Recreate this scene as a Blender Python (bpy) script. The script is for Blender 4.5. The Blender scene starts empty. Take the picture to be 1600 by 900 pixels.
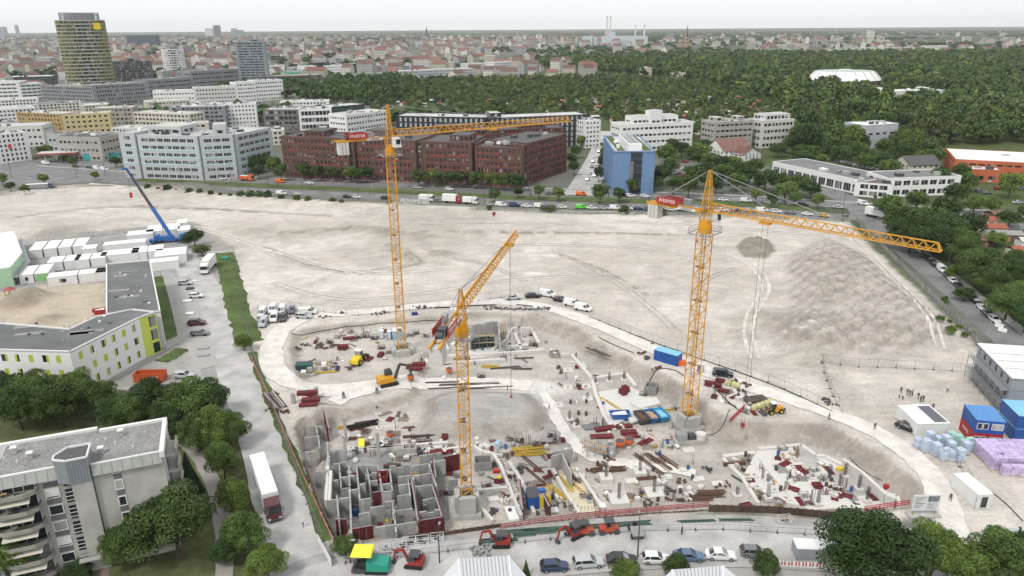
import bpy, bmesh, math, random
import numpy as np
from mathutils import Vector, Matrix
random.seed(7); rng = np.random.default_rng(7)
SC = bpy.context.scene
C = SC.collection
R = math.radians
# ---------------------------------------------------------------- camera, sky, sun, exposure
FPX = 1142.0; CAM_H = 75.0
PITCH = math.atan((450-43)/FPX); ROLL = R(.36)
cam_d = bpy.data.cameras.new('camera'); cam = bpy.data.objects.new('camera', cam_d); C.objects.link(cam)
cam_d.sensor_width = 36; cam_d.lens = 36*FPX/1600; cam_d.clip_start = 1; cam_d.clip_end = 60000
cam.matrix_world = Matrix.Translation((0,0, CAM_H)) @ Matrix.Rotation(math.pi/2-PITCH, 4, 'X') @ Matrix.Rotation(-ROLL, 4, 'Z')
SC.camera = cam
SUN_EL, SUN_AZ = 52,215          # degrees; azimuth clockwise from +Y
world = bpy.data.worlds.new('World'); SC.world = world; world.use_nodes = True
wn = world.node_tree.nodes; wl = world.node_tree.links; wn.clear()
wo = wn.new('ShaderNodeOutputWorld'); wb = wn.new('ShaderNodeBackground'); wb.inputs['Strength'].default_value = .1
sky = wn.new('ShaderNodeTexSky'); sky.sky_type = 'NISHITA'; sky.sun_disc = False
sky.sun_elevation = R(SUN_EL); sky.sun_rotation = R(SUN_AZ); sky.altitude = 500; sky.dust_density = 3
mx = wn.new('ShaderNodeMix'); mx.data_type = 'RGBA'; mx.inputs['Factor'].default_value = .88
mx.inputs['B'].default_value = (8.0,8.15,8.35,1)     # closed high cloud
wl.new(sky.outputs['Color'], mx.inputs['A']); wl.new(mx.outputs['Result'], wb.inputs['Color']); wl.new(wb.outputs['Background'], wo.inputs['Surface'])
sun_d = bpy.data.lights.new('sun', 'SUN'); sun_d.energy = 1.5; sun_d.angle = R(10); sun_d.color = (1,.96,.9)
sun = bpy.data.objects.new('sun', sun_d); C.objects.link(sun)
_sd = Vector((math.sin(R(SUN_AZ))*math.cos(R(SUN_EL)), math.cos(R(SUN_AZ))*math.cos(R(SUN_EL)), math.sin(R(SUN_EL))))
sun.rotation_euler = _sd.to_track_quat('Z', 'Y').to_euler()
SC.view_settings.view_transform = 'Standard'; SC.view_settings.look = 'None'; SC.view_settings.gamma = 1
SC.view_settings.use_curve_mapping = False; SC.view_settings.exposure = 0.42
SC.render.engine = 'CYCLES'
cy = SC.cycles; cy.use_denoising = True; cy.max_bounces = 5; cy.diffuse_bounces = 1; cy.glossy_bounces = 2
cy.transparent_max_bounces = 4; cy.volume_bounces = 1; cy.use_adaptive_sampling = True; cy.adaptive_threshold = .02; cy.caustics_reflective = False; cy.caustics_refractive = False
# ---------------------------------------------------------------- picture point -> place on a level plane
_c, _s = math.cos(ROLL), math.sin(ROLL); _cp, _sp = math.cos(PITCH), math.sin(PITCH)
def ray(px, py):
    x, y = px-800., py-450.
    x, y = _c*x-_s*y, _s*x+_c*y
    return (x/FPX, _cp-y/FPX*_sp, -_sp-y/FPX*_cp)
def G(px, py, z=0.):
    d = ray(px, py); t = (z-CAM_H)/d[2]
    return Vector((d[0]*t, d[1]*t, z))
def HT(px, py, top, z=0.):                  # height of an upright standing at (px,py) whose top shows at row top
    p = G(px, py, z); d = ray(px, top); return CAM_H+d[2]*p.y/d[1]-z
def GP(pts, z=0.): return [G(a, b, z) for a, b in pts]
ORD = 'first second third fourth fifth sixth seventh eighth ninth tenth eleventh twelfth thirteenth fourteenth fifteenth sixteenth seventeenth eighteenth nineteenth twentieth'.split()
ORD += ['twenty-'+o for o in ORD[:9]]+['thirtieth']+['thirty-'+o for o in ORD[:9]]+['fortieth']+['forty-'+o for o in ORD[:9]]
# ---------------------------------------------------------------- materials
MATS = {}
def M(name, col=(.5,.5,.5), rough=.75, var=.12, scale=3., metal=0., bump=0., spec=.4, var2=0., scale2=.3, coat=0., objvar=0.):
    if name in MATS: return MATS[name]
    m = bpy.data.materials.new(name); m.use_nodes = True; nt = m.node_tree; n = nt.nodes; l = nt.links
    b = n['Principled BSDF']; b.inputs['Roughness'].default_value = rough; b.inputs['Metallic'].default_value = metal
    b.inputs['Specular IOR Level'].default_value = spec; b.inputs['Coat Weight'].default_value = coat
    col = tuple(col[:3])
    tc = n.new('ShaderNodeTexCoord'); g = n.new('ShaderNodeNewGeometry')
    nz = n.new('ShaderNodeTexNoise'); nz.inputs['Scale'].default_value = scale; nz.inputs['Detail'].default_value = 5; nz.inputs['Roughness'].default_value = .65
    l.new(g.outputs['Position'], nz.inputs['Vector'])
    mr = n.new('ShaderNodeMapRange'); mr.inputs[1].default_value = .3; mr.inputs[2].default_value = .7; mr.inputs[3].default_value = 1-var; mr.inputs[4].default_value = 1+var*.7
    l.new(nz.outputs['Fac'], mr.inputs[0]); fac = mr.outputs[0]
    def mul(a, bb):
        q = n.new('ShaderNodeMath'); q.operation = 'MULTIPLY'; l.new(a, q.inputs[0]); l.new(bb, q.inputs[1]); return q.outputs[0]
    if var2:
        n2 = n.new('ShaderNodeTexNoise'); n2.inputs['Scale'].default_value = scale2; n2.inputs['Detail'].default_value = 4
        l.new(g.outputs['Position'], n2.inputs['Vector'])
        m2 = n.new('ShaderNodeMapRange'); m2.inputs[1].default_value = .35; m2.inputs[2].default_value = .65; m2.inputs[3].default_value = 1-var2; m2.inputs[4].default_value = 1+var2*.6
        l.new(n2.outputs['Fac'], m2.inputs[0]); fac = mul(fac, m2.outputs[0])
    if objvar:
        oi = n.new('ShaderNodeObjectInfo'); m3 = n.new('ShaderNodeMapRange'); m3.inputs[3].default_value = 1-objvar; m3.inputs[4].default_value = 1+objvar
        l.new(oi.outputs['Random'], m3.inputs[0]); fac = mul(fac, m3.outputs[0])
    vm = n.new('ShaderNodeVectorMath'); vm.operation = 'SCALE'; vm.inputs[0].default_value = col; l.new(fac, vm.inputs['Scale']); l.new(vm.outputs['Vector'], b.inputs['Base Color'])
    if bump:
        bp = n.new('ShaderNodeBump'); bp.inputs['Strength'].default_value = bump; bp.inputs['Distance'].default_value = .05; l.new(nz.outputs['Fac'], bp.inputs['Height']); l.new(bp.outputs['Normal'], b.inputs['Normal'])
    MATS[name] = m; return m
def hexl(h):                                # sRGB hex -> linear
    v = [int(h[i:i+2],16)/255 for i in (0,2,4)]
    return tuple((c/12.92 if c <= .04045 else ((c+.055)/1.055)**2.4) for c in v)
white = M('white_paint',(.78,.78,.76),.5,.06,1.5)
offwhite = M('pale_render',(.62,.61,.57),.85,.08,1.2)
concrete = M('concrete',(.42,.41,.385),.9,.14,1.6, var2=.12, scale2=.35)
concrete_d = M('grey_concrete',(.27,.27,.26),.9,.15,1.5, var2=.12)
concrete_w = M('fresh_concrete',(.62,.6,.56),.9,.1,2.)
def GL(name, col, lite, p):
    m = M(name, col, .12,.3,.25, spec=.6); nt = m.node_tree; n = nt.nodes; l = nt.links; b = n['Principled BSDF']; src = b.inputs['Base Color'].links[0].from_socket
    g = n.new('ShaderNodeNewGeometry'); sn = n.new('ShaderNodeVectorMath'); sn.operation = 'SNAP'; sn.inputs[1].default_value = (2.3,2.3,3.1); l.new(g.outputs['Position'], sn.inputs[0]); wnz = n.new('ShaderNodeTexWhiteNoise'); l.new(sn.outputs['Vector'], wnz.inputs['Vector'])
    gt = n.new('ShaderNodeMapRange'); gt.inputs[1].default_value = 1-p; gt.inputs[2].default_value = 1; l.new(wnz.outputs['Value'], gt.inputs[0]); mx2 = n.new('ShaderNodeMix'); mx2.data_type = 'RGBA'; mx2.inputs['B'].default_value = (*lite, 1); l.new(gt.outputs[0], mx2.inputs['Factor']); l.new(src, mx2.inputs['A']); l.new(mx2.outputs['Result'], b.inputs['Base Color']); return m
glass = GL('window_glass',(.022,.027,.032),(.4,.4,.38),.3)        # some panes have blinds drawn
glass_b = GL('blue_glass',(.05,.075,.095),(.3,.33,.35),.3)
black = M('black_rubber',(.02,.02,.022),.7,.2,4)
dark_metal = M('dark_steel',(.07,.07,.075),.5,.2,3)
steel = M('galvanised_steel',(.38,.39,.4),.45,.15,3, metal=.5)
rust = M('rusty_steel',(.13,.07,.045),.9,.35,3)
red_form = M('red_formwork',(.16,.026,.03),.65,.3,2)
yellow_crane = M('crane_yellow', hexl('d89c34'),.5,.12,1.5)
timber = M('timber',(.42,.29,.15),.8,.25,2)
plank_y = M('yellow_formwork_board',(.55,.37,.06),.7,.2,2)
blue_p = M('blue_paint',(.03,.13,.38),.45,.1,2)
red_p = M('red_paint',(.45,.03,.03),.5,.12,2)
orange_p = M('orange_paint',(.65,.13,.03),.5,.12,2)
green_p = M('green_paint',(.02,.28,.2),.5,.1,2)
yellow_p = M('yellow_paint',(.75,.55,.03),.5,.1,2)
roof_grey = M('grey_roof_felt',(.19,.19,.19),.95,.12,.5, var2=.15, scale2=.1)
roof_gravel = M('roof_gravel',(.28,.275,.268),1,.5,3.5, var2=.15, scale2=.3)
roof_light = M('light_roof',(.5,.5,.48),.9,.12,.3, var2=.15, scale2=.08)
roof_dark = M('dark_roof',(.1,.1,.1),.9,.15,.5)
roof_red = M('red_roof_tiles',(.185,.1,.08),.9,.25,.6, objvar=.3)
asphalt = M('asphalt',(.2,.2,.197),.95,.14,3, var2=.22, scale2=.15)
asphalt_l = M('worn_dusty_asphalt',(.46,.448,.43),.95,.14,3, var2=.2, scale2=.22)
paving = M('paving',(.36,.35,.33),.95,.1,4, var2=.1)
line_white = M('road_marking',(.7,.7,.68),.8,.2,3)
track_white = M('chalky_gravel_track',(.68,.65,.6),1,.1,2, var2=.14, scale2=.4)
gravel_g = M('grey_gravel',(.4,.385,.36),1,.2,5, bump=.6)
grass = M('short_grass',(.085,.125,.035),1,.35,.6, var2=.3, scale2=.12, bump=.5)
scrub_leaf = None
# ---------------------------------------------------------------- meshes and objects
class MB:
    def __init__(s): s.v = []; s.f = []; s.m = []
    def add(s, vs, fs, m=0):
        o = len(s.v); s.v += [tuple(v) for v in vs]; s.f += [tuple(i+o for i in f) for f in fs]; s.m += [m]*len(fs); return s
    def hexa(s, q, m=0):                    # 8 corners: bottom 4 ccw, top 4 ccw
        return s.add(q, [(3,2,1,0),(4,5,6,7),(0,1,5,4),(1,2,6,5),(2,3,7,6),(3,0,4,7)], m)
    def box(s, x0, y0, z0, x1, y1, z1, m=0):
        return s.hexa([(x0, y0, z0),(x1, y0, z0),(x1, y1, z0),(x0, y1, z0),(x0, y0, z1),(x1, y0, z1),(x1, y1, z1),(x0, y1, z1)], m)
    def cbox(s, c, d, rz=0, m=0, tilt=0):   # centre of the underside, size
        ca, sa = math.cos(rz), math.sin(rz); q = []
        for z in (0, d[2]):
            for a, b in ((-1,-1),(1,-1),(1,1),(-1,1)):
                x, y = a*d[0]/2, b*d[1]/2; q.append((c[0]+x*ca-y*sa, c[1]+x*sa+y*ca, c[2]+z+x*tilt))
        return s.hexa(q, m)
    def beam(s, p, q, w, h=None, m=0):
        p, q = Vector(p), Vector(q); d = q-p
        if d.length < 1e-6: return s
        d.normalize(); u = Vector((0,0,1)) if abs(d.z) < .95 else Vector((1,0,0))
        a = d.cross(u).normalized()*(w/2); b = a.cross(d).normalized()*((h or w)/2)
        return s.add([p-a-b, p+a-b, p+a+b, p-a+b, q-a-b, q+a-b, q+a+b, q-a+b],[(0,1,2,3),(7,6,5,4),(0,4,5,1),(1,5,6,2),(2,6,7,3),(3,7,4,0)], m)
    def tube(s, pts, r, n=6, m=0, cap=True):
        pts = [Vector(p) for p in pts]; rings = []; rr = r if isinstance(r, (list, tuple)) else [r]*len(pts)
        for i, p in enumerate(pts):
            d = (pts[min(i+1, len(pts)-1)]-pts[max(i-1,0)]).normalized(); u = Vector((0,0,1)) if abs(d.z) < .9 else Vector((1,0,0))
            a = d.cross(u).normalized(); b = a.cross(d)
            rings.append([p+(a*math.cos(2*math.pi*k/n)+b*math.sin(2*math.pi*k/n))*rr[i] for k in range(n)])
        vs = [v for g in rings for v in g]; fs = []
        for i in range(len(pts)-1):
            for k in range(n): fs.append((i*n+k, i*n+(k+1) % n, (i+1)*n+(k+1) % n, (i+1)*n+k))
        if cap: fs += [tuple(range(n))[::-1], tuple(range((len(pts)-1)*n, len(pts)*n))]
        return s.add(vs, fs, m)
    def cyl(s, c, r, h, n=12, m=0, r2=None):
        r2 = r if r2 is None else r2
        vs = [(c[0]+r*math.cos(2*math.pi*k/n), c[1]+r*math.sin(2*math.pi*k/n), c[2]) for k in range(n)]+[(c[0]+r2*math.cos(2*math.pi*k/n), c[1]+r2*math.sin(2*math.pi*k/n), c[2]+h) for k in range(n)]
        return s.add(vs, [tuple(range(n))[::-1], tuple(range(n, 2*n))]+[(k, (k+1) % n, n+(k+1) % n, n+k) for k in range(n)], m)
    def prism(s, poly, z0, z1, m=0):
        n = len(poly); a = sum(poly[i][0]*poly[(i+1) % n][1]-poly[(i+1) % n][0]*poly[i][1] for i in range(n))
        if a < 0: poly = poly[::-1]
        vs = [(p[0], p[1], z0) for p in poly]+[(p[0], p[1], z1) for p in poly]
        return s.add(vs, [tuple(range(n))[::-1], tuple(range(n, 2*n))]+[(k, (k+1) % n, n+(k+1) % n, n+k) for k in range(n)], m)
    def quad(s, a, b, c, d, m=0): return s.add([a, b, c, d],[(0,1,2,3)], m)
    def mesh(s, name, mats):
        me = bpy.data.meshes.new(name); me.from_pydata(s.v, [], s.f)
        for t in (mats if isinstance(mats, (list, tuple)) else [mats]): me.materials.append(t)
        if any(s.m): me.polygons.foreach_set('material_index', s.m)
        me.update(); return me
    def build(s, name, mats, parent=None, loc=(0,0,0), rz=0, **tags):
        return obj(name, s.mesh(name, mats), parent, loc, rz, **tags)
def obj(name, me, parent=None, loc=(0,0,0), rz=0, **tags):
    o = bpy.data.objects.new(name, me); C.objects.link(o); o.location = loc
    if rz: o.rotation_euler = (0,0, rz)
    if parent is not None: o.parent = parent
    tag(o, **tags); return o
def tag(o, label=None, cat=None, group=None, kind=None):
    if label: o['label'] = label
    if cat: o['category'] = cat
    if group: o['group'] = group
    if kind: o['kind'] = kind
    return o
def thing(name, label, cat, loc=(0,0,0), rz=0, group=None):
    o = bpy.data.objects.new(name, None); C.objects.link(o); o.location = loc; o.rotation_euler = (0,0, rz); o.empty_display_size = .3
    return tag(o, label, cat, group)
def copy_tree(o, parent=None):
    c = o.copy(); C.objects.link(c); c.parent = parent
    for ch in o.children: copy_tree(ch, c)
    return c
def setmat(o, m, slot=0):
    o.material_slots[slot].link = 'OBJECT'; o.material_slots[slot].material = m
LABELS = {}
# ---------------------------------------------------------------- the ground: one sheet to the horizon, with the pit and the heaps
def vnoise(x, y, cell, seed):
    r = np.random.default_rng(seed).random((257,257)); u = x/cell; v = y/cell
    i = np.floor(u).astype(int); j = np.floor(v).astype(int); a = u-i; b = v-j; a = a*a*(3-2*a); b = b*b*(3-2*b)
    g = lambda p, q: r[p % 257, q % 257]
    return (g(i, j)*(1-a)+g(i+1, j)*a)*(1-b)+(g(i, j+1)*(1-a)+g(i+1, j+1)*a)*b
def fbm(x, y, cell, seed, o=4):
    s = 0; w = 1; t = 0
    for k in range(o): s = s+w*vnoise(x, y, cell/2**k, seed+k); t += w; w *= .5
    return s/t
def inside(x, y, poly):
    c = np.zeros(np.shape(x), bool); n = len(poly)
    for i in range(n):
        x1, y1 = poly[i][0], poly[i][1]; x2, y2 = poly[(i+1) % n][0], poly[(i+1) % n][1]
        if y1 == y2: continue
        c ^= ((y1 > y) != (y2 > y)) & (x < (x2-x1)*(y-y1)/(y2-y1)+x1)
    return c
def edge_dist(x, y, poly, closed=True):
    d = np.full(np.shape(x),1e9); n = len(poly)
    for i in range(n if closed else n-1):
        ax, ay = poly[i][0], poly[i][1]; bx, by = poly[(i+1) % n][0], poly[(i+1) % n][1]; dx, dy = bx-ax, by-ay
        t = np.clip(((x-ax)*dx+(y-ay)*dy)/(dx*dx+dy*dy+1e-9),0,1); d = np.minimum(d, np.hypot(x-ax-t*dx, y-ay-t*dy))
    return d
def sdist(x, y, poly): return edge_dist(x, y, poly)*np.where(inside(x, y, poly),1,-1)
def sstep(a, b, v): t = np.clip((v-a)/(b-a),0,1); return t*t*(3-2*t)
YARD = GP([(455,515),(560,501),(690,491),(760,485),(840,490),(885,502),(700,640),(560,640),(485,632),(462,600),(448,545)])
PIT = GP([(800,486),(850,490),(900,508),(950,537),(1010,564),(1075,600),(1105,628),(1150,655),(1290,660),(1340,682),(1400,716),(1448,760),(1466,797),(1300,803),(1100,796),(1000,802),(850,815),(700,834),(533,858),(500,790),(472,715),(462,665),(490,635),(620,600),(640,545),(690,508),(740,492)])
VERT = GP([(1300,803),(1100,796),(1000,802),(850,815),(700,834),(533,858),(500,790),(472,715),(462,665)])   # shored sides: steep
ZP = -3.0
HEAP = GP([(652,668),(660,615),(700,600),(830,602),(862,640),(840,662),(740,680)], ZP+2)
SITE = GP([(0,300),(120,291),(250,296),(450,313),(620,321),(800,329),(1050,334),(1200,338),(1322,346),(1535,552),(1600,625),(1700,700),(1700,850),(1500,845),(1440,812),(1300,808),(1100,800),(850,822),(700,842),(525,868),(385,560),(368,440),(362,385),(300,346),(0,378),(-150,390),(-150,320)])
SPOIL = GP([(1225,400),(1290,372),(1345,395),(1400,440),(1455,480),(1500,520),(1440,555),(1330,560),(1200,545),(1190,510),(1235,480)])
LUMP = GP([(1150,385),(1165,372),(1200,375),(1212,392),(1195,406),(1160,402)])
BLOB = [((690,399),4.5,1.9),((500,366),9,.9),((440,372),7,.8),((585,360),6,1.2),((612,385),4,.8),((395,362),6,1.0),((640,405),4,.6),
        ((1190,500),8,1.6),((1270,560),7,1.8),((1160,530),5,1.0),((1250,520),7,1.4),((105,362),9,2.4),((70,368),5,1.6),((30,473),6,3.0),((60,466),4.5,2.0),((75,500),4,.8),
        ((1150,672),4,1.2),((690,345),30,.5),((250,300),20,.8),((1060,715),5.5,1.4),((715,563),0.1,0)]
TRACKC = [(482,494),(452,506),(432,523),(423,545),(424,568),(440,590),(475,602),(540,600),(600,590),(660,582),(760,580),(830,585)]
def height(x, y):
    x = np.asarray(x, float); y = np.asarray(y, float)
    site = sstep(0,6, sdist(x, y, SITE))
    z = site*((fbm(x, y, 26,3)-.5)*.7+(fbm(x, y, 5,9)-.5)*.22)
    # tyre-worn ridges and a low bank along the main road
    for pts, hh, w in (([(0,300),(120,292),(250,297),(450,315),(620,322)],1.1,5.),([(620,322),(800,331),(1050,337),(1320,348)],.7,4.),([(1340,366),(1400,420),(1530,550)],.5,4.),([(440,365),(500,361),(545,359)],.9,2.),([(632,390),(645,405),(655,412)],.8,1.4),([(660,363),(780,362),(960,365),(1080,367)],.5,1.8),([(200,320),(300,326),(400,331)],.5,2.5),([(540,428),(600,420),(650,412)],.35,1.2),([(410,385),(470,412),(540,428)],.35,1.4)):
        d = edge_dist(x, y, GP(pts), False); z = z+hh*np.exp(-(d/w)**2)*(.55+.9*fbm(x, y, 4,21))
    sp = sdist(x, y, SPOIL)
    u = x*.8+y*.6; v = -x*.6+y*.8
    cell = 5.6; ci = np.floor(v/cell*1.25); uu = u/cell+.5*(ci % 2)+.25*vnoise(u, v, 9,5); fu = uu-np.floor(uu)-.5; fv = v/cell*1.25-ci-.5
    tips = np.clip(1-(fu*1.75)**2-(fv*1.6)**2,0,1)**.8
    z = z+sstep(-2,9, sp)*(.8+1.5*tips*(.3+1.2*fbm(x, y, 11,30))+.9*fbm(x, y, 30,12)+.35*fbm(x, y, 3,15))
    lp = sstep(-1,5, sdist(x, y, LUMP)); z = z+lp*(.6+3.4*fbm(x, y, 2.6,33,3)**1.5)
    for (p, r, hh) in BLOB:
        c = G(*p); d = np.hypot(x-c.x, y-c.y)/r; z = z+hh*np.exp(-d*d*1.4)*(.7+.6*fbm(x, y, 3,40))
    tk = sstep(7,3, edge_dist(x, y, GP(TRACKC[:5]), False)); z = z*(1-tk)
    nz = (fbm(x, y, 6,50)-.5)
    yd = sdist(x, y, YARD)+nz*1.2; zy = -1.5*sstep(-.5,3.5, yd)
    pd = sdist(x, y, PIT); vd = edge_dist(x, y, VERT, False); wd = np.where(vd < 3,.8,5.5)
    pn = np.where(vd < 3,0, nz*2.2)
    zp = ZP*sstep(0,1,(pd+pn)/wd)
    inn = np.minimum(zy, zp); k = sstep(-1,2, np.maximum(yd, pd)); z = z*(1-k)+inn+k*((fbm(x, y, 3,60)-.5)*.22)
    hp = sstep(-1,5, sdist(x, y, HEAP)); z = z+hp*(1.9+.5*fbm(x, y, 8,70))*k
    return z
_hx = np.arange(-240,241,.5); _hy = np.arange(80,381,.5); _hg = height(*np.meshgrid(_hx, _hy))
def HZ(x, y):
    u, v = min(max((x+240)*2,0), len(_hx)-1.01), min(max((y-80)*2,0), len(_hy)-1.01); i, j = int(u), int(v); a, b = u-i, v-j
    return float((_hg[j, i]*(1-a)+_hg[j, i+1]*a)*(1-b)+(_hg[j+1, i]*(1-a)+_hg[j+1, i+1]*a)*b)
def GZ(px, py):                              # place on the shaped ground seen at a picture point
    p = G(px, py)
    for _ in range(4): p = G(px, py, HZ(p.x, p.y))
    return p
_far = lambda a, n, k: a*np.cumsum(k**np.arange(n))
_xd = np.arange(-165,170.1,.8); _yd = np.arange(82,352,.8)
gx = np.concatenate([(-165-_far(4,34,1.23))[::-1], _xd, _xd[-1]+_far(4,34,1.23)])
gy = np.concatenate([np.array([-12000,-3000,-800,-200,-60,0,30,50,62,70,76,79.5]), _yd, _yd[-1]+_far(3,38,1.22)])
GX, GY = np.meshgrid(gx, gy); nx, ny = len(gx), len(gy)
_loc = (np.abs(GX) < 240) & (GY > 80) & (GY < 380)
GZV = np.zeros_like(GX); GZV[_loc] = height(GX[_loc], GY[_loc])
vv = np.stack([GX, GY, GZV],-1).reshape(-1,3)
idx = np.arange(nx*ny).reshape(ny, nx)
ff = np.stack([idx[:-1, :-1], idx[:-1,1:], idx[1:, 1:], idx[1:, :-1]],-1).reshape(-1,4)
me = bpy.data.meshes.new('ground'); me.vertices.add(len(vv)); me.vertices.foreach_set('co', vv.ravel())
me.loops.add(ff.size); me.loops.foreach_set('vertex_index', ff.ravel().astype(np.int32))
me.polygons.add(len(ff)); me.polygons.foreach_set('loop_start', np.arange(0, ff.size, 4, dtype=np.int32))
me.polygons.foreach_set('use_smooth', np.ones(len(ff), bool)); me.update(calc_edges=True)
col = np.zeros((len(vv),4)); col[:, 3] = 1
X, Y, Z = vv.T
def paint(mask, c, a=1.):
    mask = mask[:, None]*a; col[:, :3] = col[:, :3]*(1-mask)+np.array(c)*mask
col[:, :3] = (.17,.175,.15)                                            # town: yards, streets
paint(sstep(.45,.6, fbm(X, Y, 160,80)),(.06,.085,.035),.7)          # gardens
WOOD = GP([(560,150),(640,128),(800,112),(1000,96),(1600,88),(2200,90),(2200,330),(1480,330),(1200,262),(900,235),(620,190)])
paint(sstep(-10,15, sdist(X, Y, WOOD)),(.085,.115,.045))
paint(sstep(1800,3500, Y)*sstep(.42,.6, fbm(X, Y, 900,83)),(.05,.075,.04),.8)
paint(sstep(4500,9000, Y),(.05,.075,.04),.8)
NEARG = GP([(-300,395),(0,374),(300,342),(365,385),(390,560),(520,870),(560,1000),(-300,1000)])
paint(sstep(-2,2, sdist(X, Y, NEARG)),(.34,.33,.31))
paint(sstep(-2,2, sdist(X, Y, GP([(-60,470),(60,446),(165,440),(165,500),(110,512),(-60,505)]))),(.5,.435,.34))
paint(np.exp(-(np.hypot(X-G(32,475).x, Y-G(32,475).y)/6)**4),(.24,.18,.11),.9)
paint(np.exp(-(np.hypot(X-G(75,500).x, Y-G(75,500).y)/4)**4),(.3,.22,.14),.8)
GARD = GP([(1395,350),(1600,330),(2000,340),(2000,560),(1600,515)])
paint(sstep(-2,2, sdist(X, Y, GARD)),(.07,.1,.035))
site = sstep(-1,1.5, sdist(X, Y, SITE)+(fbm(X, Y, 4,90)-.5)*3)
t = fbm(X, Y, 22,91)[:, None]
t = np.clip((t-.5)*2.2+.5,0,1); gcol = np.array((.51,.468,.415))*(1-t)+np.array((.63,.585,.53))*t
col[:, :3] = col[:, :3]*(1-site[:, None])+gcol*site[:, None]
paint(site*sstep(-3,3, sdist(X, Y, SPOIL)),(.43,.395,.36),.8)
paint(site*sstep(.55,.68, fbm(X, Y, 12,92)),(.44,.405,.36),.55)
paint(sstep(-1,1, sdist(X, Y, LUMP)),(.22,.21,.17),.95)
_in = np.maximum(sdist(X, Y, PIT), sdist(X, Y, YARD))
paint(sstep(0,1.5, _in),(.5,.465,.42))
paint(sstep(0,1.5, sdist(X, Y, PIT))*sstep(.4,.6, fbm(X, Y, 9,95)),(.42,.395,.36),.8)
paint(sstep(-2,1, sdist(X, Y, HEAP)),(.39,.375,.35))
for pts, w in (([(0,298),(120,289),(250,297),(450,314),(640,322)],3.),([(740,329),(1050,338),(1330,348)],2.),([(1340,362),(1530,548)],1.2)):
    paint(np.exp(-(edge_dist(X, Y, GP(pts), False)/w)**2)*sstep(.35,.6, fbm(X, Y, 5,96)),(.14,.15,.075),.75)
for pts, w in (([(550,356),(600,362),(660,370)],5.),([(440,367),(540,361)],1.6),([(600,380),(655,412)],2.5),([(540,429),(650,413)],.8),([(660,363),(960,366),(1080,368)],1.2),([(200,322),(400,332)],1.6),([(870,395),(950,425),(1010,460)],.9),([(410,385),(470,412),(540,428)],.6)):
    paint(np.exp(-(edge_dist(X, Y, GP(pts), False)/w)**2)*sstep(.3,.55, fbm(X, Y, 3,97)),(.27,.245,.205),.9)
for p, r, hh in BLOB:
    c = G(*p); paint(np.exp(-(np.hypot(X-c.x, Y-c.y)/r)**2*1.2),(.36,.33,.285),.7)
for p, rx in (((857,399),3.2),((837,428),4.),((1262,528),6),((840,590),8)):      # chalk spills
    c = G(*p); paint(np.exp(-(((X-c.x)/rx)**2+((Y-c.y)/(rx*.5))**2)**2),(.72,.7,.66),.8)
_gz0, _gx0 = np.gradient(GZV, gy, gx); slope = np.hypot(_gz0, _gx0).ravel()  # darker with slope: bare soil, plus painted shade that brings out the relief
paint(sstep(.22,.6, slope)*sstep(-1,2, sdist(X, Y, SITE)),(.34,.305,.26),.75)
paint(sstep(.15,.4, slope)*sstep(.45,.6, fbm(X, Y, 2.5,98))*sstep(-1,2, sdist(X, Y, SITE)),(.27,.245,.215),.5)
ca = me.color_attributes.new('surface', 'FLOAT_COLOR', 'POINT'); ca.data.foreach_set('color', col.ravel())
gm = bpy.data.materials.new('gravel_and_soil'); gm.use_nodes = True; n = gm.node_tree.nodes; l = gm.node_tree.links; b = n['Principled BSDF']
b.inputs['Roughness'].default_value = 1; b.inputs['Specular IOR Level'].default_value = .1
at = n.new('ShaderNodeVertexColor'); at.layer_name = 'surface'; geo = n.new('ShaderNodeNewGeometry')
def nfac(scale, lo, hi, a, bb, det=4, stretch=None):
    nz = n.new('ShaderNodeTexNoise'); nz.inputs['Scale'].default_value = scale; nz.inputs['Detail'].default_value = det; nz.inputs['Roughness'].default_value = .7
    if stretch:
        mp = n.new('ShaderNodeMapping'); mp.inputs['Rotation'].default_value = (0,0, stretch[0]); mp.inputs['Scale'].default_value = stretch[1]; l.new(geo.outputs['Position'], mp.inputs['Vector']); l.new(mp.outputs['Vector'], nz.inputs['Vector'])
    else: l.new(geo.outputs['Position'], nz.inputs['Vector'])
    mr = n.new('ShaderNodeMapRange'); mr.inputs[1].default_value = lo; mr.inputs[2].default_value = hi; mr.inputs[3].default_value = a; mr.inputs[4].default_value = bb
    l.new(nz.outputs['Fac'], mr.inputs[0]); return mr.outputs[0], nz.outputs['Fac']
f1, h1 = nfac(1.3,.3,.7,.78,1.15,9); f2, h2 = nfac(.13,.35,.65,.86,1.1,6); f3, _ = nfac(.35,.38,.62,.93,1.05,6,(.25,(.5,1.3,1))); f4, _ = nfac(.3,.4,.6,.94,1.05,6,(-.9,(.5,1.3,1)))
cur = at.outputs['Color']
for fct in (f1, f2, f3, f4):
    vm = n.new('ShaderNodeVectorMath'); vm.operation = 'SCALE'; l.new(cur, vm.inputs[0]); l.new(fct, vm.inputs['Scale']); cur = vm.outputs['Vector']
l.new(cur, b.inputs['Base Color'])
bp = n.new('ShaderNodeBump'); bp.inputs['Strength'].default_value = .8; bp.inputs['Distance'].default_value = .12; l.new(h1, bp.inputs['Height']); l.new(bp.outputs['Normal'], b.inputs['Normal'])
me.materials.append(gm); obj('ground', me, kind='structure')
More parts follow.
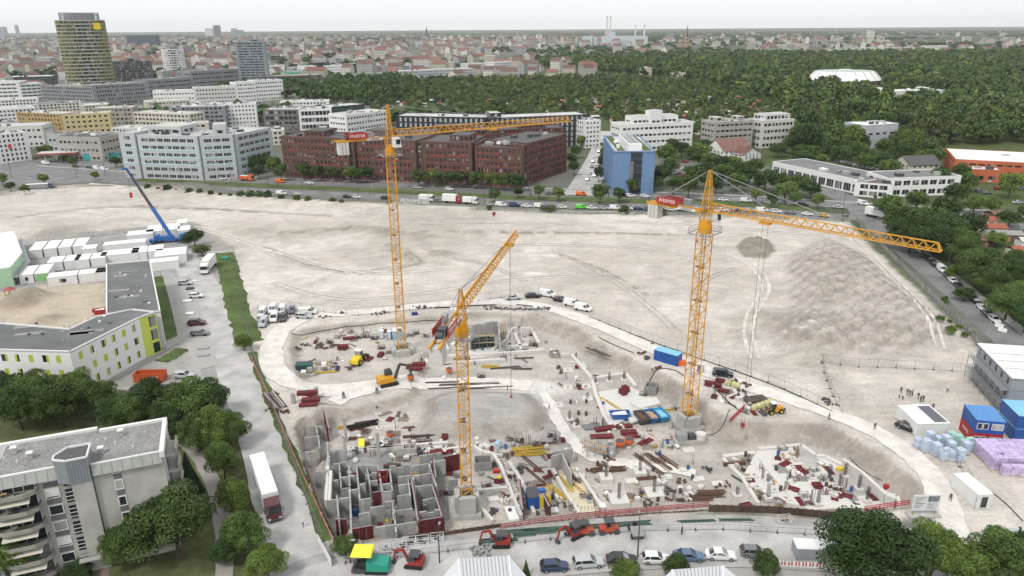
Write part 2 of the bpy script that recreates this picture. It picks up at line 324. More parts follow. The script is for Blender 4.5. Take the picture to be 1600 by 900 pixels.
# ---------------------------------------------------------------- sheets: roads, tracks, lawns
def sheet(name, pts, mat, z=.03, **k): return MB().prism(pts, z-.3, z).build(name, mat, kind=k.pop('kind', 'structure'), **k)
def densify(pts, step=2.):
    out = []
    for a, b2 in zip(pts[:-1], pts[1:]):
        m = max(1, int((b2-a).length/step)); out += [a.lerp(b2, i/m) for i in range(m)]
    return out+[pts[-1]]
def smooth(pts, it=2):
    for _ in range(it):
        q = [pts[0]]
        for a, b2 in zip(pts[:-1], pts[1:]): q += [a.lerp(b2,.25), a.lerp(b2,.75)]
        pts = q+[pts[-1]]
    return pts
def offset(pts, d):
    out = []
    for i, p in enumerate(pts):
        t = (pts[min(i+1, len(pts)-1)]-pts[max(i-1,0)]); t.z = 0; t.normalize(); out.append(p+Vector((-t.y, t.x, 0))*d)
    return out
_lift = [0]
def strip(name, pts, w, mat, lift=.03, follow=False, off=0, step=2., jit=0, zz=0, **k):
    _lift[0] += 1; lift += _lift[0]*.0013
    pts = densify(smooth(pts), step); a = offset(pts, off+w/2); b2 = offset(pts, off-w/2); mb = MB()
    if jit:
        a = [p+Vector((random.uniform(-jit, jit), random.uniform(-jit, jit),0)) for p in a]; b2 = [p+Vector((random.uniform(-jit, jit), random.uniform(-jit, jit),0)) for p in b2]
    m = 5 if follow else 2; rows = []
    for p, q in zip(a, b2): rows += [p.lerp(q, i/(m-1)) for i in range(m)]
    if follow:
        zs = height(np.array([r.x for r in rows]), np.array([r.y for r in rows])); rows = [Vector((r.x, r.y, z+lift)) for r, z in zip(rows, zs)]
    else: rows = [Vector((r.x, r.y, zz+lift)) for r in rows]
    mb.add(rows, [(i*m+j, i*m+j+1,(i+1)*m+j+1,(i+1)*m+j) for i in range(len(a)-1) for j in range(m-1)])
    o = mb.build(name, mat, kind=k.pop('kind', 'structure'), **k); return o
def dashes(name, pts, off, mat=line_white, ln=3., gap=6., w=.18, lift=.04):
    pts = densify(smooth(pts),.5); pts = offset(pts, off); mb = MB(); acc = 0; 
    for a, b2 in zip(pts[:-1], pts[1:]):
        acc += (b2-a).length
        if acc % (ln+gap) < ln: 
            d = (b2-a).normalized(); s2 = Vector((-d.y, d.x, 0))*w/2
            mb.quad(*[Vector((q.x, q.y, lift)) for q in (a-s2, b2-s2, b2+s2, a+s2)])
    return mb.build(name, mat, kind='structure')
FARLANE = GP([(40,262),(200,274),(330,280),(450,284),(640,289),(800,298),(950,303),(1150,310),(1330,322),(1500,333),(1700,342)])
NEARLANE = GP([(-120,292),(60,277),(180,285),(300,293),(450,301),(640,309),(800,318),(950,322),(1150,326),(1330,340),(1500,350),(1700,357)])
strip('far_carriageway', FARLANE, 10, asphalt)
strip('near_carriageway', NEARLANE, 11, asphalt)
TRAM = [a.lerp(b2,.5) for a, b2 in zip(densify(smooth(FARLANE),8), densify(smooth(FARLANE),8))]
strip('tram_lawn', GP([(215,281),(330,287),(450,292),(640,300),(800,309),(950,313),(1150,318),(1285,328)]),8.5, grass, lift=.1)
strip('tram_lawn', GP([(1375,337),(1500,342),(1700,350)]),7, grass, lift=.1)
dashes('lane_marking', FARLANE, 0); dashes('lane_marking', NEARLANE, 1.5)
strip('far_pavement', FARLANE, 3, paving, lift=.14, off=7)
JUNC = GP([(-60,262),(60,250),(150,248),(190,262),(230,275),(200,287),(60,290),(-80,310)])
sheet('road_junction', JUNC, asphalt, .035)
strip('side_street', GP([(130,255),(60,225),(0,205)]),14, asphalt, lift=.038)
strip('side_street', GP([(905,305),(925,270),(940,240),(950,205)]),15, asphalt_l, lift=.038)
RSTREET = GP([(1345,322),(1362,345),(1400,388),(1460,440),(1530,500),(1600,565),(1690,640)])
strip('side_street', RSTREET, 13, asphalt, lift=.042)
strip('kerb', RSTREET, .3, concrete, lift=.13, off=6.6)
strip('pavement', RSTREET, 2.4, paving, lift=.1, off=8)
strip('side_street', GP([(1345,322),(1300,300),(1260,285)]),12, asphalt, lift=.042)
LROAD = GP([(285,405),(308,430),(335,480),(365,560),(400,640),(425,720),(450,810),(478,900),(500,960)])
strip('access_road', LROAD, 9.5, asphalt_l, lift=.04, jit=.15)
strip('access_road', GP([(285,400),(320,398),(352,400)]),9, asphalt_l, lift=.045, jit=.3)
strip('verge', GP([(350,395),(362,440),(374,490),(390,535)]),6.5, grass, lift=.05, jit=.5)
strip('verge', GP([(393,550),(420,620),(447,690),(478,765),(510,845)]),1.8, grass, lift=.05, jit=.4)
strip('footpath', GP([(258,415),(275,470),(290,530),(302,580),(318,640)]),3.2, paving, lift=.05)
strip('verge', GP([(245,432),(262,480),(268,530)]),7, grass, lift=.045, jit=.4)
strip('verge', GP([(252,565),(270,555),(288,545)]),4, grass, lift=.05, jit=.4)
strip('footpath', GP([(172,590),(215,568),(250,545),(290,525)]),4, paving, lift=.06)
strip('parking_strip', GP([(285,432),(297,480),(308,530),(322,575)]),5.5, gravel_g, lift=.055, jit=.3)
GARDEN = GP([(-300,760),(0,590),(200,610),(330,640),(385,690),(410,760),(440,850),(470,1000),(-300,1000)])
sheet('lawn', GARDEN, M('park_lawn',(.1,.115,.045),1,.35,.7, var2=.35, scale2=.15, bump=.5),.03)
strip('footpath', GP([(268,680),(300,700),(325,735),(342,780),(350,830),(352,880),(345,960)]),2.6, M('gravel_path',(.33,.31,.28),1,.15,4), lift=.05, jit=.15)
strip('footpath', GP([(175,800),(160,860),(150,960)]),2.5, M('brown_paving',(.2,.15,.13),1,.15,4), lift=.05)
BROAD = GP([(430,950),(520,908),(620,890),(720,879),(850,864),(1000,852),(1150,849),(1300,857),(1500,880),(1700,915)])
strip('street', BROAD, 10, asphalt_l, lift=.045)
strip('work_lane', BROAD, 2.2, M('broken_asphalt',(.38,.37,.355),1,.18,3, var2=.2, scale2=.3), lift=.04, off=6.0, jit=.15)
strip('kerb', BROAD, .25, concrete, lift=.13, off=-5.2)
strip('pavement', BROAD, 2.2, paving, lift=.1, off=-6.5)
# the chalky haul track round the pit
strip('haul_track', GP(TRACKC[:1]+[(560,488),(640,480),(740,472),(810,472),(870,484),(930,506),(1000,537),(1060,562),(1130,592),(1220,620),(1320,652),(1400,690),(1450,735),(1475,780),(1488,830),(1495,850)][0:]),4.6, track_white, lift=.07, follow=True, jit=.25, step=1.2)
strip('haul_track', GP(TRACKC),5.6, track_white, lift=.075, follow=True, jit=.3, step=1.2)
strip('haul_track', GP([(640,590),(560,600),(520,620)]),4, track_white, lift=.08, follow=True, jit=.6, step=1.2)

# wheel tracks worn into the gravel plain
worn = M('worn_gravel',(.61,.568,.515),1,.14,1.2, var2=.2, scale2=.3); rutm = M('rutted_gravel',(.47,.43,.38),1,.2,1.2, var2=.25, scale2=.4)
for pts, mt, w, off in [([(1180,560),(1165,520),(1180,480),(1200,450),(1185,420),(1140,395)], worn, .9,1.1),([(870,395),(930,420),(1000,465),(1060,520)], rutm, .5,.9),([(430,440),(520,470),(640,462),(760,440),(900,430)], worn, .8,1.),([(100,330),(300,350),(450,400),(560,430),(700,420)], worn, 1., 1.2),([(560,428),(620,421),(652,412)], rutm, .6,.6),([(410,392),(460,412),(545,429)], rutm, .5,.7),([(960,345),(1100,352),(1200,362),(1330,372)], worn, 1., 1.3),([(1330,372),(1400,440),(1450,500),(1470,545)], worn, .8,1.),([(640,352),(760,348),(900,352)], worn, .7,1.),([(740,400),(800,380),(1000,385),(1140,410)], worn, .7,1.1),([(20,340),(160,322),(330,326),(520,338)], rutm, .5,1.),([(820,440),(760,410),(700,405),(660,385)], rutm, .4,.8),([(1090,500),(1080,460),(1110,430),(1150,420)], rutm, .4,.8)]:
    for sg in (-1,1): strip('wheel_track', GP(pts), w, mt, lift=.035, follow=True, off=sg*off, step=1., jit=.16)
strip('haul_track', GP([(845,588),(868,630),(895,672),(930,697),(1000,705),(1090,718)]),2.6, track_white, lift=.05, follow=True, step=1., jit=.35)
# ---------------------------------------------------------------- trees and shrubs
def leaf_mat(name, c, hue=.0):
    m = bpy.data.materials.new(name); m.use_nodes = True; n = m.node_tree.nodes; l = m.node_tree.links; b = n['Principled BSDF']
    b.inputs['Roughness'].default_value = .7; b.inputs['Specular IOR Level'].default_value = .25
    a = n.new('ShaderNodeVertexColor'); a.layer_name = 'tone'; vm = n.new('ShaderNodeVectorMath'); vm.operation = 'MULTIPLY'; vm.inputs[1].default_value = c
    oi = n.new('ShaderNodeObjectInfo'); mr = n.new('ShaderNodeMapRange'); mr.inputs[3].default_value = .78; mr.inputs[4].default_value = 1.25
    l.new(oi.outputs['Random'], mr.inputs[0]); v2 = n.new('ShaderNodeVectorMath'); v2.operation = 'SCALE'
    l.new(a.outputs['Color'], vm.inputs[0]); l.new(vm.outputs['Vector'], v2.inputs[0]); l.new(mr.outputs[0], v2.inputs['Scale']); l.new(v2.outputs['Vector'], b.inputs['Base Color'])
    MATS[name] = m; return m
LEAF = {'dark': leaf_mat('dark_foliage',(.04,.077,.023)), 'mid': leaf_mat('green_foliage',(.068,.115,.03)), 'light': leaf_mat('bright_foliage',(.108,.168,.039)), 'yellow': leaf_mat('yellow_green_foliage',(.2,.22,.035)), 'olive': leaf_mat('olive_foliage',(.09,.12,.048)), 'blue': leaf_mat('conifer_foliage',(.03,.052,.026))}
bark = M('bark',(.09,.07,.05),.95,.3,4)
def crown_arrays(seed, Rr, H, n, ls, k=26, base=.0, conifer=False, rough=.55):
    """leaf faces on many overlapping leaf clumps; crown spans z base..H"""
    r = np.random.default_rng(seed); rz = (H-base)/2; zc = base+rz
    if conifer:
        z = base+(H-base)*r.random(n)**1.3; rad = Rr*(1-(z-base)/(H-base))*(.55+.45*r.random(n)); a = r.random(n)*2*np.pi
        p = np.stack([rad*np.cos(a), rad*np.sin(a), z-.15*rad],1); out = np.stack([np.cos(a), np.sin(a),.5+0*a],1); tone = .7+.6*r.random(n)
    else:
        d = r.normal(size=(k, 3)); d /= np.linalg.norm(d, axis=1)[:, None]; d[:, 2] = np.where(d[:, 2] < -.55,-d[:, 2], d[:, 2])
        rad = .42+.42*r.random(k); cc = d*rad[:, None]; cr = .15+.27*r.random(k)**1.3
        cc = np.concatenate([cc, [[0,0,.1],[.2,.1,-.2]]]); cr = np.concatenate([cr, [.45,.42]]); ct = np.concatenate([.72+.55*r.random(k),[.7,.7]])
        w = cr**2; ci = r.choice(len(cc), n, p=w/w.sum()); q = r.normal(size=(n, 3)); q /= np.linalg.norm(q, axis=1)[:, None]
        q[:, 2] = np.where((q[:, 2] < 0) & (r.random(n) < .55),-q[:, 2], q[:, 2])
        p = cc[ci]+q*(cr[ci]*(.75+.35*r.random(n)))[:, None]; out = q; tone = ct[ci]*(.8+.4*r.random(n))
        p = p*np.array([Rr, Rr, rz])*1.03; p[:, 2] += zc
    nn = out+r.normal(size=(n, 3))*rough; nn /= np.linalg.norm(nn, axis=1)[:, None]
    t = np.cross(nn, r.normal(size=(n, 3))); t /= np.linalg.norm(t, axis=1)[:, None]; bb = np.cross(nn, t); s = ls*(.6+.8*r.random(n))[:, None]
    v = np.stack([p-t*s*.5, p-bb*s*.42+nn*s*.08, p+t*s*.5, p+bb*s*.42+nn*s*.08],1).reshape(-1,3)
    warm = .9+.25*r.random(n); tc = np.stack([tone*warm, tone, tone*.9],1); tc = np.repeat(tc, 4,0)
    return v, tc
def leaf_mesh(name, v, tc, mat, smooth=False):
    nf = len(v)//4; me = bpy.data.meshes.new(name); me.vertices.add(len(v)); me.vertices.foreach_set('co', v.ravel())
    me.loops.add(len(v)); me.loops.foreach_set('vertex_index', np.arange(len(v), dtype=np.int32)); me.polygons.add(nf); me.polygons.foreach_set('loop_start', np.arange(0, len(v),4, dtype=np.int32)); me.update(calc_edges=True)
    a = me.color_attributes.new('tone', 'FLOAT_COLOR', 'POINT'); a.data.foreach_set('color', np.concatenate([tc, np.ones((len(tc),1))],1).ravel()); me.materials.append(mat); return me
def trunk_mesh(seed, H, Rr, base):
    r = random.Random(seed); mb = MB(); t = .022*H+.05; top = base+(H-base)*.55
    ln = (r.uniform(-.3,.3), r.uniform(-.3,.3)); mb.tube([(0,0,-.3),(0,0, base*.5),(ln[0]*.5, ln[1]*.5, base),(ln[0], ln[1], top)],[t*1.25, t, t*.85, t*.35],7)
    for k in range(6):
        a = k*1.05+r.random(); z = base*.8+(top-base)*r.uniform(.05,.5); q = Rr*r.uniform(.5,.75)
        mb.tube([(ln[0]*.6, ln[1]*.6, z),(q*.5*math.cos(a), q*.5*math.sin(a), z+q*.3),(q*math.cos(a), q*math.sin(a), z+q*.75)],[t*.5, t*.3, t*.12],5)
    return mb.mesh('trunk', bark)
PROTO = {}
def tree_proto(kind, lod, var):
    """unit trees: crown radius 5, height 10 (scaled when placed)"""
    key = (kind, lod, var)
    if key not in PROTO:
        n, ls = {'near': (24000,.27), 'mid': (3200,.62), 'far': (700,1.15)}[lod]
        con = kind == 'conifer'; base = .8 if con else (2.2 if kind == 'street' else 1.0)
        v, tc = crown_arrays({'near': 100, 'mid': 200, 'far': 300}[lod]+var*7+len(kind),5 if not con else 3.2,10, n, ls, 48, base, con)
        PROTO[key] = (leaf_mesh('crown', v, tc, LEAF['mid']), trunk_mesh(var, 10,5, base+1.2))
    return PROTO[key]
def tree(p, h, r, tone, label, group=None, lod='mid', kind='broad', name='tree', cat='tree'):
    cr, tr = tree_proto(kind, lod, random.randrange(4 if lod == 'near' else 3)); t = thing(name, label, cat, p, random.uniform(0,6.28), group)
    t.scale = (r/5, r/5*random.uniform(.93,1.07), h/10)
    o = obj('crown', cr, t); setmat(o, LEAF[tone]); obj('trunk', tr, t); return t
def tree_row(pts, label, group, lod='mid', tones=('mid', 'dark', 'mid', 'light'), where='', kind='street', name='tree'):
    """pts: (px, py, height, crown radius[, tone]) sorted left to right; the label names the position in the row"""
    for i, q in enumerate(sorted(pts)):
        tree(G(q[0], q[1]), q[2], q[3], q[4] if len(q) > 4 else tones[i % len(tones)], f'{label}, {ORD[i]} from the left {where}', group, lod, kind, name)
NEAR = [  # px, py of the foot, height, crown radius, tone, kind, label
 (35,672,9.5,5.6, 'dark', 'broad', 'broad dark green tree at left edge behind the grey apartment block'),
 (100,668,9.5,5.4, 'mid', 'broad', 'large green tree between lime school building and grey apartment roof'),
 (152,652,8.5,4.2, 'mid', 'broad', 'rounded green tree just below the white and lime school wall'),
 (10,640,8,5, 'dark', 'broad', 'dark tree cut off by left edge beside the school building'),
 (195,655,5,3, 'light', 'broad', 'small light green tree beside the flat black garage roof'),
 (240,660,9,4.6, 'dark', 'broad', 'dense green tree in front of the black garage'),
 (300,668,10,5.6, 'mid', 'broad', 'tall spreading tree beside the access road below the orange skip'),
 (340,702,8.5,4.2, 'light', 'broad', 'bright yellow-green tree leaning over the access road'),
 (270,690,8,4, 'dark', 'broad', 'dark tree right behind the corner of the grey apartment block'),
 (300,775,8.5,3.6, 'blue', 'conifer', 'dark pine beside the curved gravel path'),
 (280,872,11,6.6, 'mid', 'broad', 'big round tree in front of the blank grey apartment gable'),
 (195,878,6.5,3.4, 'mid', 'broad', 'small round tree at the apartment entrance path'),
 (18,905,7.5,4.6, 'light', 'broad', 'light green tree in the bottom left corner below the balconies'),
 (352,748,7,3.2, 'mid', 'broad', 'tree between gravel path and white lorry, farthest of that group'),
 (368,806,6.5,3.0, 'light', 'broad', 'light green tree beside the lorry trailer'),
 (385,866,7,3.4, 'mid', 'broad', 'leafy tree in front of the dark red lorry cab'),
 (420,905,5.5,3.0, 'light', 'broad', 'low bright tree at the bottom edge beside the access road'),
 (355,880,4,2.6, 'dark', 'broad', 'low dark bush beside the gravel path end'),
 (1350,928,12.3,7.3, 'dark', 'broad', 'very large dark green tree at the bottom edge right of the parked cars'),
 (1452,905,8.8,4.0, 'light', 'broad', 'bright green tree between the big dark tree and haul track end'),
 (1500,918,7,4.0, 'light', 'broad', 'low bright green tree at the bottom, right of haul track end'),
 (1560,908,7.4,5.0, 'mid', 'broad', 'loose green tree in the bottom right corner'),
 (1612,905,7.5,4.5, 'dark', 'broad', 'darker tree cut off by the bottom right edge'),
 (1192,908,5,2.0, 'mid', 'broad', 'slim green tree at bottom edge beside rightmost parked car'),
 (1055,903,3.8,1.9, 'mid', 'broad', 'small tree covering the bonnet of the parked white hatchback'),
 (975,908,3,2.4, 'light', 'broad', 'low leafy bush below the parked black saloon'),
 (822,902,3.2,1.1, 'dark', 'conifer', 'tiny conifer beside the white metal roof'),
 (540,868,3.2,2.0, 'mid', 'broad', 'round shrub behind the yellow-roofed paving machine'),
 (382,548,4,2.2, 'light', 'broad', 'bush at the end of the grass verge beside parked vans'),
 (305,385,6,4.2, 'dark', 'broad', 'dark scrubby tree beside the blue mobile crane'),
 (316,400,4,3.2, 'olive', 'broad', 'low olive bush between blue crane and white lorry'),
 (62,645,9,5, 'mid', 'broad', 'leafy tree in the thick clump left of the school corner'),
 (125,640,8.5,4.6, 'light', 'broad', 'lighter tree crown in the clump under the school wall'),
 (215,668,7.5,4, 'mid', 'broad', 'tree between the garage roof and the apartment roof edge'),
 (325,660,9,4.8, 'dark', 'broad', 'dark tree beside the access road above the yellow-green tree'),
 (312,705,7.5,4, 'mid', 'broad', 'tree at the bend of the gravel path'),
 (362,700,7,3.6, 'mid', 'broad', 'tree at the kerb of the access road above the lorry'),
 (180,672,6.5,3.6, 'dark', 'broad', 'dark low tree left of the garage trees'),
 (125,905,2.2,2.4, 'dark', 'broad', 'clipped dark shrub below the apartment balconies'),
 (150,868,2.4,2.2, 'dark', 'broad', 'dark hedge shrub beside the apartment front door'),
]
for px, py, h, r, tone, kd, lb in NEAR: tree(G(px, py), h, r, tone, lb, lod='near', kind=kd, name='pine_tree' if kd == 'conifer' else 'tree')
# the allotment trees along the right-hand street
RT = [(1405,375,13,7, 'mid', 'tall tree at the street corner beside red lorry'),(1440,402,14,8.5, 'dark', 'huge dark tree beside the row of cars below the red lorry'),(1475,395,13,8, 'dark', 'broad dark tree right of the huge street-side tree'),(1525,448,12,7.2, 'mid', 'round tree by the street beside the crane jib tip'),(1570,500,9,5.5, 'mid', 'tree over the lower parked cars at right'),(1600,520,8,5, 'dark', 'dark tree on the right edge above grey site offices'),(1385,345,11,5.5, 'mid', 'tree in front of white showroom corner'),(1470,350,11,6, 'dark', 'tree left of the allotment hut with red roof'),(1500,285,10,5, 'mid', 'tree before the orange warehouse wall'),(1585,420,6,4, 'mid', 'garden tree beyond the pale garden hut'),(1555,385,5,4, 'light', 'small garden tree below red hut roof'),(1590,470,6,4.5, 'light', 'light garden tree right of the round tree'),(1505,470,4,3, 'mid', 'low tree between street trees at right'),(1600,345,7,4, 'mid', 'tree at right edge on the main road'),(1520,335,8,4.2, 'light', 'street tree beside allotment entrance'),(1430,330,9,4.5, 'mid', 'tree in front of the showroom windows'),(1548,335,7.5,3.8, 'light', 'bright street tree near car park'),(1490,435,4,3, 'light', 'low light bush beside the huge dark tree')]
RT += [(1420,395,13,7.5, 'dark', 'dark tree between street corner tree and the huge dark tree'),(1500,410,11,6.5, 'mid', 'broad tree right of the huge street-side tree, nearer the huts'),(1545,462,9,5.5, 'mid', 'tree below the round street tree at right'),(1450,372,12,7, 'mid', 'tall tree behind the huge dark street-side tree'),(1515,372,9,5.5, 'dark', 'dark garden tree left of the brown garden hut'),(1585,445,8,5, 'dark', 'dark garden tree beside the low red-roofed shed'),(1575,355,7,4.5, 'mid', 'garden tree behind the grey-roofed garden hut'),(1490,320,10,5.5, 'dark', 'dark tree beside the warehouse car park entrance')]
for px, py, h, r, tone, lb in RT: tree(G(px, py), h, r, tone, lb, lod='mid' if py < 380 else 'near', group='trees by the right-hand street')
tree_row([(x, y, 8.5,4.2) for x, y in [(475,281),(497,283),(522,284),(548,285),(575,286),(560,287),(655,292),(680,292),(702,294),(722,294),(745,295),(768,297),(790,298),(808,300)]], 'street tree before the brown brick offices', 'trees along the brown brick offices')
tree_row([(773,316,6,3),(842,312,6.5,3),(872,315,6.5,3.2),(810,310,5,2.5),(937,321,9,4.4),(967,318,7,3.4),(987,303,7,3.2),(1022,300,7,3.6, 'dark'),(1052,305,9,4, 'mid'),(1075,310,10,4.6),(1003,280,9,3.6),(1118,305,8,3.5),(1180,318,7,3),(1205,325,7,3),(1240,322,6,3),(1277,328,7,3),(1150,300,9,5),(1225,315,9,5),(1035,290,10,5, 'dark'),(1048,275,10,5),(1085,296,11,6, 'mid'),(1098,285,10,5, 'dark'),(1128,290,11,6),(1145,280,9,5, 'dark'),(1170,290,10,5),(1195,300,10,6, 'dark'),(1215,300,9,5),(1245,308,10,6, 'mid'),(1265,314,9,5, 'dark'),(1105,265,9,5),(1090,262,9,5, 'dark'),(1180,272,8,4.5)], 'roadside tree right of the brown offices', 'trees by the main road junction', where='along the main road')
tree_row([(70,290,6,3),(18,300,5,2.8),(40,304,4.6,2.2),(150,282,4.5,2.4),(5,290,6,3.4, 'light'),(72,245,7,5, 'light'),(115,262,6,3),(100,255,5,3),(182,262,6,4, 'dark')], 'small tree at the left junction', 'trees at the left road junction')
tree_row([(395,272,10,4.5),(413,268,10,4.5),(430,275,10,4.6),(440,283,9,4),(405,280,7,4)], 'tree between the white offices and brown offices', 'trees beside the white offices')
tree_row([(935,285,8,2.6, 'dark'),(940,270,9,3, 'dark'),(944,255,9,3),(948,240,8,3),(893,262,8,3.5),(900,248,8,3.5),(908,232,8,3.5),(897,275,8,3)], 'tree lining the side street by the blue block', 'trees lining the side street')
XT = [(1255,262),(1272,250),(1262,240),(1290,248),(1300,240),(1318,246),(1330,252),(1345,258),(1360,262),(1378,266),(1395,262),(1410,255),(1425,250),(1440,256),(1455,262),(1405,240),(1380,245),(1420,240),(1452,245),(1065,245),(1080,250),(1095,248),(1050,250),(1040,258),(1100,240),(1248,250),(1340,244),(1280,262),(1310,262),(1465,300),(1475,292),(1510,300),(1575,310),(1350,268),(1390,274)]
tree_row([(x, y, random.uniform(8,13), random.uniform(4.4,6.6)) for x, y in XT], 'broad tree between offices and showroom', 'trees behind the showroom', kind='broad', tones=('mid', 'dark', 'dark', 'mid', 'light', 'dark'))
# scrub
def shrub(p, r, tone, label, group): 
    cr, _ = tree_proto('broad', 'far', random.randrange(3)); o = obj('shrub', cr, None, (p.x, p.y, p.z-.15*r), random.random()*6, label=label, cat='shrub', group=group); o.scale = (r/5, r/5, r/6); setmat(o, LEAF[tone])
SHR = [(232,297),(248,299),(262,300),(276,301),(296,303),(312,304),(330,306),(345,307),(360,308),(376,309),(392,310),(405,310),(420,311),(440,313),(465,315),(482,316),(520,318),(534,319),(610,322),(765,330),(850,333),(862,334),(975,336),(1035,338),(1110,338)]
for i, (x, y) in enumerate(SHR): shrub(G(x, y), random.uniform(1.2,2.6), random.choice(['mid', 'olive', 'dark']), f'wild shrub on the bank by main road, {ORD[i]} from the left', 'wild shrubs on the roadside bank')
for i, (x, y) in enumerate([(1476,474),(1483,505),(1497,515),(1506,527),(1518,524),(1468,503),(1485,523)]): shrub(GZ(x, y), random.uniform(.7,1.7), random.choice(['mid', 'light']), f'green weed tuft beside the right-hand fence, {ORD[i]} from the top', 'weeds by the right-hand fence')
# ---- the wood and allotment gardens beyond the road
def scatter(poly, sp, seed, y0=0, y1=1e9):
    r = np.random.default_rng(seed); xs = [p[0] for p in poly]; ys = [p[1] for p in poly]
    a, b2 = np.meshgrid(np.arange(min(xs), max(xs), sp), np.arange(max(min(ys), y0), min(max(ys), y1), sp)); a = a.ravel()+r.uniform(-.45,.45, a.size)*sp; b2 = b2.ravel()+r.uniform(-.45,.45, b2.size)*sp
    k = inside(a, b2, poly) & (np.abs(a) < b2*.78+20); return a[k], b2[k]
CLEAR = [GP(q) for q in ([(1262,141),(1262,126),(1380,126),(1385,147)],[(1360,163),(1368,148),(1480,147),(1482,162)],[(960,246),(960,224),(1088,221),(1088,238)],[(1105,258),(1105,223),(1245,218),(1245,238)],[(1340,244),(1340,222),(1405,220),(1402,248)],[(1196,300),(1200,246),(1500,275),(1500,310)],[(1460,285),(1460,226),(1700,226),(1700,300)],[(612,182),(620,166),(720,168),(725,186)],[(900,320),(908,190),(950,190),(1030,215),(1030,310)],[(1035,270),(1040,236),(1090,240),(1090,275)],[(1300,290),(1290,240),(1480,258),(1480,300)])]
WOODS = GP([(1090,240),(1230,225),(1260,180),(1180,150),(1100,128),(960,120),(640,125),(560,140),(555,150),(640,188),(760,192),(930,200),(945,225),(960,236),(1030,262),(1100,290),(1200,296),(1190,262),(1110,262)])   # gardens
FOREST = GP([(1300,262),(1210,248),(1230,215),(1250,175),(1150,140),(1050,122),(880,108),(800,104),(800,98),(1000,92),(1200,88),(1700,84),(2300,90),(2300,240),(1650,235),(1460,250),(1380,268)])
WEST = GP([(470,160),(478,146),(500,137),(560,130),(640,128),(640,152),(600,168),(500,160)])
pts = []
for poly, sp, rr, hh, tn, sd in ((WOODS, 9.0,(1.7,4.6),(3.2,8.5),('mid', 'dark', 'olive', 'light', 'mid'),1),(FOREST, 11.5,(5.2,8.6),(9,17),('dark', 'mid', 'dark', 'mid', 'mid', 'olive', 'light'),2),(WEST, 11,(4.5,7),(9,15),('dark', 'mid', 'dark'),3)):
    a, b2 = scatter(poly, sp, sd)
    for x, y in zip(a, b2):
        if y > 2300 or any(bool(inside(np.array([x]), np.array([y]), c)[0]) for c in CLEAR): continue
        if poly is WOODS and random.random() < .22: continue
        g = random.random(); pts.append((x, y, random.uniform(*rr)*(.8+.4*g), random.uniform(*hh)*(.75+.5*g), random.choice(tn) if random.random() > .006 else 'yellow', sd))
pts.sort(key=lambda q: math.hypot(q[0], q[1]))
WL = {1: 'garden tree in the allotments beyond the main road',2: 'woodland tree at the near edge of the big wood',3: 'tree in the park strip behind the city offices'}
NIND = 190
for q in pts[:NIND]: tree((q[0], q[1],0), q[3], q[2], q[4], q[4].replace('mid', 'green')+' '+WL[q[5]]+', '+('left' if q[0] < 60 else 'middle' if q[0] < 170 else 'right')+' part', q[4].replace('mid', 'green')+' '+('left ' if q[0] < 60 else 'middle ' if q[0] < 170 else 'right ')+{1: 'allotment trees beyond the road',2: 'trees at the near edge of the wood',3: 'park strip trees'}[q[5]], 'mid' if q[1] < 480 else 'far', name='tree')
bank = {}
for lod, n, ls, k in ((0,420,1.25,24),(1,210,1.8,18),(2,85,2.8,12)): bank[lod] = [crown_arrays(900+lod*10+i, 5,10, n, ls, k, .3, rough=.32) for i in range(6)]
acc = {t: ([],[]) for t in LEAF}
for q in pts[NIND:]:
    lod = 0 if q[1] < 650 else (1 if q[1] < 1050 else 2); v, tc = random.choice(bank[lod]); a = random.random()*6.28; ca, sa = math.cos(a), math.sin(a)
    w = np.stack([(v[:, 0]*ca-v[:, 1]*sa)*q[2]/5+q[0],(v[:, 0]*sa+v[:, 1]*ca)*q[2]/5+q[1], v[:, 2]*q[3]/10],1)
    acc[q[4]][0].append(w); acc[q[4]][1].append(tc*random.uniform(.65,1.4))
NAMES = {'dark': 'dark green trees of the wood and gardens seen as one mass', 'mid': 'mid green trees of the wood and gardens seen as one mass', 'light': 'light green trees scattered through the wood as one mass', 'olive': 'olive green trees scattered through the wood as one mass', 'yellow': 'few yellow-green trees scattered through the wood'}
for t, (a, b2) in acc.items():
    if a: obj('woodland', leaf_mesh('woodland', np.concatenate(a), np.concatenate(b2), LEAF[t]), kind='stuff', label=NAMES[t])
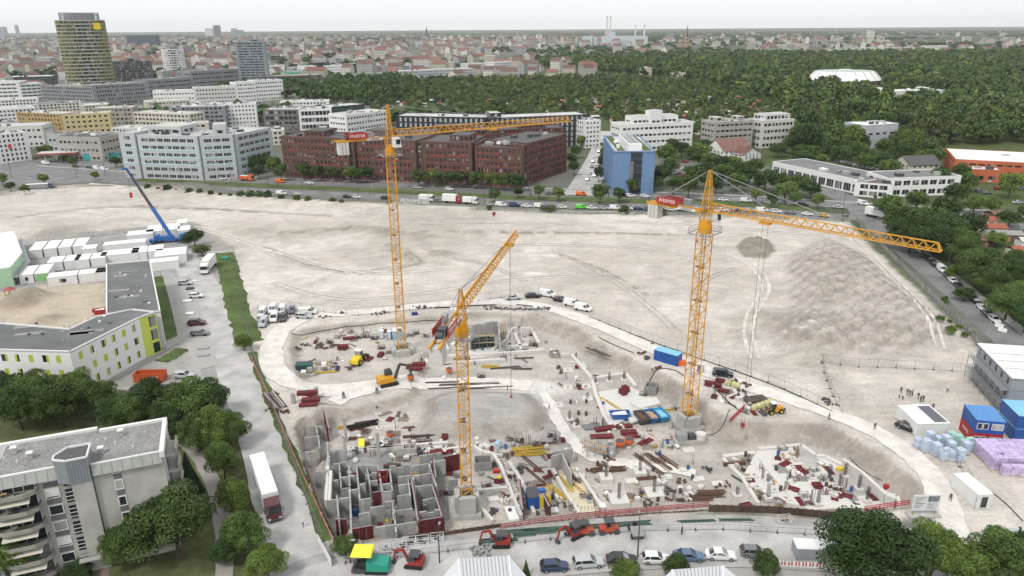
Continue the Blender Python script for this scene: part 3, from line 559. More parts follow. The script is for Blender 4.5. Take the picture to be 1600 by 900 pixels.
# ---------------------------------------------------------------- buildings
def rect(p1, p2, depth):
    """footprint from the front edge (left end, right end as seen) going back by depth; ccw"""
    d = (p2-p1); d.z = 0; d.normalize(); nn = Vector((-d.y, d.x, 0))*depth
    return [p1.copy(), p2.copy(), p2+nn, p1+nn]
def facade(wall, win, a, b, z0, h, floors, cw, ww, wh, sill, t=.28, end=1.0, fr=None, mull=0, indiv=None, gz=0.):
    """proud piers and bands round the panes: the panes sit back by t"""
    d = Vector((b[0]-a[0], b[1]-a[1],0)); L = d.length; d.normalize(); o = Vector((d.y, -d.x, 0)); fh = h/floors; n = max(1, int((L-2*end+cw-ww)/cw)); m0 = (L-(n*cw-(cw-ww)))/2
    P = lambda u, v, z: Vector((a[0], a[1],0))+d*u+o*v+Vector((0,0, z))
    def slab(mb, u0, u1, v0, v1, za, zb, m=0): mb.hexa([P(u0, v1, za), P(u1, v1, za), P(u1, v0, za), P(u0, v0, za), P(u0, v1, zb), P(u1, v1, zb), P(u1, v0, zb), P(u0, v0, zb)], m)
    zs = [z0]
    for f in range(floors):
        zb = z0+f*fh+sill; zt = zb+wh; slab(wall, 0, L, 0, t, zs[-1], zb); zs.append(zt); u = 0
        for i in range(n):
            us = m0+i*cw; slab(wall, u, us, 0, t-.003, zb, zt); u = us+ww
            g = win if indiv is None else MB()
            g.add([P(us, .04, zb), P(us+ww, .04, zb), P(us+ww, .04, zt), P(us, .04, zt)],[(0,1,2,3)],0)
            for q in range(mull): uu = us+ww*(q+1)/(mull+1); slab(g, uu-.04, uu+.04,.05,.11, zb, zt, 1)
            if indiv is not None: indiv.append(g)
        slab(wall, u, L, 0, t-.003, zb, zt)
    slab(wall, 0, L, 0, t, zs[-1], z0+h)
def bld(name, label, poly, h, floors=4, wallm=offwhite, roofm=roof_light, cw=3., ww=1.8, wh=1.5, sill=1.0, glassm=glass, frame=white, mull=0, parapet=.5, z0=0., sides=None, group=None, roofbits=True, cat='building', t=.28, indiv=False, pent=None, base=None):
    """h includes all floors; sides: which polygon edges carry windows (default all)"""
    c = sum((Vector((p[0], p[1],0)) for p in poly), Vector())/len(poly); T = thing(name, label, cat, (c.x, c.y, z0),0, group)
    q = [(p[0]-c.x, p[1]-c.y) for p in poly]; n = len(q); A = sum(q[i][0]*q[(i+1) % n][1]-q[(i+1) % n][0]*q[i][1] for i in range(n))
    if A < 0: q = q[::-1]
    wall, win = MB(), MB(); wall.prism(q, -.5, h)
    lst = [] if indiv else None
    for i in range(n):
        a, b = q[i], q[(i+1) % n]; L = math.hypot(b[0]-a[0], b[1]-a[1])
        if L < 2.5 or (sides is not None and i not in sides): continue
        facade(wall, win, a, b, 0, h, floors, cw, ww, wh, sill, t, mull=mull, indiv=lst)
    wall.build('wall', wallm, T)
    if indiv:
        for g in lst: g.build('window',[glassm, frame], T)
    else: win.build('windows',[glassm, frame], T, kind='stuff')
    rf = MB(); e = .3
    qq = [(x*(1+e/max(1, math.hypot(x, y))), y*(1+e/max(1, math.hypot(x, y)))) for x, y in q]
    rf.prism(q, h+.01, h+.12); ro = rf.build('roof', roofm, T)
    if parapet:
        pm = MB()
        for i in range(n):
            a, b = Vector((*q[i],0)), Vector((*q[(i+1) % n],0)); d = (b-a).normalized(); o = Vector((d.y, -d.x, 0)); w0, w1 = o*(t+.02),-o*.25
            pm.hexa([a+w0-d*t, b+w0+d*t, b+w1+d*t, a+w1-d*t, *[v+Vector((0,0, parapet)) for v in (a+w0-d*t, b+w0+d*t, b+w1+d*t, a+w1-d*t)]])
        pm.build('parapet', wallm, ro, (0,0, h+.002*1))
    if roofbits:
        r = random.Random(len(label)*7+int(h*10)); k = 3+int(r.random()*4)
        d0 = Vector((q[1][0]-q[0][0], q[1][1]-q[0][1],0)); dv = Vector((q[-1][0]-q[0][0], q[-1][1]-q[0][1],0)); ang = math.atan2(d0.y, d0.x)
        for _ in range(k):
            s = Vector((q[0][0], q[0][1],0))+d0*r.uniform(.12,.88)+dv*r.uniform(.2,.8); sz = (r.uniform(1.2,4), r.uniform(1.2,3), r.uniform(.6,1.8))
            MB().cbox((0,0,0), sz, ang).build('roof_vent', r.choice([steel, white, concrete, dark_metal]), ro, (s.x, s.y, h+.11))
    if pent:
        d0 = Vector((q[1][0]-q[0][0], q[1][1]-q[0][1],0)); dv = Vector((q[-1][0]-q[0][0], q[-1][1]-q[0][1],0))
        for (u0, u1, v0, v1, ph) in pent:
            pp = [Vector((q[0][0], q[0][1],0))+d0*u+dv*v for u, v in ((u0, v0),(u1, v0),(u1, v1),(u0, v1))]; pw, pg = MB(), MB(); pw.prism([(p.x, p.y) for p in pp], h+.1, h+ph)
            for i in range(4):
                if (pp[(i+1) % 4]-pp[i]).length > 3: facade(pw, pg, pp[i], pp[(i+1) % 4], h+.1, ph-.1,1, cw, ww, min(wh, ph-1.2),.7,.15)
            po = pw.build('penthouse', wallm, T); pg.build('penthouse_windows',[glassm, frame], po, kind='stuff')
            MB().prism([(p.x, p.y) for p in pp], h+ph+.005, h+ph+.2).build('penthouse_roof', roofm, po)
    return T
def BF(name, label, l, r, depth, top=None, h=None, **k):
    p1, p2 = G(*l), G(*r)
    if h is None: h = HT(l[0], l[1], top)
    return bld(name, label, rect(p1, p2, depth), h, **k)
W = dict
cream = M('cream_render',(.6,.56,.48),.85,.08,.5); beige = M('beige_concrete',(.4,.375,.335),.9,.1,.5); grey_w = M('grey_cladding',(.26,.27,.285),.7,.1,.5); ltgrey = M('light_grey_cladding',(.46,.48,.5),.6,.08,.5)
brown = M('brown_brick',(.125,.068,.056),.9,.15,.8, var2=.1); blackc = M('black_cladding',(.035,.036,.042),.5,.15,.5); ochre = M('ochre_render',(.42,.29,.14),.85,.1,.5); yellowr = M('yellow_render',(.58,.48,.25),.85,.08,.5)
blue_r = M('blue_render',(.15,.25,.43),.7,.06,.6); cyan = M('pale_cyan_panel',(.45,.66,.68),.5,.08,.6); glass_g = M('green_glass',(.07,.11,.105),.12,.25,.2, spec=.6); redframe = M('red_window_panel',(.3,.035,.03),.6,.15,.5); lime = M('lime_render',(.6,.66,.12),.8,.05,.8)
# --- brown brick offices, in long segments with red panels
def brick_block(label, l, r, depth, top, fl, group=None, **k):
    T = brick_core(label, l, r, depth, top, fl, group, **k); p1, p2 = G(*l), G(*r); h = HT(*l, top); d = p2-p1; L = d.length; d.normalize(); o = Vector((d.y, -d.x, 0)); mb = MB(); rr = random.Random(l[0]); c = T.location; n = int(L/2.3)
    for f in range(fl):
        for i in range(n-1):
            if rr.random() < .42: a = p1-c+d*((L-n*2.3)/2+.6+i*2.3)+o*.3+Vector((0,0, f*h/fl+.72)); mb.beam(a, a+d*1.9,.08,.5)
    mb.build('red_panels', M('red_spandrel',(.36,.06,.05),.6,.2,1), T, kind='stuff'); return T
def brick_core(label, l, r, depth, top, fl, group=None, **k): return BF('brick_offices', label, l, r, depth, top, floors=fl, wallm=brown, roofm=roof_dark, cw=2.3, ww=1.15, wh=1.75, sill=1.0, frame=redframe, mull=1, group=group, **k)
brick_block('brown brick office block, leftmost wing behind street trees',(446,277),(548,282),22,214,6, pent=[(.3,.6,.2,.8,3)])
brick_block('brown brick office block with red window frames left of left crane',(556,280),(652,286),26,217,6, pent=[(.1,.4,.3,.8,3.5)])
brick_block('brown brick office block behind the left crane mast',(664,287),(738,290),26,222,6, pent=[(.5,.9,.2,.7,3)])
brick_block('brown brick office block, plain right wing',(744,290),(816,294),26,230,6)
brick_block('brown brick office corner block with dark glazed front',(824,288),(884,268),24,225,6)
BF('office_building', 'dark glazed corner facade between brown brick wings',(818,292),(824,290),18,229, floors=6, wallm=brown, roofm=roof_dark, cw=2, ww=1.6, wh=2.4, sill=.6)
brick_block('brown brick rear wing with rooftop plant behind the front offices',(600,262),(880,250),16,210,7, roofbits=True, pent=[(.3,.5,.2,.8,3),(.75,.9,.2,.8,3)])
# black facades behind
BF('office_building', 'long black office building with light panels, left half behind crane jib',(622,232),(760,236),20,182, floors=6, wallm=blackc, roofm=roof_light, cw=3.4, ww=1.5, wh=2.6, sill=.5, glassm=ltgrey, frame=blackc)
BF('office_building', 'long black office building with light panels, right half',(762,236),(915,228),20,186, floors=6, wallm=blackc, roofm=roof_light, cw=3.4, ww=1.5, wh=2.6, sill=.5, glassm=ltgrey, frame=blackc, pent=[(.05,.15,.2,.7,3)])
BF('office_building', 'slim white building with a blue square at right end of black offices',(913,232),(937,230),16,190, floors=6, wallm=white, cw=2.6, ww=1.4, wh=1.3)
# blue block
tb = BF('blue_office', 'blue office block with central glass stairwell and green roof strips',(957,303),(1019,303),52,238, floors=6, wallm=blue_r, roofm=roof_light, cw=3, ww=2.2, wh=1.9, sill=.8, sides=[1,3], parapet=.6)
p1, p2 = G(957,303), G(1019,303); hb = HT(957,303,238); wv = p2-p1; c0 = tb.location
mb = MB()
for f in range(6):
    for i in range(4): mb.box(-2.7+i*1.35,-26.5,.6+f*hb/6,-2.7+i*1.35+1.22,-26.1,.6+f*hb/6+hb/6-.5)
mb.build('stair_glazing', glass, tb, (wv.x*.02,.0,0))
mb = MB().box(-7.8,-22,0,-4.6,24,.25).box(4.6,-22,0,7.8,24,.25); mb.build('green_roof', grass, tb, (0,0, hb+.15))
mb = MB().box(-3.2,-23,0,3.2,10,3.2); mb.build('penthouse', white, tb, (0,0, hb+.13)); MB().box(-2.4,-20,0,-.4,8,.6).box(.4,-20,0,2.4,8,.6).build('rooflight', steel, tb, (0,0, hb+3.34))
BF('office_building', 'white office building with tall stair tower behind the blue block',(968,238),(1080,232),15,196, floors=4, wallm=white, cw=3, ww=2.3, wh=1.4, pent=[(.18,.82,.25,.9,4.5),(.4,.56,.02,.5,8)])
BF('office_building', 'beige concrete office with window bands right of the white office',(1114,236),(1173,232),15,192, floors=5, wallm=beige, cw=3.4, ww=2.7, wh=1.3, pent=[(.1,.3,.3,.8,2.5),(.7,.85,.3,.8,2.5)])
BF('office_building', 'white terraced office half hidden by trees right of beige office',(1188,232),(1236,228),15,190, floors=4, wallm=offwhite, cw=3, ww=2.3, wh=1.9, pent=[(.15,.95,.2,.9,3.6)])
BF('office_building', 'flat-roofed white building among trees right of the terraced office',(1274,205),(1306,203),12,186, floors=3, wallm=offwhite)
BF('house', 'white wedge-roofed building standing in the wood',(1348,232),(1398,228),18,197, floors=2, wallm=ltgrey, cw=6, ww=3.2, wh=1.4, roofm=white)
def gable(name, label, l, r, depth, eave, ridge, wm, rm, cw=3.2, floors=2, group=None, axis=0):
    p1, p2 = (G(*l), G(*r)) if not isinstance(l, Vector) else (l, r); po = rect(p1, p2, depth); c = sum(po, Vector())/4; T = thing(name, label, 'house', c, 0, group)
    q = [p-c for p in po]; w, g = MB(), MB(); w.prism([(v.x, v.y) for v in q],-.4, eave)
    for i in range(4): facade(w, g, q[i], q[(i+1) % 4],0, eave, floors, cw, 1.1,1.3,.9,.12)
    e = Vector((0,0, eave)); rg = Vector((0,0, ridge))
    if axis == 0: a, b2 = (q[0]+q[3])/2+rg, (q[1]+q[2])/2+rg; pairs = ((q[0], q[1], b2, a),(q[2], q[3], a, b2)); tri = ((q[3], q[0], a),(q[1], q[2], b2))
    else: a, b2 = (q[0]+q[1])/2+rg, (q[3]+q[2])/2+rg; pairs = ((q[1], q[2], b2, a),(q[3], q[0], a, b2)); tri = ((q[0], q[1], a),(q[2], q[3], b2))
    for u, v, t in tri: w.add([u+e, v+e, t],[(0,1,2)])
    w.build('wall', wm, T); g.build('windows',[glass, white], T, kind='stuff'); rf = MB()
    for u, v, s, t in pairs:
        u, v = u+e, v+e; out = ((u-t)).normalized()*.5; sd = (v-u).normalized()*.4; k = [u+out-sd, v+out+sd, s+sd, t-sd]; nn = (k[1]-k[0]).cross(k[3]-k[0]).normalized()*.18
        rf.hexa([x+nn*.1 for x in k]+[x+nn for x in k])
    ro = rf.build('roof', rm, T); MB().box(-.35,-.35,0,.35,.35,1.6).build('chimney', brown, ro, tuple((a+(b2-a)*.3)-Vector((0,0,.7)))); return T
gable('house', 'white house with big red tiled roof behind roadside trees',(1130,250),(1172,246),16,5,11, white, roof_red)
gable('house', 'red roofed annex right of the red tiled house',(1160,252),(1188,248),10,3.5,7, white, roof_red, axis=1)
gable('house', 'cream gabled house in the gardens behind the offices',(1258,165),(1283,165),12,5,10, cream, roof_dark, axis=1)
gable('house', 'small cream house hidden among garden trees',(1297,170),(1312,169),10,4,8, cream, roof_dark)
# --- showroom with long dark roof (right)
BF('showroom', 'long low showroom with dark flat roof and white frame',(1206,272),(1345,305),22, h=6.5, floors=1, wallm=white, roofm=roof_grey, cw=5.2, ww=4.2, wh=3.6, sill=.7, mull=2, parapet=.3)
BF('showroom', 'lower middle showroom section with brown roof',(1334,306),(1392,311),14, h=6.3, floors=2, wallm=white, roofm=M('brown_roof',(.17,.12,.1),.95,.15,.5), cw=4, ww=3.3, wh=2, sill=.7, mull=1, parapet=.3)
BF('showroom', 'two-storey white showroom with grey roof at right end',(1384,308),(1496,304),17, h=8.5, floors=2, wallm=white, roofm=roof_grey, cw=4.4, ww=3.4, wh=2.2, sill=1., mull=1, parapet=.4)
BF('warehouse', 'big white-roofed warehouse with orange walls at right edge',(1488,276),(1720,290),38, h=9, floors=1, wallm=M('hall_orange',(.48,.13,.06),.7), roofm=white, cw=4, ww=3, wh=.9, sill=6.6, parapet=.25)
BF('warehouse', 'low orange front building before the white-roofed warehouse',(1500,283),(1560,286),10, h=6, floors=1, wallm=M('hall_orange'), roofm=white, cw=5, ww=3, wh=2, sill=1.2)
gable('house', 'pale house with dark hipped roof beside the warehouse',(1420,272),(1468,270),14,4.5,8.5, cream, roof_dark)
# --- arena in the wood: oval drum with sloping white roof
p = G(1317,131); T = thing('arena', 'big white-roofed oval arena standing in the wood', 'arena', p)
nn = 40; rx, ry = 48,40; mb = MB()
rings = [(1.0,0),(1.0,5),(1.03,6),(.78,17),(.76,17.4),(0.05,18)]
for s, z in rings[:2]: pass
def ell(mb, lv, m=0):
    vs = [(s*rx*math.cos(2*math.pi*k/nn), s*ry*math.sin(2*math.pi*k/nn), z) for s, z in lv for k in range(nn)]
    mb.add(vs, [(i*nn+k, i*nn+(k+1) % nn, (i+1)*nn+(k+1) % nn, (i+1)*nn+k) for i in range(len(lv)-1) for k in range(nn)], m)
ell(mb, rings[:2]); mb.build('wall', M('arena_wall',(.2,.13,.11),.8), T); mb = MB(); ell(mb, rings[1:4]); mb.build('roof', white, T); mb = MB(); ell(mb, rings[3:]); mb.build('roof_deck', roof_light, T); MB().cbox((0,0,18),(14,6,1.4)).build('roof_vent', white, T)
for k in range(20):
    a = 2*math.pi*k/20; mb = MB().beam((1.035*rx*math.cos(a),1.035*ry*math.sin(a),6.1),(.79*rx*math.cos(a),.79*ry*math.sin(a),17.2),.5); mb.build('roof_rib', ltgrey, T)
BF('hall', 'long flat white hall in the wood below the arena',(1368,152),(1475,150),20, h=6, floors=1, wallm=offwhite, roofm=white, pent=[(.08,.16,.2,.8,3),(.7,.8,.2,.8,3)])
BF('hall', 'pale low building left of the arena foot',(1268,143),(1310,142),14, h=5, floors=1, roofm=roof_light)
# --- white office with cyan bands, four angled segments
def wo_seg(label, l, r, depth, top, **k):
    T = BF('white_offices', label, l, r, depth, top, floors=6, wallm=ltgrey, roofm=roof_light, cw=4.4, ww=3.6, wh=1.65, sill=.9, mull=2, **k)
    p1, p2 = G(*l), G(*r); h = HT(*l, top); c = T.location; d = (p2-p1).normalized(); o = Vector((d.y, -d.x, 0)); mb = MB()
    for f in (2,3,4): z = f*h/6+.15; mb.beam(p1-c+o*.36+Vector((0,0, z+.35)), p2-c+o*.36+Vector((0,0, z+.35)),.14,.55)
    mb.build('cyan_band', cyan, T); return T
wo_seg('white office block with cyan bands, left end at junction',(198,278),(222,279),24,208)
wo_seg('white office block with cyan bands, long left wing',(226,279),(318,282),24,212, pent=[(.05,.6,.3,.9,4)])
wo_seg('white office block with cyan bands, curved middle',(322,282),(372,279),24,214, pent=[(.4,.8,.2,.7,5)])
wo_seg('white office block with cyan bands, right end',(374,278),(430,262),22,212)
# --- middle-left town blocks
for args in [
 ('white hotel with red sign beside the left junction',(0,256),(50,250),16,212, dict(floors=6, wallm=white, cw=2.4, ww=1.1, wh=1.6)),
 ('low white block behind the hotel at left edge',(-40,232),(72,228),18,200, dict(floors=3, wallm=offwhite)),
 ('concrete workshop block beside the petrol station',(94,250),(163,252),16,214, dict(floors=3, wallm=beige, roofm=roof_dark)),
 ('low dark-roofed block behind petrol station',(78,236),(178,238),14,210, dict(floors=2, wallm=ltgrey, roofm=M('moss_roof',(.16,.15,.1),1,.3,.3))),
 ('ochre apartment house with balconies',(34,214),(103,218),16,176, dict(floors=6, wallm=ochre, cw=3.2, ww=1.6)),
 ('yellow apartment house right of the ochre one',(104,218),(178,214),16,180, dict(floors=5, wallm=yellowr, cw=3.6, ww=1.8)),
 ('pale apartment row with balconies behind yellow house, left part',(150,204),(212,202),16,170, dict(floors=5, wallm=beige, cw=3, ww=2)),
 ('pale apartment row with balconies, middle part',(214,208),(300,212),16,176, dict(floors=5, wallm=cream, cw=3.4, ww=2.2)),
 ('grey apartment row with balconies right of the pale row',(270,206),(356,204),16,168, dict(floors=6, wallm=grey_w, cw=3.4, ww=2.4)),
 ('white block with small square windows',(357,202),(404,200),15,164, dict(floors=6, wallm=white, cw=2.6, ww=1.2, wh=1.3)),
 ('low white terrace with roof decks in front of apartment row',(178,222),(262,226),14,200, dict(floors=3, wallm=offwhite)),
 ('white terrace right of the roof-deck terrace',(262,226),(330,222),14,196, dict(floors=4, wallm=cream, cw=3.4, ww=2.4)),
 ('long grey curved podium below the tall yellow tower, left',(68,162),(150,166),30,134, dict(floors=5, wallm=grey_w, roofm=concrete_d, cw=2.6, ww=1.5, wh=2.2)),
 ('long grey podium below the tall yellow tower, right',(152,166),(232,160),30,134, dict(floors=5, wallm=grey_w, roofm=concrete_d, cw=2.6, ww=1.5, wh=2.2)),
 ('grey banded office wing right of podium',(234,152),(300,146),30,126, dict(floors=4, wallm=grey_w, roofm=roof_grey, cw=4, ww=3.4)),
 ('grey banded office wing before the blue high-rise',(302,146),(376,140),30,112, dict(floors=5, wallm=grey_w, roofm=roof_grey, cw=4, ww=3.4)),
 ('white office with striped bands at left edge',(-30,160),(36,158),30,130, dict(floors=5, wallm=white, cw=5, ww=4.4, wh=1.7, glassm=glass_g)),
 ('green glazed office with white bands left of the podium',(36,158),(70,156),30,132, dict(floors=5, wallm=white, cw=5, ww=4.4, wh=1.7, glassm=glass_g)),
 ('low white hall with dark edge behind the striped office',(0,136),(82,134),30,121, dict(floors=2, wallm=dark_metal, roofm=white)),
 ('white low offices below the grey wings, left',(242,165),(306,163),18,143, dict(floors=3, wallm=white)),
 ('white low offices below the grey wings, right',(306,163),(372,160),18,138, dict(floors=4, wallm=offwhite)),
 ('white grid offices below the blue high-rise',(372,160),(402,158),18,130, dict(floors=5, wallm=white, cw=2.8, ww=1.8)),
 ('white stepped offices right of blue high-rise',(400,158),(444,155),18,127, dict(floors=5, wallm=white, cw=2.8, ww=1.8)),
 ('dark and white grid office, dark left half',(416,214),(470,214),18,172, dict(floors=5, wallm=M('dark_grey_grid',(.17,.16,.15),.7), cw=3.4, ww=2.7, wh=2.2)),
 ('dark and white grid office, white framed right half',(471,214),(521,212),18,172, dict(floors=4, wallm=white, cw=2.6, ww=2.3, wh=2.9, sill=.9)),
 ('dark glass office behind the white framed grid',(520,208),(572,202),18,168, dict(floors=5, wallm=M('glass_wall',(.05,.07,.075),.3), glassm=glass_g, cw=3, ww=2.7, wh=2.6, sill=.5)),
 ('bright white office with rows of dark windows behind left crane',(544,224),(606,214),18,181, dict(floors=5, wallm=white, cw=2.6, ww=1.7, wh=1.4)),
 ('low white building with small windows before the white office',(505,222),(540,220),14,202, dict(floors=2, wallm=offwhite)),
 ('dark flat-roofed office behind the grid office',(440,182),(515,180),16,160, dict(floors=4, wallm=white, glassm=glass_b)),
 ('long low dark office with white edge in the park',(420,140),(505,136),26,120, dict(floors=4, wallm=M('brown_dark',(.13,.12,.11),.8), cw=4, ww=3.3)),
 ('pale green glass block behind the dark park office',(444,122),(476,122),20,112, dict(floors=2, wallm=M('mint_cladding',(.16,.38,.32),.6), glassm=M('mint_cladding'))),
 ('mint green pavilion at the edge of the park',(492,140),(522,138),16,129, dict(floors=2, wallm=M('mint_cladding'))),
 ('white offices left of the mint green block',(420,122),(446,121),24,103, dict(floors=5, wallm=white)),
 ('white offices right of the mint green block',(476,121),(496,120),24,104, dict(floors=5, wallm=white)),
 ('black office behind the white offices',(492,119),(516,118),24,98, dict(floors=5, wallm=blackc)),
 ('white cube offices beside the black office',(508,119),(545,118),24,103, dict(floors=4, wallm=white)),
 ('black cube office right of the white cube',(546,114),(566,113),24,100, dict(floors=4, wallm=blackc)),
 ('low dark office row at the park edge',(575,112),(640,111),30,104, dict(floors=3, wallm=grey_w)),
 ('red roofed low row at park edge',(560,121),(615,120),16,115, dict(floors=2, wallm=offwhite, roofm=roof_red)),
 ('pale glazed office row beside the park, left',(616,124),(685,121),30,112, dict(floors=3, wallm=ltgrey, roofm=roof_light)),
 ('pale glazed office row beside the park, right',(686,121),(742,119),30,109, dict(floors=3, wallm=ltgrey, roofm=roof_light)),
 ('white apartment row at wood edge, left',(730,112),(770,110),20,100, dict(floors=4, wallm=white)),
 ('white apartment row at wood edge, right',(772,112),(812,109),20,98, dict(floors=4, wallm=white)),
 ('white terrace among trees above the gardens, left',(856,104),(890,103),18,98, dict(floors=3, wallm=white)),
 ('white terrace among trees above the gardens, middle',(898,103),(940,102),18,95, dict(floors=4, wallm=white)),
 ('white terrace among trees above the gardens, right',(940,104),(985,105),18,98, dict(floors=3, wallm=white)),
 ('stepped white apartment slab beyond the wood, left',(1305,88),(1342,86),22,78, dict(floors=6, wallm=white)),
 ('stepped white apartment slab beyond the wood, right',(1342,86),(1368,85),22,75, dict(floors=6, wallm=white)),
 ('cream apartment row beyond the wood',(1390,83),(1430,82),22,75, dict(floors=5, wallm=cream)),
 ('white apartment row beyond the wood at right',(1445,82),(1480,81),22,72, dict(floors=5, wallm=white)),
 ('low white school block beyond the wood at right edge',(1555,86),(1590,85),26,81, dict(floors=3, wallm=white)),
 ('long cream block on the far right',(1505,85),(1550,84),22,80, dict(floors=3, wallm=offwhite)),
]:
    lb, l, r, dp, top, kw = args; BF('town_building', lb, l, r, dp, top, **kw)
MB().box(-1.1,-.06,-1.1,1.1,.06,1.1).build('hotel_sign', red_p, None, tuple(G(22,254)+Vector((0,-.5, HT(22,254,229)))),0, label='small red square hotel sign on the white wall', cat='sign')
MB().box(-2.2,-.06,-2.2,2.2,.06,2.2).build('facade_sign', M('sign_blue',(.03,.25,.6)), None, tuple(G(931,230)+Vector((0,-.5, HT(931,230,203)))),0, label='bright blue square sign on the slim white building', cat='sign')
for i, (l, r, dp, tp) in enumerate([((0,190),(58,186),30,172),((60,182),(130,178),26,164),((132,180),(176,177),26,166),((180,192),(232,188),24,172),((300,190),(352,186),22,166),((0,210),(34,207),22,194),((232,178),(300,174),22,160),((372,182),(412,178),22,162),((-10,172),(62,168),26,158),((142,232),(186,234),16,212),((404,228),(446,226),16,206),((545,128),(560,127),20,118),((560,108),(615,106),24,100),((640,108),(700,106),24,99)]): BF('town_building', f'flat-roofed pale town building filling between the named blocks, {ORD[i]} of these', l, r, dp, tp, floors=3+i % 2, wallm=[white, offwhite, cream, ltgrey][i % 4], roofm=[roof_light, roof_grey][i % 2], group='flat pale town buildings')
for i, (x0, x1, yy) in enumerate([(548,557,283),(652,664,287),(738,745,290)]): BF('brick_offices', f'recessed glazed bay between brown brick blocks, {ORD[i]} from left',(x0, yy-2),(x1, yy-1.6),18,219+3*i, floors=6, wallm=brown, roofm=roof_dark, cw=1.8, ww=1.4, wh=2.3, sill=.7, group='recessed brick bays', roofbits=False)
# --- tall buildings
def round_tower(label, px, base, top, wpx, fl, aspect, wallm, pm, pm2, crown=False, lean=0., group=None):
    p = G(px, base); h = HT(px, base, top); w = wpx/ (FPX/(p.y*_cp+75*_sp)); T = thing('tower_block', label, 'tower', p, math.atan2(-p.x, p.y)); a, b2 = w/2, w/2*aspect; n = 36; fh = h/fl
    pt = lambda k, s=1.: (s*a*np.sign(math.cos(k))*abs(math.cos(k))**.6, s*b2*np.sign(math.sin(k))*abs(math.sin(k))**.6)
    ang = [2*math.pi*k/n for k in range(n)]
    MB().prism([pt(k, .975) for k in ang],0, h).build('glass_core', glass, T)
    r = random.Random(3)
    for f in range(fl+1):
        mb = MB(); z = f*fh; mb.prism([pt(k, 1.0) for k in ang], z-.65, z+.6); mb.build('floor_band', wallm, T)
    mb = MB(); m2 = MB()
    for f in range(fl):
        for k in range(n*2):
            t = math.pi*k/n; q = pt(t, 1.0); tgt = mb if r.random() < .5 else m2
            if r.random() < .8: tgt.cbox((q[0]*.99, q[1]*.99, f*fh+.4),(.9,.9, fh-.8), t)
    mb.build('facade_panels', pm, T, kind='stuff'); m2.build('facade_panels', pm2, T, kind='stuff')
    MB().prism([pt(k, .93) for k in ang], h+.46, h+.7).build('roof', roof_grey, T)
    if crown:
        mb = MB().prism([(x*.6, y*.6) for x, y in (pt(k) for k in ang)], h+.5, h+7.5); mb.build('roof_plant', grey_w, T); mb = MB()
        for k in range(n):
            x, y = pt(ang[k],.8); x2, y2 = pt(ang[(k+1) % n],.8); mb.beam((x, y, h+.5),(x, y, h+8),.5)
            for z in (3,5.5,8): mb.beam((x, y, h+z),(x2, y2, h+z),.5)
        mb.build('crown_screen', steel, T)
    return T
tw = round_tower('tall yellow and olive patterned office tower with lattice crown',148,153,32,66,22,.8, M('tower_band',(.44,.44,.39),.6), M('olive_panel',(.16,.155,.085),.6), M('yellow_panel',(.29,.28,.1),.6), True)
_w = 33/1.3
MB().cbox((0,0,0),(7,.6,7)).build('round_sign', yellow_p, tw, (_w*.62,-_w*.82, HT(148,153,46)))
round_tower('white rounded hotel tower with window grid',276,122,77,32,12,.8, white, white, offwhite)
BF('high_rise', 'grey-blue high-rise slab with dark window stripe',(376,140),(421,139),26,66, floors=18, wallm=M('blue_grey_cladding',(.25,.29,.32),.5), roofm=roof_dark, cw=6.2, ww=5.6, wh=1.5, sill=.8, pent=[(.4,.8,.3,.8,4)])
BF('office_building', 'dark gridded office block right of the yellow tower',(182,136),(242,134),26,97, floors=9, wallm=M('dark_grid',(.1,.1,.105),.6), roofm=roof_dark, cw=4, ww=3, wh=2.4, pent=[(.4,.55,.2,.7,4)])
BF('office_building', 'long blue-black glazed slab on the far side of town',(200,72),(244,72),30,55.5, floors=6, wallm=M('navy_glass',(.05,.07,.1),.4), glassm=glass_b, roofbits=False)
def far_tower(label, px, base, top, wpx, m):
    p = G(px, base); w = wpx*(p.y*_cp)/FPX; return bld('high_rise', label, rect(p-Vector((w/2,0,0)), p+Vector((w/2,0,0)), w*.7), HT(px, base, top),14, wallm=m, roofm=roof_dark, cw=w/6, ww=w/8, wh=1.6, roofbits=False)
far_tower('slender blue-grey skyscraper on the far left horizon',28,57,39,4.5, M('far_blue',(.2,.25,.32),.5)); far_tower('wide pale high-rise at left edge of horizon',4,57,42,10, M('far_blue')); far_tower('dark skyscraper on the horizon left of centre',339.5,57,39.5,9, M('navy_glass')); far_tower('pale high-rise just left of the dark skyscraper',327,58,44,11, offwhite); far_tower('small dark block right of the dark skyscraper',366,56,44.5,8, M('far_blue')); far_tower('low dark block on the horizon right of centre-left',376,56,47,8, M('far_blue'))
far_tower('white slab in the distant woods at right',1360,63,48,9, white); far_tower('white distant block beyond the power station woods',842,64,54,8, white)
# church spires
def spire(label, px, base, top, w, bodym, roofm, sq=.55, n=8):
    p = G(px, base); h = HT(px, base, top); T = thing('church', label, 'church', p); MB().box(-w*.5,-w*.5,0, w*.5, w*.5, h*.45).build('tower', bodym, T); MB().box(-w*.38,-w*.38, h*.45, w*.38, w*.38, h*.68).build('belfry', bodym, T)
    MB().cyl((0,0, h*.68), w*.42, h*.1, n, 0, w*.22).cyl((0,0, h*.78), w*.2, h*.22, n, 0,.05).build('spire', roofm, T); MB().box(-w*1.3, w*.2,0, w*1.3, w*3.5, h*.25).build('nave', bodym, T)
    mb = MB().add([(-w*1.4, w*.1, h*.25),(w*1.4, w*.1, h*.25),(w*1.4, w*3.6, h*.25),(-w*1.4, w*3.6, h*.25),(0, w*.1, h*.38),(0, w*3.6, h*.38)],[(0,1,4),(1,2,5,4),(2,3,5),(3,0,4,5)]); mb.build('nave_roof', roof_red, T)
    for z in (.2,.35,.5,.6): MB().box(-w*.14,-w*.53, h*z, w*.14,-w*.3, h*(z+.07)).build('window', glass, T)
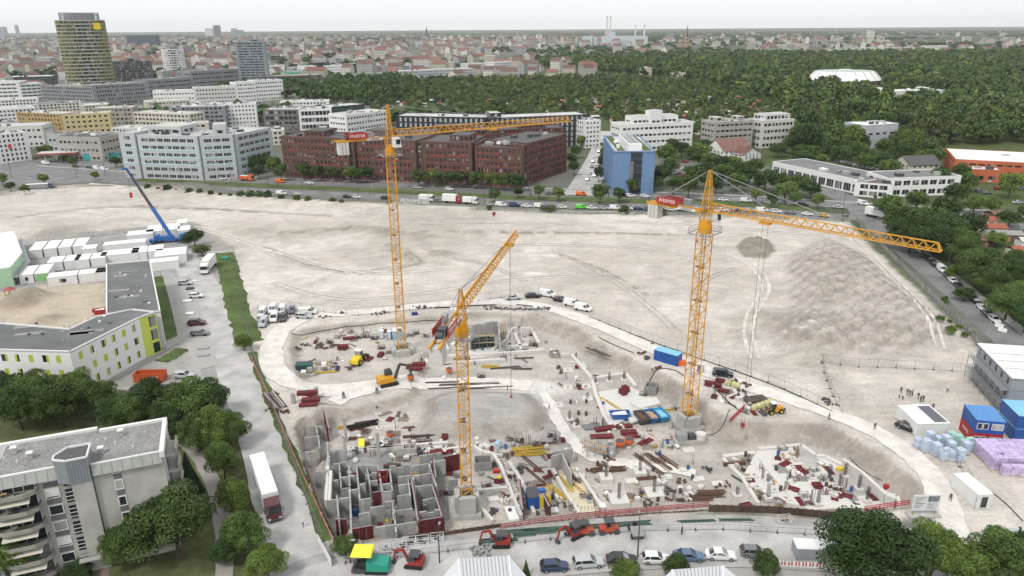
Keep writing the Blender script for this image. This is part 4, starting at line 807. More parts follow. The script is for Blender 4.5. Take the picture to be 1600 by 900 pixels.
spire('tall brick and white church tower with green spire right of power station',1072,76,39,15, M('church_stone',(.4,.27,.21),.9), M('copper_green',(.1,.17,.15),.7)); spire('slim dark church spire on the horizon at centre',667,60,40,16, M('church_dark',(.15,.13,.12),.9), M('church_dark')); spire('cream church gable in the middle distance',607,97,84,8, cream, roof_red); spire('far church with white walls at centre right',783,63,56,10, white, roof_red)
# power station
p = G(955,72); pm = p.y*_cp/FPX; T = thing('power_station', 'pale grey power station with tall twin chimneys on the skyline', 'power station', p)
pale = M('power_station_cladding',(.5,.54,.58),.6,.06,.02)
MB().box(-14*pm, 0,0,57*pm, 60,15*pm).build('boiler_house', pale, T); MB().box(-5*pm, 5,15*pm, 6*pm, 55,21*pm).build('bunker_tower', pale, T); MB().box(-44*pm, 0,0,-30*pm, 50,15*pm).build('storage_block', pale, T)
MB().box(-27*pm, 10,0,-23*pm, 40,14*pm).build('silo', pale, T)
for k in range(9): MB().box((k*4-2)*pm, -1,0,(k*4-1)*pm, 0,8*pm).build('duct', grey_w, T)
for x, y2, tp, w in ((-7,20,26,1.6),(-1.5,20,26,1.6),(39,30,40,1.5),(53,30,40,2)):
    hh = HT(955,72, tp); MB().cyl((x*pm, y2,0), w*pm*.75, hh, 14,0, w*pm*.6).build('chimney', offwhite, T); MB().cyl((x*pm, y2, hh*.985), w*pm*.75, hh*.03,14).build('chimney_rim', grey_w, T)
# --- the rest of the town
HK = [(M('townwall_white',(.6,.58,.54),.9,.08,.1),0),(M('townwall_cream',(.5,.46,.38),.9,.08,.1),0),(M('townwall_grey',(.38,.375,.36),.9,.08,.1),0)]
def house_geo(mb, x, y, w, d, h, a, roof, rh, gz=0):
    ca, sa = math.cos(a), math.sin(a); P = lambda u, v, z: (x+u*ca-v*sa, y+u*sa+v*ca, z); w, d = w/2, d/2
    mb.add([P(-w, -d, 0), P(w, -d, 0), P(w, d, 0), P(-w, d, 0), P(-w, -d, h), P(w, -d, h), P(w, d, h), P(-w, d, h)],[(0,1,5,4),(1,2,6,5),(2,3,7,6),(3,0,4,7)],0)
    if roof == 1: mb.add([P(-w-.4,-d-.5, h), P(w+.4,-d-.5, h), P(w+.4, d+.5, h), P(-w-.4, d+.5, h), P(-w-.4,0, h+rh), P(w+.4,0, h+rh)],[(0,1,5,4),(2,3,4,5)],1); mb.add([P(-w, -d, h), P(-w, d, h), P(-w, 0, h+rh), P(w, -d, h), P(w, d, h), P(w, 0, h+rh)],[(0,2,1),(3,4,5)],0)
    else: mb.add([P(-w, -d, h), P(w, -d, h), P(w, d, h), P(-w, d, h)],[(0,1,2,3)],1); mb.cbox((x, y, h),(w*.5, d*.6,2), a, 0)
    nf = max(1, int(h/3.2))
    if gz:
        for f in range(nf):
            z0 = f*h/nf+1; z1 = z0+1.4
            for s, dd, ln in ((-1, d, w),(1, d, w)):
                k = max(1, int(ln*2/3.2))
                for i in range(k):
                    u = -ln+(i+.5)*2*ln/k; mb.add([P(u-.7, s*(dd+.06), z0), P(u+.7, s*(dd+.06), z0), P(u+.7, s*(dd+.06), z1), P(u-.7, s*(dd+.06), z1)],[(0,1,2,3) if s < 0 else (3,2,1,0)],2)
            k = max(1, int(d*2/3.2))
            for s in (-1,1):
                for i in range(k):
                    u = -d+(i+.5)*2*d/k; mb.add([P(s*(w+.06), u-.7, z0), P(s*(w+.06), u+.7, z0), P(s*(w+.06), u+.7, z1), P(s*(w+.06), u-.7, z1)],[(0,1,2,3)],2)
    else:
        for f in range(nf): z0 = f*h/nf+1; mb.add([P(-w+.8,-d-.08, z0), P(w-.8,-d-.08, z0), P(w-.8,-d-.08, z0+1.4), P(-w+.8,-d-.08, z0+1.4)],[(0,1,2,3)],2)
TOWNR = [roof_red, roof_light, M('town_roof_brown',(.16,.1,.085),.95,.2,.1), roof_grey]
glz = M('far_window_bands',(.1,.105,.11),.5,.2,.1)
rs = random.Random(11); houses = []
NOB = [WOODS, FOREST, WEST]
taken = [o.location.copy() for o in SC.objects if o.parent is None and o.get('category') in ('building', 'tower', 'power station', 'church', 'arena')]
y = 1040.
while y < 9500:
    dep = 15+y*.02; step = 19+y*.011; xm = y*.76+60
    x = -xm+rs.random()*20
    while x < xm:
        px = x+rs.uniform(-3,3); py = y+rs.uniform(-4,4)
        ok = True
        if y < 2600:
            q = np.array([px]), np.array([py]); ok = not any(bool(inside(*q, c)[0]) for c in NOB)
            if ok and x > -170 and y < 1000: ok = False
            if ok and y < 1400: ok = all((px-t.x)**2+(py-t.y)**2 > 42**2 for t in taken)
        dens = .72 if x < .15*y else (.6 if y < 4200 else .18)
        if y > 4200: dens *= max(.12,1-(y-4200)/4500)
        if ok and rs.random() < dens*(1 if vnoise(np.array([px]), np.array([py]),300+y*.1,77)[0] > .33 else .25):
            red = vnoise(np.array([px]), np.array([py]),420,78)[0]; houses.append((px, py, rs.uniform(12,30)*(1+y/9000), rs.uniform(10,14)*(1+y/12000), rs.choice([7,9,12,15,15,18,22])*(.8+.45*rs.random()), rs.choice([-.35,1.22,-.35,.1,1.2])+rs.uniform(-.06,.06), red))
        x += step*rs.uniform(1.0,1.9)
    y += dep*1.25
houses.sort(key=lambda q: q[1]); buckets = {}
side = lambda x: 'left' if x < -60 else ('right' if x > 250 else 'centre')
for i, q in enumerate(houses):
    roof = 1 if q[6] > .56 or (q[1] > 1500 and rs.random() < .35) else 0; wm = rs.choice(HK)[0]; rm = (roof_red if rs.random() < .5 else TOWNR[2]) if roof else rs.choice([roof_light, roof_light, roof_grey]); rh = q[3]*.42
    if i < 240:
        mb = MB(); house_geo(mb, 0,0, q[2], q[3], q[4],0, roof, rh, 1); nm = 'tiled' if rm is roof_red else ('brown-roofed' if roof else 'flat-roofed')
        mb.build('town_house',[wm, rm, glz], None, (q[0], q[1],0), q[5], label=f'{wm.name[9:]} {nm} town block beyond the main offices, {side(q[0])} of the view', cat='house', group=f'{wm.name[9:]} {nm} town blocks at {side(q[0])}')
    else: house_geo(buckets.setdefault((wm.name, rm.name), MB()), q[0], q[1], q[2], q[3], q[4], q[5], roof, rh, 0)
for (a, b2), mb in buckets.items(): mb.build('distant_town',[MATS[a], MATS[b2], glz], None, kind='stuff', label=f'{a[9:]} town houses merging into one mass towards the horizon')
# trees in the town and to the horizon
acc = ([],[])
far_bank = [crown_arrays(980+i, 5,10,34,4.2,9,.3, rough=.3) for i in range(5)]
for _ in range(9000):
    y = 600*(14000/600)**rs.random(); x = rs.uniform(-.76,.76)*y; q = np.array([x]), np.array([y])
    if y < 2400 and any(bool(inside(*q, c)[0]) for c in NOB+CLEAR): continue
    far = y > 3800; thr = .5 if not far else .35
    if vnoise(*q, 260 if y < 3000 else 900,79)[0] < thr: continue
    v, tc = rs.choice(far_bank); s = rs.uniform(5,8)*(1+y/4500); hh = rs.uniform(9,15)
    acc[0].append(np.stack([v[:, 0]*s/5*(1.7 if far else 1)+x, v[:, 1]*s/5+y, v[:, 2]*hh/10],1)); acc[1].append(tc*rs.uniform(.7,1.15))
obj('distant_trees', leaf_mesh('distant_trees', np.concatenate(acc[0]), np.concatenate(acc[1]), LEAF['dark']), kind='stuff', label='trees between the far houses merging into one mass')
# allotment huts
HR = [M('hut_red',(.33,.1,.06),.9,.2,.5), M('hut_grey',(.3,.29,.28),.9,.2,.5), M('hut_pale',(.55,.54,.52),.9,.1,.5), M('hut_brown',(.17,.11,.08),.9,.2,.5)]
a, b2 = scatter(WOODS, 22,8); k = 0
for x, y in zip(a, b2):
    if y > 820 or any(bool(inside(np.array([x]), np.array([y]), c)[0]) for c in CLEAR): continue
    mb = MB(); house_geo(mb, 0,0, rs.uniform(4,7), rs.uniform(3.5,5),2.6,0,1,1.1,0); rm = rs.choice(HR); mb.build('garden_hut',[rs.choice([cream, white, HR[3]]), rm, glass], None, (x, y, .0), rs.choice([.3,-.9,1.2]), label=f'garden hut with {rm.name[4:]} roof among the allotment trees', cat='hut', group=f'garden huts with {rm.name[4:]} roofs'); k += 1
def hut(px, py, w, d, h, a, wm, rm, label): 
    p = G(px, py); T = thing('garden_hut', label, 'hut', p, a, 'garden huts by the right-hand street'); MB().box(-w/2,-d/2,0, w/2, d/2, h).build('wall', wm, T); ro = MB()
    ro.hexa([(-w/2-.3,-d/2-.4, h-.1),(w/2+.3,-d/2-.4, h-.1),(w/2+.3,0, h+1),(-w/2-.3,0, h+1),(-w/2-.3,-d/2-.4, h+.05),(w/2+.3,-d/2-.4, h+.05),(w/2+.3,0, h+1.15),(-w/2-.3,0, h+1.15)]).hexa([(-w/2-.3,.004, h+1),(w/2+.3,.004, h+1),(w/2+.3, d/2+.4, h-.1),(-w/2-.3, d/2+.4, h-.1),(-w/2-.3,.004, h+1.15),(w/2+.3,.004, h+1.15),(w/2+.3, d/2+.4, h+.05),(-w/2-.3, d/2+.4, h+.05)]); ro.build('roof', rm, T)
    MB().box(-w*.2,-d/2-.04,.1, w*.0,-d/2,2).build('door', timber, T); MB().box(w*.15,-d/2-.04,.9, w*.38,-d/2,1.8).build('window', glass, T)
for q in [(1548,365,8,6,3,-.1, cream, HR[0], 'garden hut with bright red-orange roof near the big trees'),(1535,352,8,4,2.6,-.1, cream, HR[0], 'garden hut with pale red roof behind the red-orange one'),(1533,382,6,5,2.4,.3, HR[3], HR[3], 'brown garden hut below the red-roofed huts'),(1572,375,9,5,2.6,-.1, HR[3], HR[1], 'garden hut with grey roof beside the red-roofed hut'),(1590,400,6,5,2.5,0, cream, HR[0], 'garden hut with red roof at right edge'),(1563,437,6,3,2.3,0, HR[3], HR[0], 'low red-roofed garden shed beside the round street tree'),(1598,385,4,4,2.4,0, white, HR[2], 'small white garden shed at right edge'),(1555,342,7,5,2.6,.2, HR[3], HR[3], 'dark brown garden hut near the main road')]: hut(*q)
# petrol station canopy
p = G(95,252); T = thing('petrol_station', 'petrol station canopy with red and white edge at left junction', 'petrol station', p, .25); MB().box(-11,-5,4.8,11,5,5.6).build('canopy', M('canopy_red',(.4,.06,.04),.5), T); MB().box(-10.8,-4.8,5.61,10.8,4.8,5.75).build('canopy_roof', roof_light, T)
for x in (-8,0,8): MB().box(x-.3,-.3,0, x+.3,.3,4.8).build('column', white, T)
MB().box(14,-4,0,34,-3.6,4.5).build('mural_wall', M('teal_mural',(.05,.3,.3),.8,.6,.25), T)
# ---------------------------------------------------------------- the air
hz = MB().box(-9500,-300,-8,9500,14500,190).mesh('haze',[])
hm = bpy.data.materials.new('haze'); hm.use_nodes = True; nt = hm.node_tree; nt.nodes.clear(); ho = nt.nodes.new('ShaderNodeOutputMaterial'); pv = nt.nodes.new('ShaderNodeVolumePrincipled')
pv.inputs['Color'].default_value = (.97,.985,1,1); pv.inputs['Density'].default_value = .00004; nt.links.new(pv.outputs['Volume'], ho.inputs['Volume']); hz.materials.append(hm)
obj('haze', hz, kind='stuff', label='pale haze in the air over the town')
# ---------------------------------------------------------------- vehicles
PAINT = {k: M('car_'+k, c, .32,.05,1, spec=.5, coat=.5) for k, c in dict(white=(.75,.75,.74), silver=(.45,.46,.47), grey=(.16,.165,.17), black=(.018,.018,.02), navy=(.02,.04,.1), blue=(.08,.15,.24), red=(.3,.02,.02), maroon=(.09,.02,.025), green=(.12,.55,.05), orange=(.75,.16,.02), yellow=(.7,.42,.02), purple=(.1,.08,.17)).items()}
lampm = M('lamp_glass',(.7,.7,.68),.2,.05); tail = M('tail_lamp',(.35,.02,.02),.3); hubm = M('wheel_rim',(.45,.46,.47),.35,.1, metal=.6)
def loft(mb, secs, m=0):
    """secs: list of (x, [(y,z)...]) closed sections with equal counts"""
    n = len(secs[0][1]); vs = [(x, y, z) for x, s in secs for y, z in s]
    fs = [(i*n+k, i*n+(k+1) % n, (i+1)*n+(k+1) % n, (i+1)*n+k) for i in range(len(secs)-1) for k in range(n)]
    mb.add(vs, fs+[tuple(range(n))[::-1], tuple(range((len(secs)-1)*n, len(secs)*n))], m)
def bodysec(hw, z0, z1, r=.14): return [(-hw*.93, z0),(hw*.93, z0),(hw, z0+r),(hw, (z0+z1)/2),(hw*.97, z1-r*.5),(hw*.86, z1),(-hw*.86, z1),(-hw*.97, z1-r*.5),(-hw, (z0+z1)/2),(-hw, z0+r)]
SPEC = {  # length, half width, stations (x, z0, z1), cabin base (x front, x back), cabin roof (x front, x back), belt, roof z
 'hatch': (4.2,.88,[(2.1,.38,.6),(1.95,.3,.76),(.95,.25,.93),(-1.0,.25,.98),(-1.9,.28,.98),(-2.1,.35,.78)],(1.0,-2.0),(.25,-1.55),.95,1.48),
 'saloon': (4.6,.9,[(2.3,.38,.58),(2.15,.3,.74),(1.0,.25,.92),(-1.3,.25,.97),(-2.15,.3,.95),(-2.3,.38,.75)],(1.05,-1.75),(.2,-1.0),.94,1.44),
 'estate': (4.7,.91,[(2.35,.38,.58),(2.2,.3,.76),(1.1,.25,.94),(-1.3,.25,.98),(-2.2,.3,.98),(-2.35,.38,.8)],(1.15,-2.28),(.35,-1.95),.95,1.5),
 'suv': (4.65,.95,[(2.32,.45,.72),(2.2,.36,.9),(1.15,.32,1.08),(-1.3,.32,1.12),(-2.2,.36,1.1),(-2.32,.45,.9)],(1.2,-2.25),(.45,-1.85),1.08,1.72),
 'van': (5.1,.97,[(2.55,.42,.8),(2.42,.34,1.05),(1.8,.3,1.2),(-1.3,.3,1.22),(-2.45,.34,1.22),(-2.55,.42,1.1)],(1.85,-2.5),(.95,-2.42),1.18,1.98)}
CARS = {}
def car_proto(kind):
    if kind in CARS: return CARS[kind]
    L, hw, st, cb, cr, belt, rf = SPEC[kind]; b = MB(); loft(b, [(x, bodysec(hw*(1 if abs(x) < L/2-.3 else .9), z0, z1)) for x, z0, z1 in st])
    body = b.mesh('body', PAINT['white']); g = MB(); ti = .78; bw = hw*.9; tw = hw*ti
    q = [(cb[1],-bw, belt-.03),(cb[0],-bw, belt-.03),(cb[0], bw, belt-.03),(cb[1], bw, belt-.03),(cr[1],-tw, rf-.05),(cr[0],-tw, rf-.05),(cr[0], tw, rf-.05),(cr[1], tw, rf-.05)]; g.hexa(q); gl = g.mesh('window_glass', glass)
    r = MB(); r.hexa([(cr[1]-.04,-tw-.02, rf-.06),(cr[0]+.04,-tw-.02, rf-.06),(cr[0]+.04, tw+.02, rf-.06),(cr[1]-.04, tw+.02, rf-.06),(cr[1]+.08,-tw*.9, rf),(cr[0]-.12,-tw*.9, rf),(cr[0]-.12, tw*.9, rf),(cr[1]+.08, tw*.9, rf)])
    for s in (-1,1):
        y0, y1 = s*bw*1.005, s*tw*1.01
        for xb, xt in ((cb[0], cr[0]),(cb[1], cr[1]),(cb[0]*.35+cb[1]*.65 if kind != 'van' else 0.55, cr[0]*.35+cr[1]*.65 if kind != 'van' else .55)): r.beam((xb, y0, belt-.05),(xt, y1, rf-.04),.11)
        if kind == 'van': r.hexa([(-2.3, y0-s*.02, belt),(.3, y0-s*.02, belt),(.3, y0+s*.012, belt),(-2.3, y0+s*.012, belt),(-2.3, y1-s*.02, rf-.06),(.3, y1-s*.02, rf-.06),(.3, y1+s*.012, rf-.06),(-2.3, y1+s*.012, rf-.06)])
    roof = r.mesh('roof', PAINT['white']); w = MB(); wr = .33 if kind != 'suv' else .37
    w.tube([(0,-.11,0),(0,.11,0)], wr, 14); wh = w.mesh('tyre', black); w = MB(); w.tube([(0,-.125,0),(0,.125,0)], wr*.6,10); rim = w.mesh('rim', hubm)
    h = MB(); h.box(-.1,-.17,-.07,.03,.17,.07); hl = h.mesh('headlight', lampm); tl = h.mesh('tail_light', tail)
    CARS[kind] = (L, hw, body, gl, roof, wh, rim, wr, hl, tl, st); return CARS[kind]
def car(p, ang, kind, colr, label, group=None, detail=1, z=0.):
    L, hw, body, gl, roof, wh, rim, wr, hl, tl, st = car_proto(kind); t = thing('van' if kind == 'van' else 'car', label, 'van' if kind == 'van' else 'car',(p[0], p[1], z+.04), ang, group)
    o = obj('body', body, t); setmat(o, PAINT[colr]); obj('window_glass', gl, t); o = obj('roof', roof, t); setmat(o, PAINT[colr])
    for sx in (L*.31,-L*.3):
        for s in (-1,1):
            w = obj('wheel', wh, t, (sx, s*(hw-.1), wr))
            if detail > 1: obj('rim', rim, w)
    if detail:
        for s in (-1,1): obj('headlight', hl, t, (L/2-.08, s*hw*.62,.62 if kind not in ('suv', 'van') else .8)); obj('tail_light', tl, t, (-L/2+.1, s*hw*.66,.8 if kind not in ('suv', 'van') else .98))
    return t
def along(poly, px):
    """place on a picture polyline at column px, and its direction"""
    for a, b in zip(poly[:-1], poly[1:]):
        if a[0] <= px <= b[0]:
            p, q = G(*a), G(*b); y = a[1]+(b[1]-a[1])*(px-a[0])/(b[0]-a[0]); return G(px, y), math.atan2(q.y-p.y, q.x-p.x)
    p, q = G(*poly[-2]), G(*poly[-1]); return G(px, poly[-1][1]), math.atan2(q.y-p.y, q.x-p.x)
NAMED = {'hatch': 'hatchback', 'saloon': 'saloon car', 'estate': 'estate car', 'suv': 'SUV', 'van': 'van'}
def row(poly, items, where, group, flip=False, detail=0):
    for i, it in enumerate(sorted(items)):
        px, k, c = it[:3]; p, a = along(poly, px); car(p, a+(math.pi if (flip if len(it) < 4 else it[3]) else 0), k, c, f'{c} {NAMED[k]}, {ORD[i]} vehicle from the left {where}', group, detail)
NL = [(200,292),(300,297),(438,304),(545,309),(620,312),(700,317),(800,323),(900,326),(1050,329),(1200,331),(1300,340)]
row(NL, [(440, 'van', 'white'),(462, 'estate', 'silver'),(543, 'saloon', 'black'),(557, 'hatch', 'white'),(603, 'estate', 'black'),(683, 'saloon', 'grey'),(765, 'hatch', 'silver'),(783, 'van', 'white'),(804, 'van', 'navy'),(823, 'saloon', 'white'),(843, 'van', 'white'),(861, 'saloon', 'grey'),(878, 'hatch', 'white'),(908, 'van', 'green'),(925, 'saloon', 'white'),(943, 'estate', 'silver'),(961, 'van', 'white'),(981, 'estate', 'white'),(997, 'saloon', 'navy'),(1013, 'saloon', 'grey'),(1033, 'estate', 'white'),(1050, 'estate', 'white'),(1066, 'hatch', 'black'),(1086, 'saloon', 'silver'),(1108, 'estate', 'grey'),(1130, 'hatch', 'white'),(1152, 'saloon', 'navy'),(1172, 'hatch', 'silver'),(1190, 'van', 'white'),(1212, 'estate', 'white'),(1235, 'estate', 'grey'),(1261, 'saloon', 'white'),(288, 'hatch', 'silver'),(1288, 'hatch', 'yellow')], 'parked along near side of the main road', 'vehicles parked along the main road')
FL = [(200,276),(337,280),(450,286),(640,294),(800,302),(1000,308),(1200,317),(1340,328)]
row(FL, [(245, 'saloon', 'silver'),(271, 'estate', 'grey'),(293, 'saloon', 'black'),(306, 'saloon', 'black'),(335, 'hatch', 'black'),(347, 'estate', 'white'),(484, 'saloon', 'white'),(652, 'estate', 'silver'),(702, 'hatch', 'white'),(985, 'estate', 'white'),(1008, 'estate', 'white'),(1098, 'saloon', 'silver'),(1130, 'saloon', 'white'),(1165, 'van', 'white'),(1222, 'hatch', 'grey'),(1255, 'estate', 'black'),(438, 'van', 'orange'),(908, 'van', 'orange'),(860, 'saloon', 'grey'),(1310, 'saloon', 'silver')], 'on the far carriageway', 'vehicles on the far carriageway')
row([(20,252),(130,262),(180,268)],[(118, 'hatch', 'grey'),(140, 'saloon', 'black'),(152, 'van', 'white'),(164, 'van', 'white'),(72, 'van', 'white')], 'beside the petrol station junction', 'vehicles at the left junction')
RS = [(1389,357, 'estate', 'white'),(1396,363, 'estate', 'white'),(1402,368, 'saloon', 'white'),(1410,374, 'estate', 'silver'),(1422,384, 'hatch', 'red'),(1436,393, 'van', 'white'),(1450,407, 'estate', 'black'),(1459,415, 'estate', 'black'),(1471,424, 'van', 'white'),(1480,433, 'hatch', 'grey'),(1488,441, 'saloon', 'white'),(1497,449, 'saloon', 'black'),(1512,463, 'hatch', 'white'),(1524,473, 'hatch', 'black'),(1534,484, 'saloon', 'white'),(1543,493, 'hatch', 'grey'),(1553,502, 'estate', 'white')]
for i, (x, y, k, c) in enumerate(RS):
    a = G(1389,357); b = G(1553,502); car(G(x, y), math.atan2(b.y-a.y, b.x-a.x), k, c, f'{c} {NAMED[k]}, {ORD[i]} from the top in the row along the right-hand street', 'cars along the right-hand street',1)
car(G(1348,320),-1.15, 'van', 'white', 'white van turning at the right-hand junction'); 
rc = random.Random(5)
for i in range(13):
    t = i/12; cc = rc.choice(['white', 'grey', 'silver', 'black']); car(G(1284+t*80,288+t*20),2.2, rc.choice(['hatch', 'estate', 'suv']), cc, f'{cc} car before the showroom glass, {ORD[i]} from the left', 'cars before the showroom',0)
for i in range(12):
    t = i/11; cc = rc.choice(['white', 'grey', 'silver', 'navy']); car(G(1294+t*78,250+t*17),.5, rc.choice(['hatch', 'saloon', 'suv']), cc, f'{cc} car in the showroom rear yard, {ORD[i]} from the left', 'cars in the showroom rear yard',0)
for i, (x, y) in enumerate([(1530,300),(1542,303),(1560,296),(1572,292),(1585,290),(1595,297),(1535,318),(1590,318),(1548,285)]):
    cc = rc.choice(['red', 'white', 'grey', 'silver']); car(G(x, y),.1, rc.choice(['hatch', 'saloon', 'suv']), cc, f'{cc} car in the warehouse car park, {ORD[i]} counted from the gate', 'cars in the warehouse car park',0)
for i, (x, y) in enumerate([(930,231),(936,238),(929,246),(927,254),(925,262),(934,262),(921,272),(929,276),(918,282),(934,292),(940,226),(944,218),(946,233)]):
    k = 'van' if i == 5 else rc.choice(['hatch', 'saloon', 'estate']); cc = rc.choice(['white', 'silver', 'black', 'grey']); car(G(x, y),1.3 if i != 9 else .2, k, cc, f'{cc} {NAMED[k]} in the side street by the blue block, {ORD[i]} counted from the top', 'cars in the side street',0)
for i, (x, y) in enumerate([(1050,268),(1056,263),(1062,258),(1068,265),(1070,254),(1060,272),(1052,258),(1066,277)]):
    cc = rc.choice(['white', 'silver', 'red', 'grey']); car(G(x, y),.4, rc.choice(['hatch', 'saloon']), cc, f'{cc} car in the small car park right of blue block, {ORD[i]} of its lot', 'cars in the small car park',0)
NEARCARS = [(866,890,.08, 'hatch', 'navy', 'navy blue hatchback, leftmost of the cars parked along the bottom street'),(919,884,.1, 'estate', 'silver', 'silver estate car in the bottom row between navy hatchback and black saloon'),(971,879,-.02, 'saloon', 'black', 'black saloon in the bottom row of parked cars'),(1024,878,-.03, 'hatch', 'white', 'white hatchback in the bottom row partly behind a small tree'),(1076,874,-.05, 'saloon', 'blue', 'metallic blue saloon in the bottom row'),(1125,872,-.08, 'saloon', 'white', 'pale silver saloon in the bottom row'),(1178,868,-.1, 'hatch', 'grey', 'grey hatchback, rightmost of the bottom row'),
 (802,468,.1, 'saloon', 'silver', 'silver car parked on the haul track, leftmost of six'),(832,465,.12, 'saloon', 'black', 'black saloon on the haul track left of white van'),(855,463,-.45, 'van', 'white', 'white van parked between two black cars on the haul track'),(876,471,-.45, 'saloon', 'black', 'black saloon on the haul track right of white van'),(894,478,-.5, 'van', 'white', 'white people carrier on the haul track, left of a pair'),(911,485,-.5, 'van', 'white', 'white people carrier on the haul track, right of a pair'),
 (1129,588,-.3, 'suv', 'black', 'black SUV parked on the track beside the right crane'),(1418,672,-.9, 'saloon', 'black', 'black saloon beside the white site container'),
 (308,508,.15, 'suv', 'maroon', 'dark red SUV in the left parking strip'),(313,524,.1, 'estate', 'grey', 'dark grey estate car below the dark red SUV'),(288,590,.02, 'estate', 'silver', 'silver estate beside the orange skip'),(307,465,.1, 'hatch', 'white', 'white hatchback at the top of the left parking strip'),(290,445,.1, 'hatch', 'silver', 'pale car at the far end of left parking strip'),
 (410,493,-1.5, 'van', 'white', 'white van, top left of the vans parked at the track bend'),(412,508,-1.5, 'van', 'silver', 'silver pickup van below the top left van'),(427,487,-1.45, 'van', 'white', 'small white van behind another at the track bend'),(429,500,-1.4, 'van', 'white', 'white van in the middle of the track bend group'),(441,489,-1.45, 'van', 'white', 'tall white van right of the middle van'),(443,500,-1.45, 'suv', 'black', 'black car in front of the tall white van'),(456,488,-1.4, 'hatch', 'purple', 'dark purple hatchback beside the parked vans'),(481,491,.1, 'van', 'white', 'white minibus beside the track fence'),(475,497,-.1, 'estate', 'silver', 'silver estate car in front of white minibus')]
for x, y, a, k, c, lb in NEARCARS: p = GZ(x, y); car(p, a, k, c, lb, None, 2 if y > 560 else 1, p.z+.05)
# --- lorries
def lorry(p, ang, cabm, boxm, label, L=13.6, H=2.9, rigid=False, W=2.5, sc=1.):
    t = thing('lorry', label, 'lorry', p, ang); t.scale = (sc,)*3; cx = L/2+1.4; cab = MB()
    cab.hexa([(cx-1.1,-1.2,.8),(cx+1.1,-1.2,.5),(cx+1.1,1.2,.5),(cx-1.1,1.2,.8),(cx-1.1,-1.2,3.5),(cx+.75,-1.15,3.1),(cx+.75,1.15,3.1),(cx-1.1,1.2,3.5)]); c = cab.build('cab', cabm, t)
    MB().hexa([(cx+.93,-1.1,1.75),(cx+1.04,-1.1,1.75),(cx+1.04,1.1,1.75),(cx+.93,1.1,1.75),(cx+.75,-1.05,2.8),(cx+.84,-1.05,2.8),(cx+.84,1.05,2.8),(cx+.75,1.05,2.8)]).build('windscreen', glass, c)
    for s in (-1,1): MB().box(cx-.3, s*1.21-.02,1.8, cx+.65, s*1.21+.02,2.6).build('side_window', glass, c); MB().box(cx+1.05, s*.85-.2,.65, cx+1.12, s*.85+.2,.9).build('headlight', lampm, c); MB().box(cx+.95, s*1.4-.06,1.9, cx+1.05, s*1.4+.06,2.6).build('mirror', black, c)
    MB().box(cx+1.02,-1.2,.35, cx+1.16,1.2,.62).build('bumper', dark_metal, c)
    MB().box(-L/2,-W/2,1.15, L/2, W/2,1.15+H).build('trailer_box', boxm, t); MB().box(-L/2+.05,-.5,.75, cx+.5,.5,1.14).build('chassis', dark_metal, t); MB().box(-L/2+.02,-W/2+.02,1.152+H, L/2-.02, W/2-.02,1.2+H).build('trailer_roof', white, t)
    w = MB().tube([(0,-.17,0),(0,.17,0)],.5,14).mesh('wheel', black)
    for x in ((cx+.1, L/2-1.2,-L/2+1.5,-L/2+2.8,-L/2+4.1) if L > 9 else (cx+.1,-L/2+1.5)):
        for s in (-1,1): obj('wheel', w, t, (x, s*(W/2-.2),.5))
    return t
p = G(431,818); q = G(404,718,4); q.z = 0; lorry(p+(q-p).normalized()*9.2+Vector((0,0,.1)), math.atan2((p-q).y, (p-q).x), PAINT['maroon'], white, 'white box lorry with dark red cab on the access road',13.2)
MB().box(-.45,-.02,-.09,.45,.02,.09)
lorry(G(328,420)+Vector((0,0,.05)),-1.45, PAINT['white'], white, 'white box lorry by the far end of the access road',8.5)
lorry(G(1376,342)+Vector((0,0,.05)),-.98, PAINT['red'], white, 'white articulated lorry with red cab at top of right-hand street',13.2)
p, a = along(NL, 703); lorry(p, a, PAINT['red'], white, 'white box truck with red trim parked on main road',6.5)
p, a = along(NL, 663); lorry(p, a, PAINT['white'], white, 'white motorhome parked on main road left of box truck',4.5,2.0)
p, a = along(NL, 731); lorry(p, a, PAINT['white'], white, 'white camper parked on main road right of box truck',4.5,2.1)
p, a = along(FL, 383); lorry(p, a, PAINT['orange'], orange_p, 'orange street-cleaning truck on the far carriageway',5,1.6)
lorry(G(60,297),.28, PAINT['navy'], grey_w, 'dark bus at the left end of the main road',10,2)
# --- tower cranes
def lattice(mb, p, q, w, step, m=0, leg=.16, br=.08, x=True):
    """square lattice mast from p straight up to height q"""
    c = [(-w/2,-w/2),(w/2,-w/2),(w/2, w/2),(-w/2, w/2)]; n = max(1, round((q-p)/step)); st = (q-p)/n
    for a in c: mb.beam((a[0], a[1], p),(a[0], a[1], q), leg)
    for i in range(n):
        z = p+i*st
        for k in range(4):
            a, b = c[k], c[(k+1) % 4]; mb.beam((*a, z),(*b, z), br)
            if i % 2 == k % 2: mb.beam((*a, z),(*b, z+st), br)
            else: mb.beam((*b, z),(*a, z+st), br)
def text_mesh(s, size, m, name='lettering'):
    cu = bpy.data.curves.new(name, 'FONT'); cu.body = s; cu.size = size; cu.extrude = .01; cu.align_x = 'CENTER'; cu.align_y = 'CENTER'
    o = bpy.data.objects.new(name, cu); C.objects.link(o); me = bpy.data.meshes.new_from_object(o.evaluated_get(bpy.context.evaluated_depsgraph_get())); bpy.data.objects.remove(o); me.materials.append(m); return me
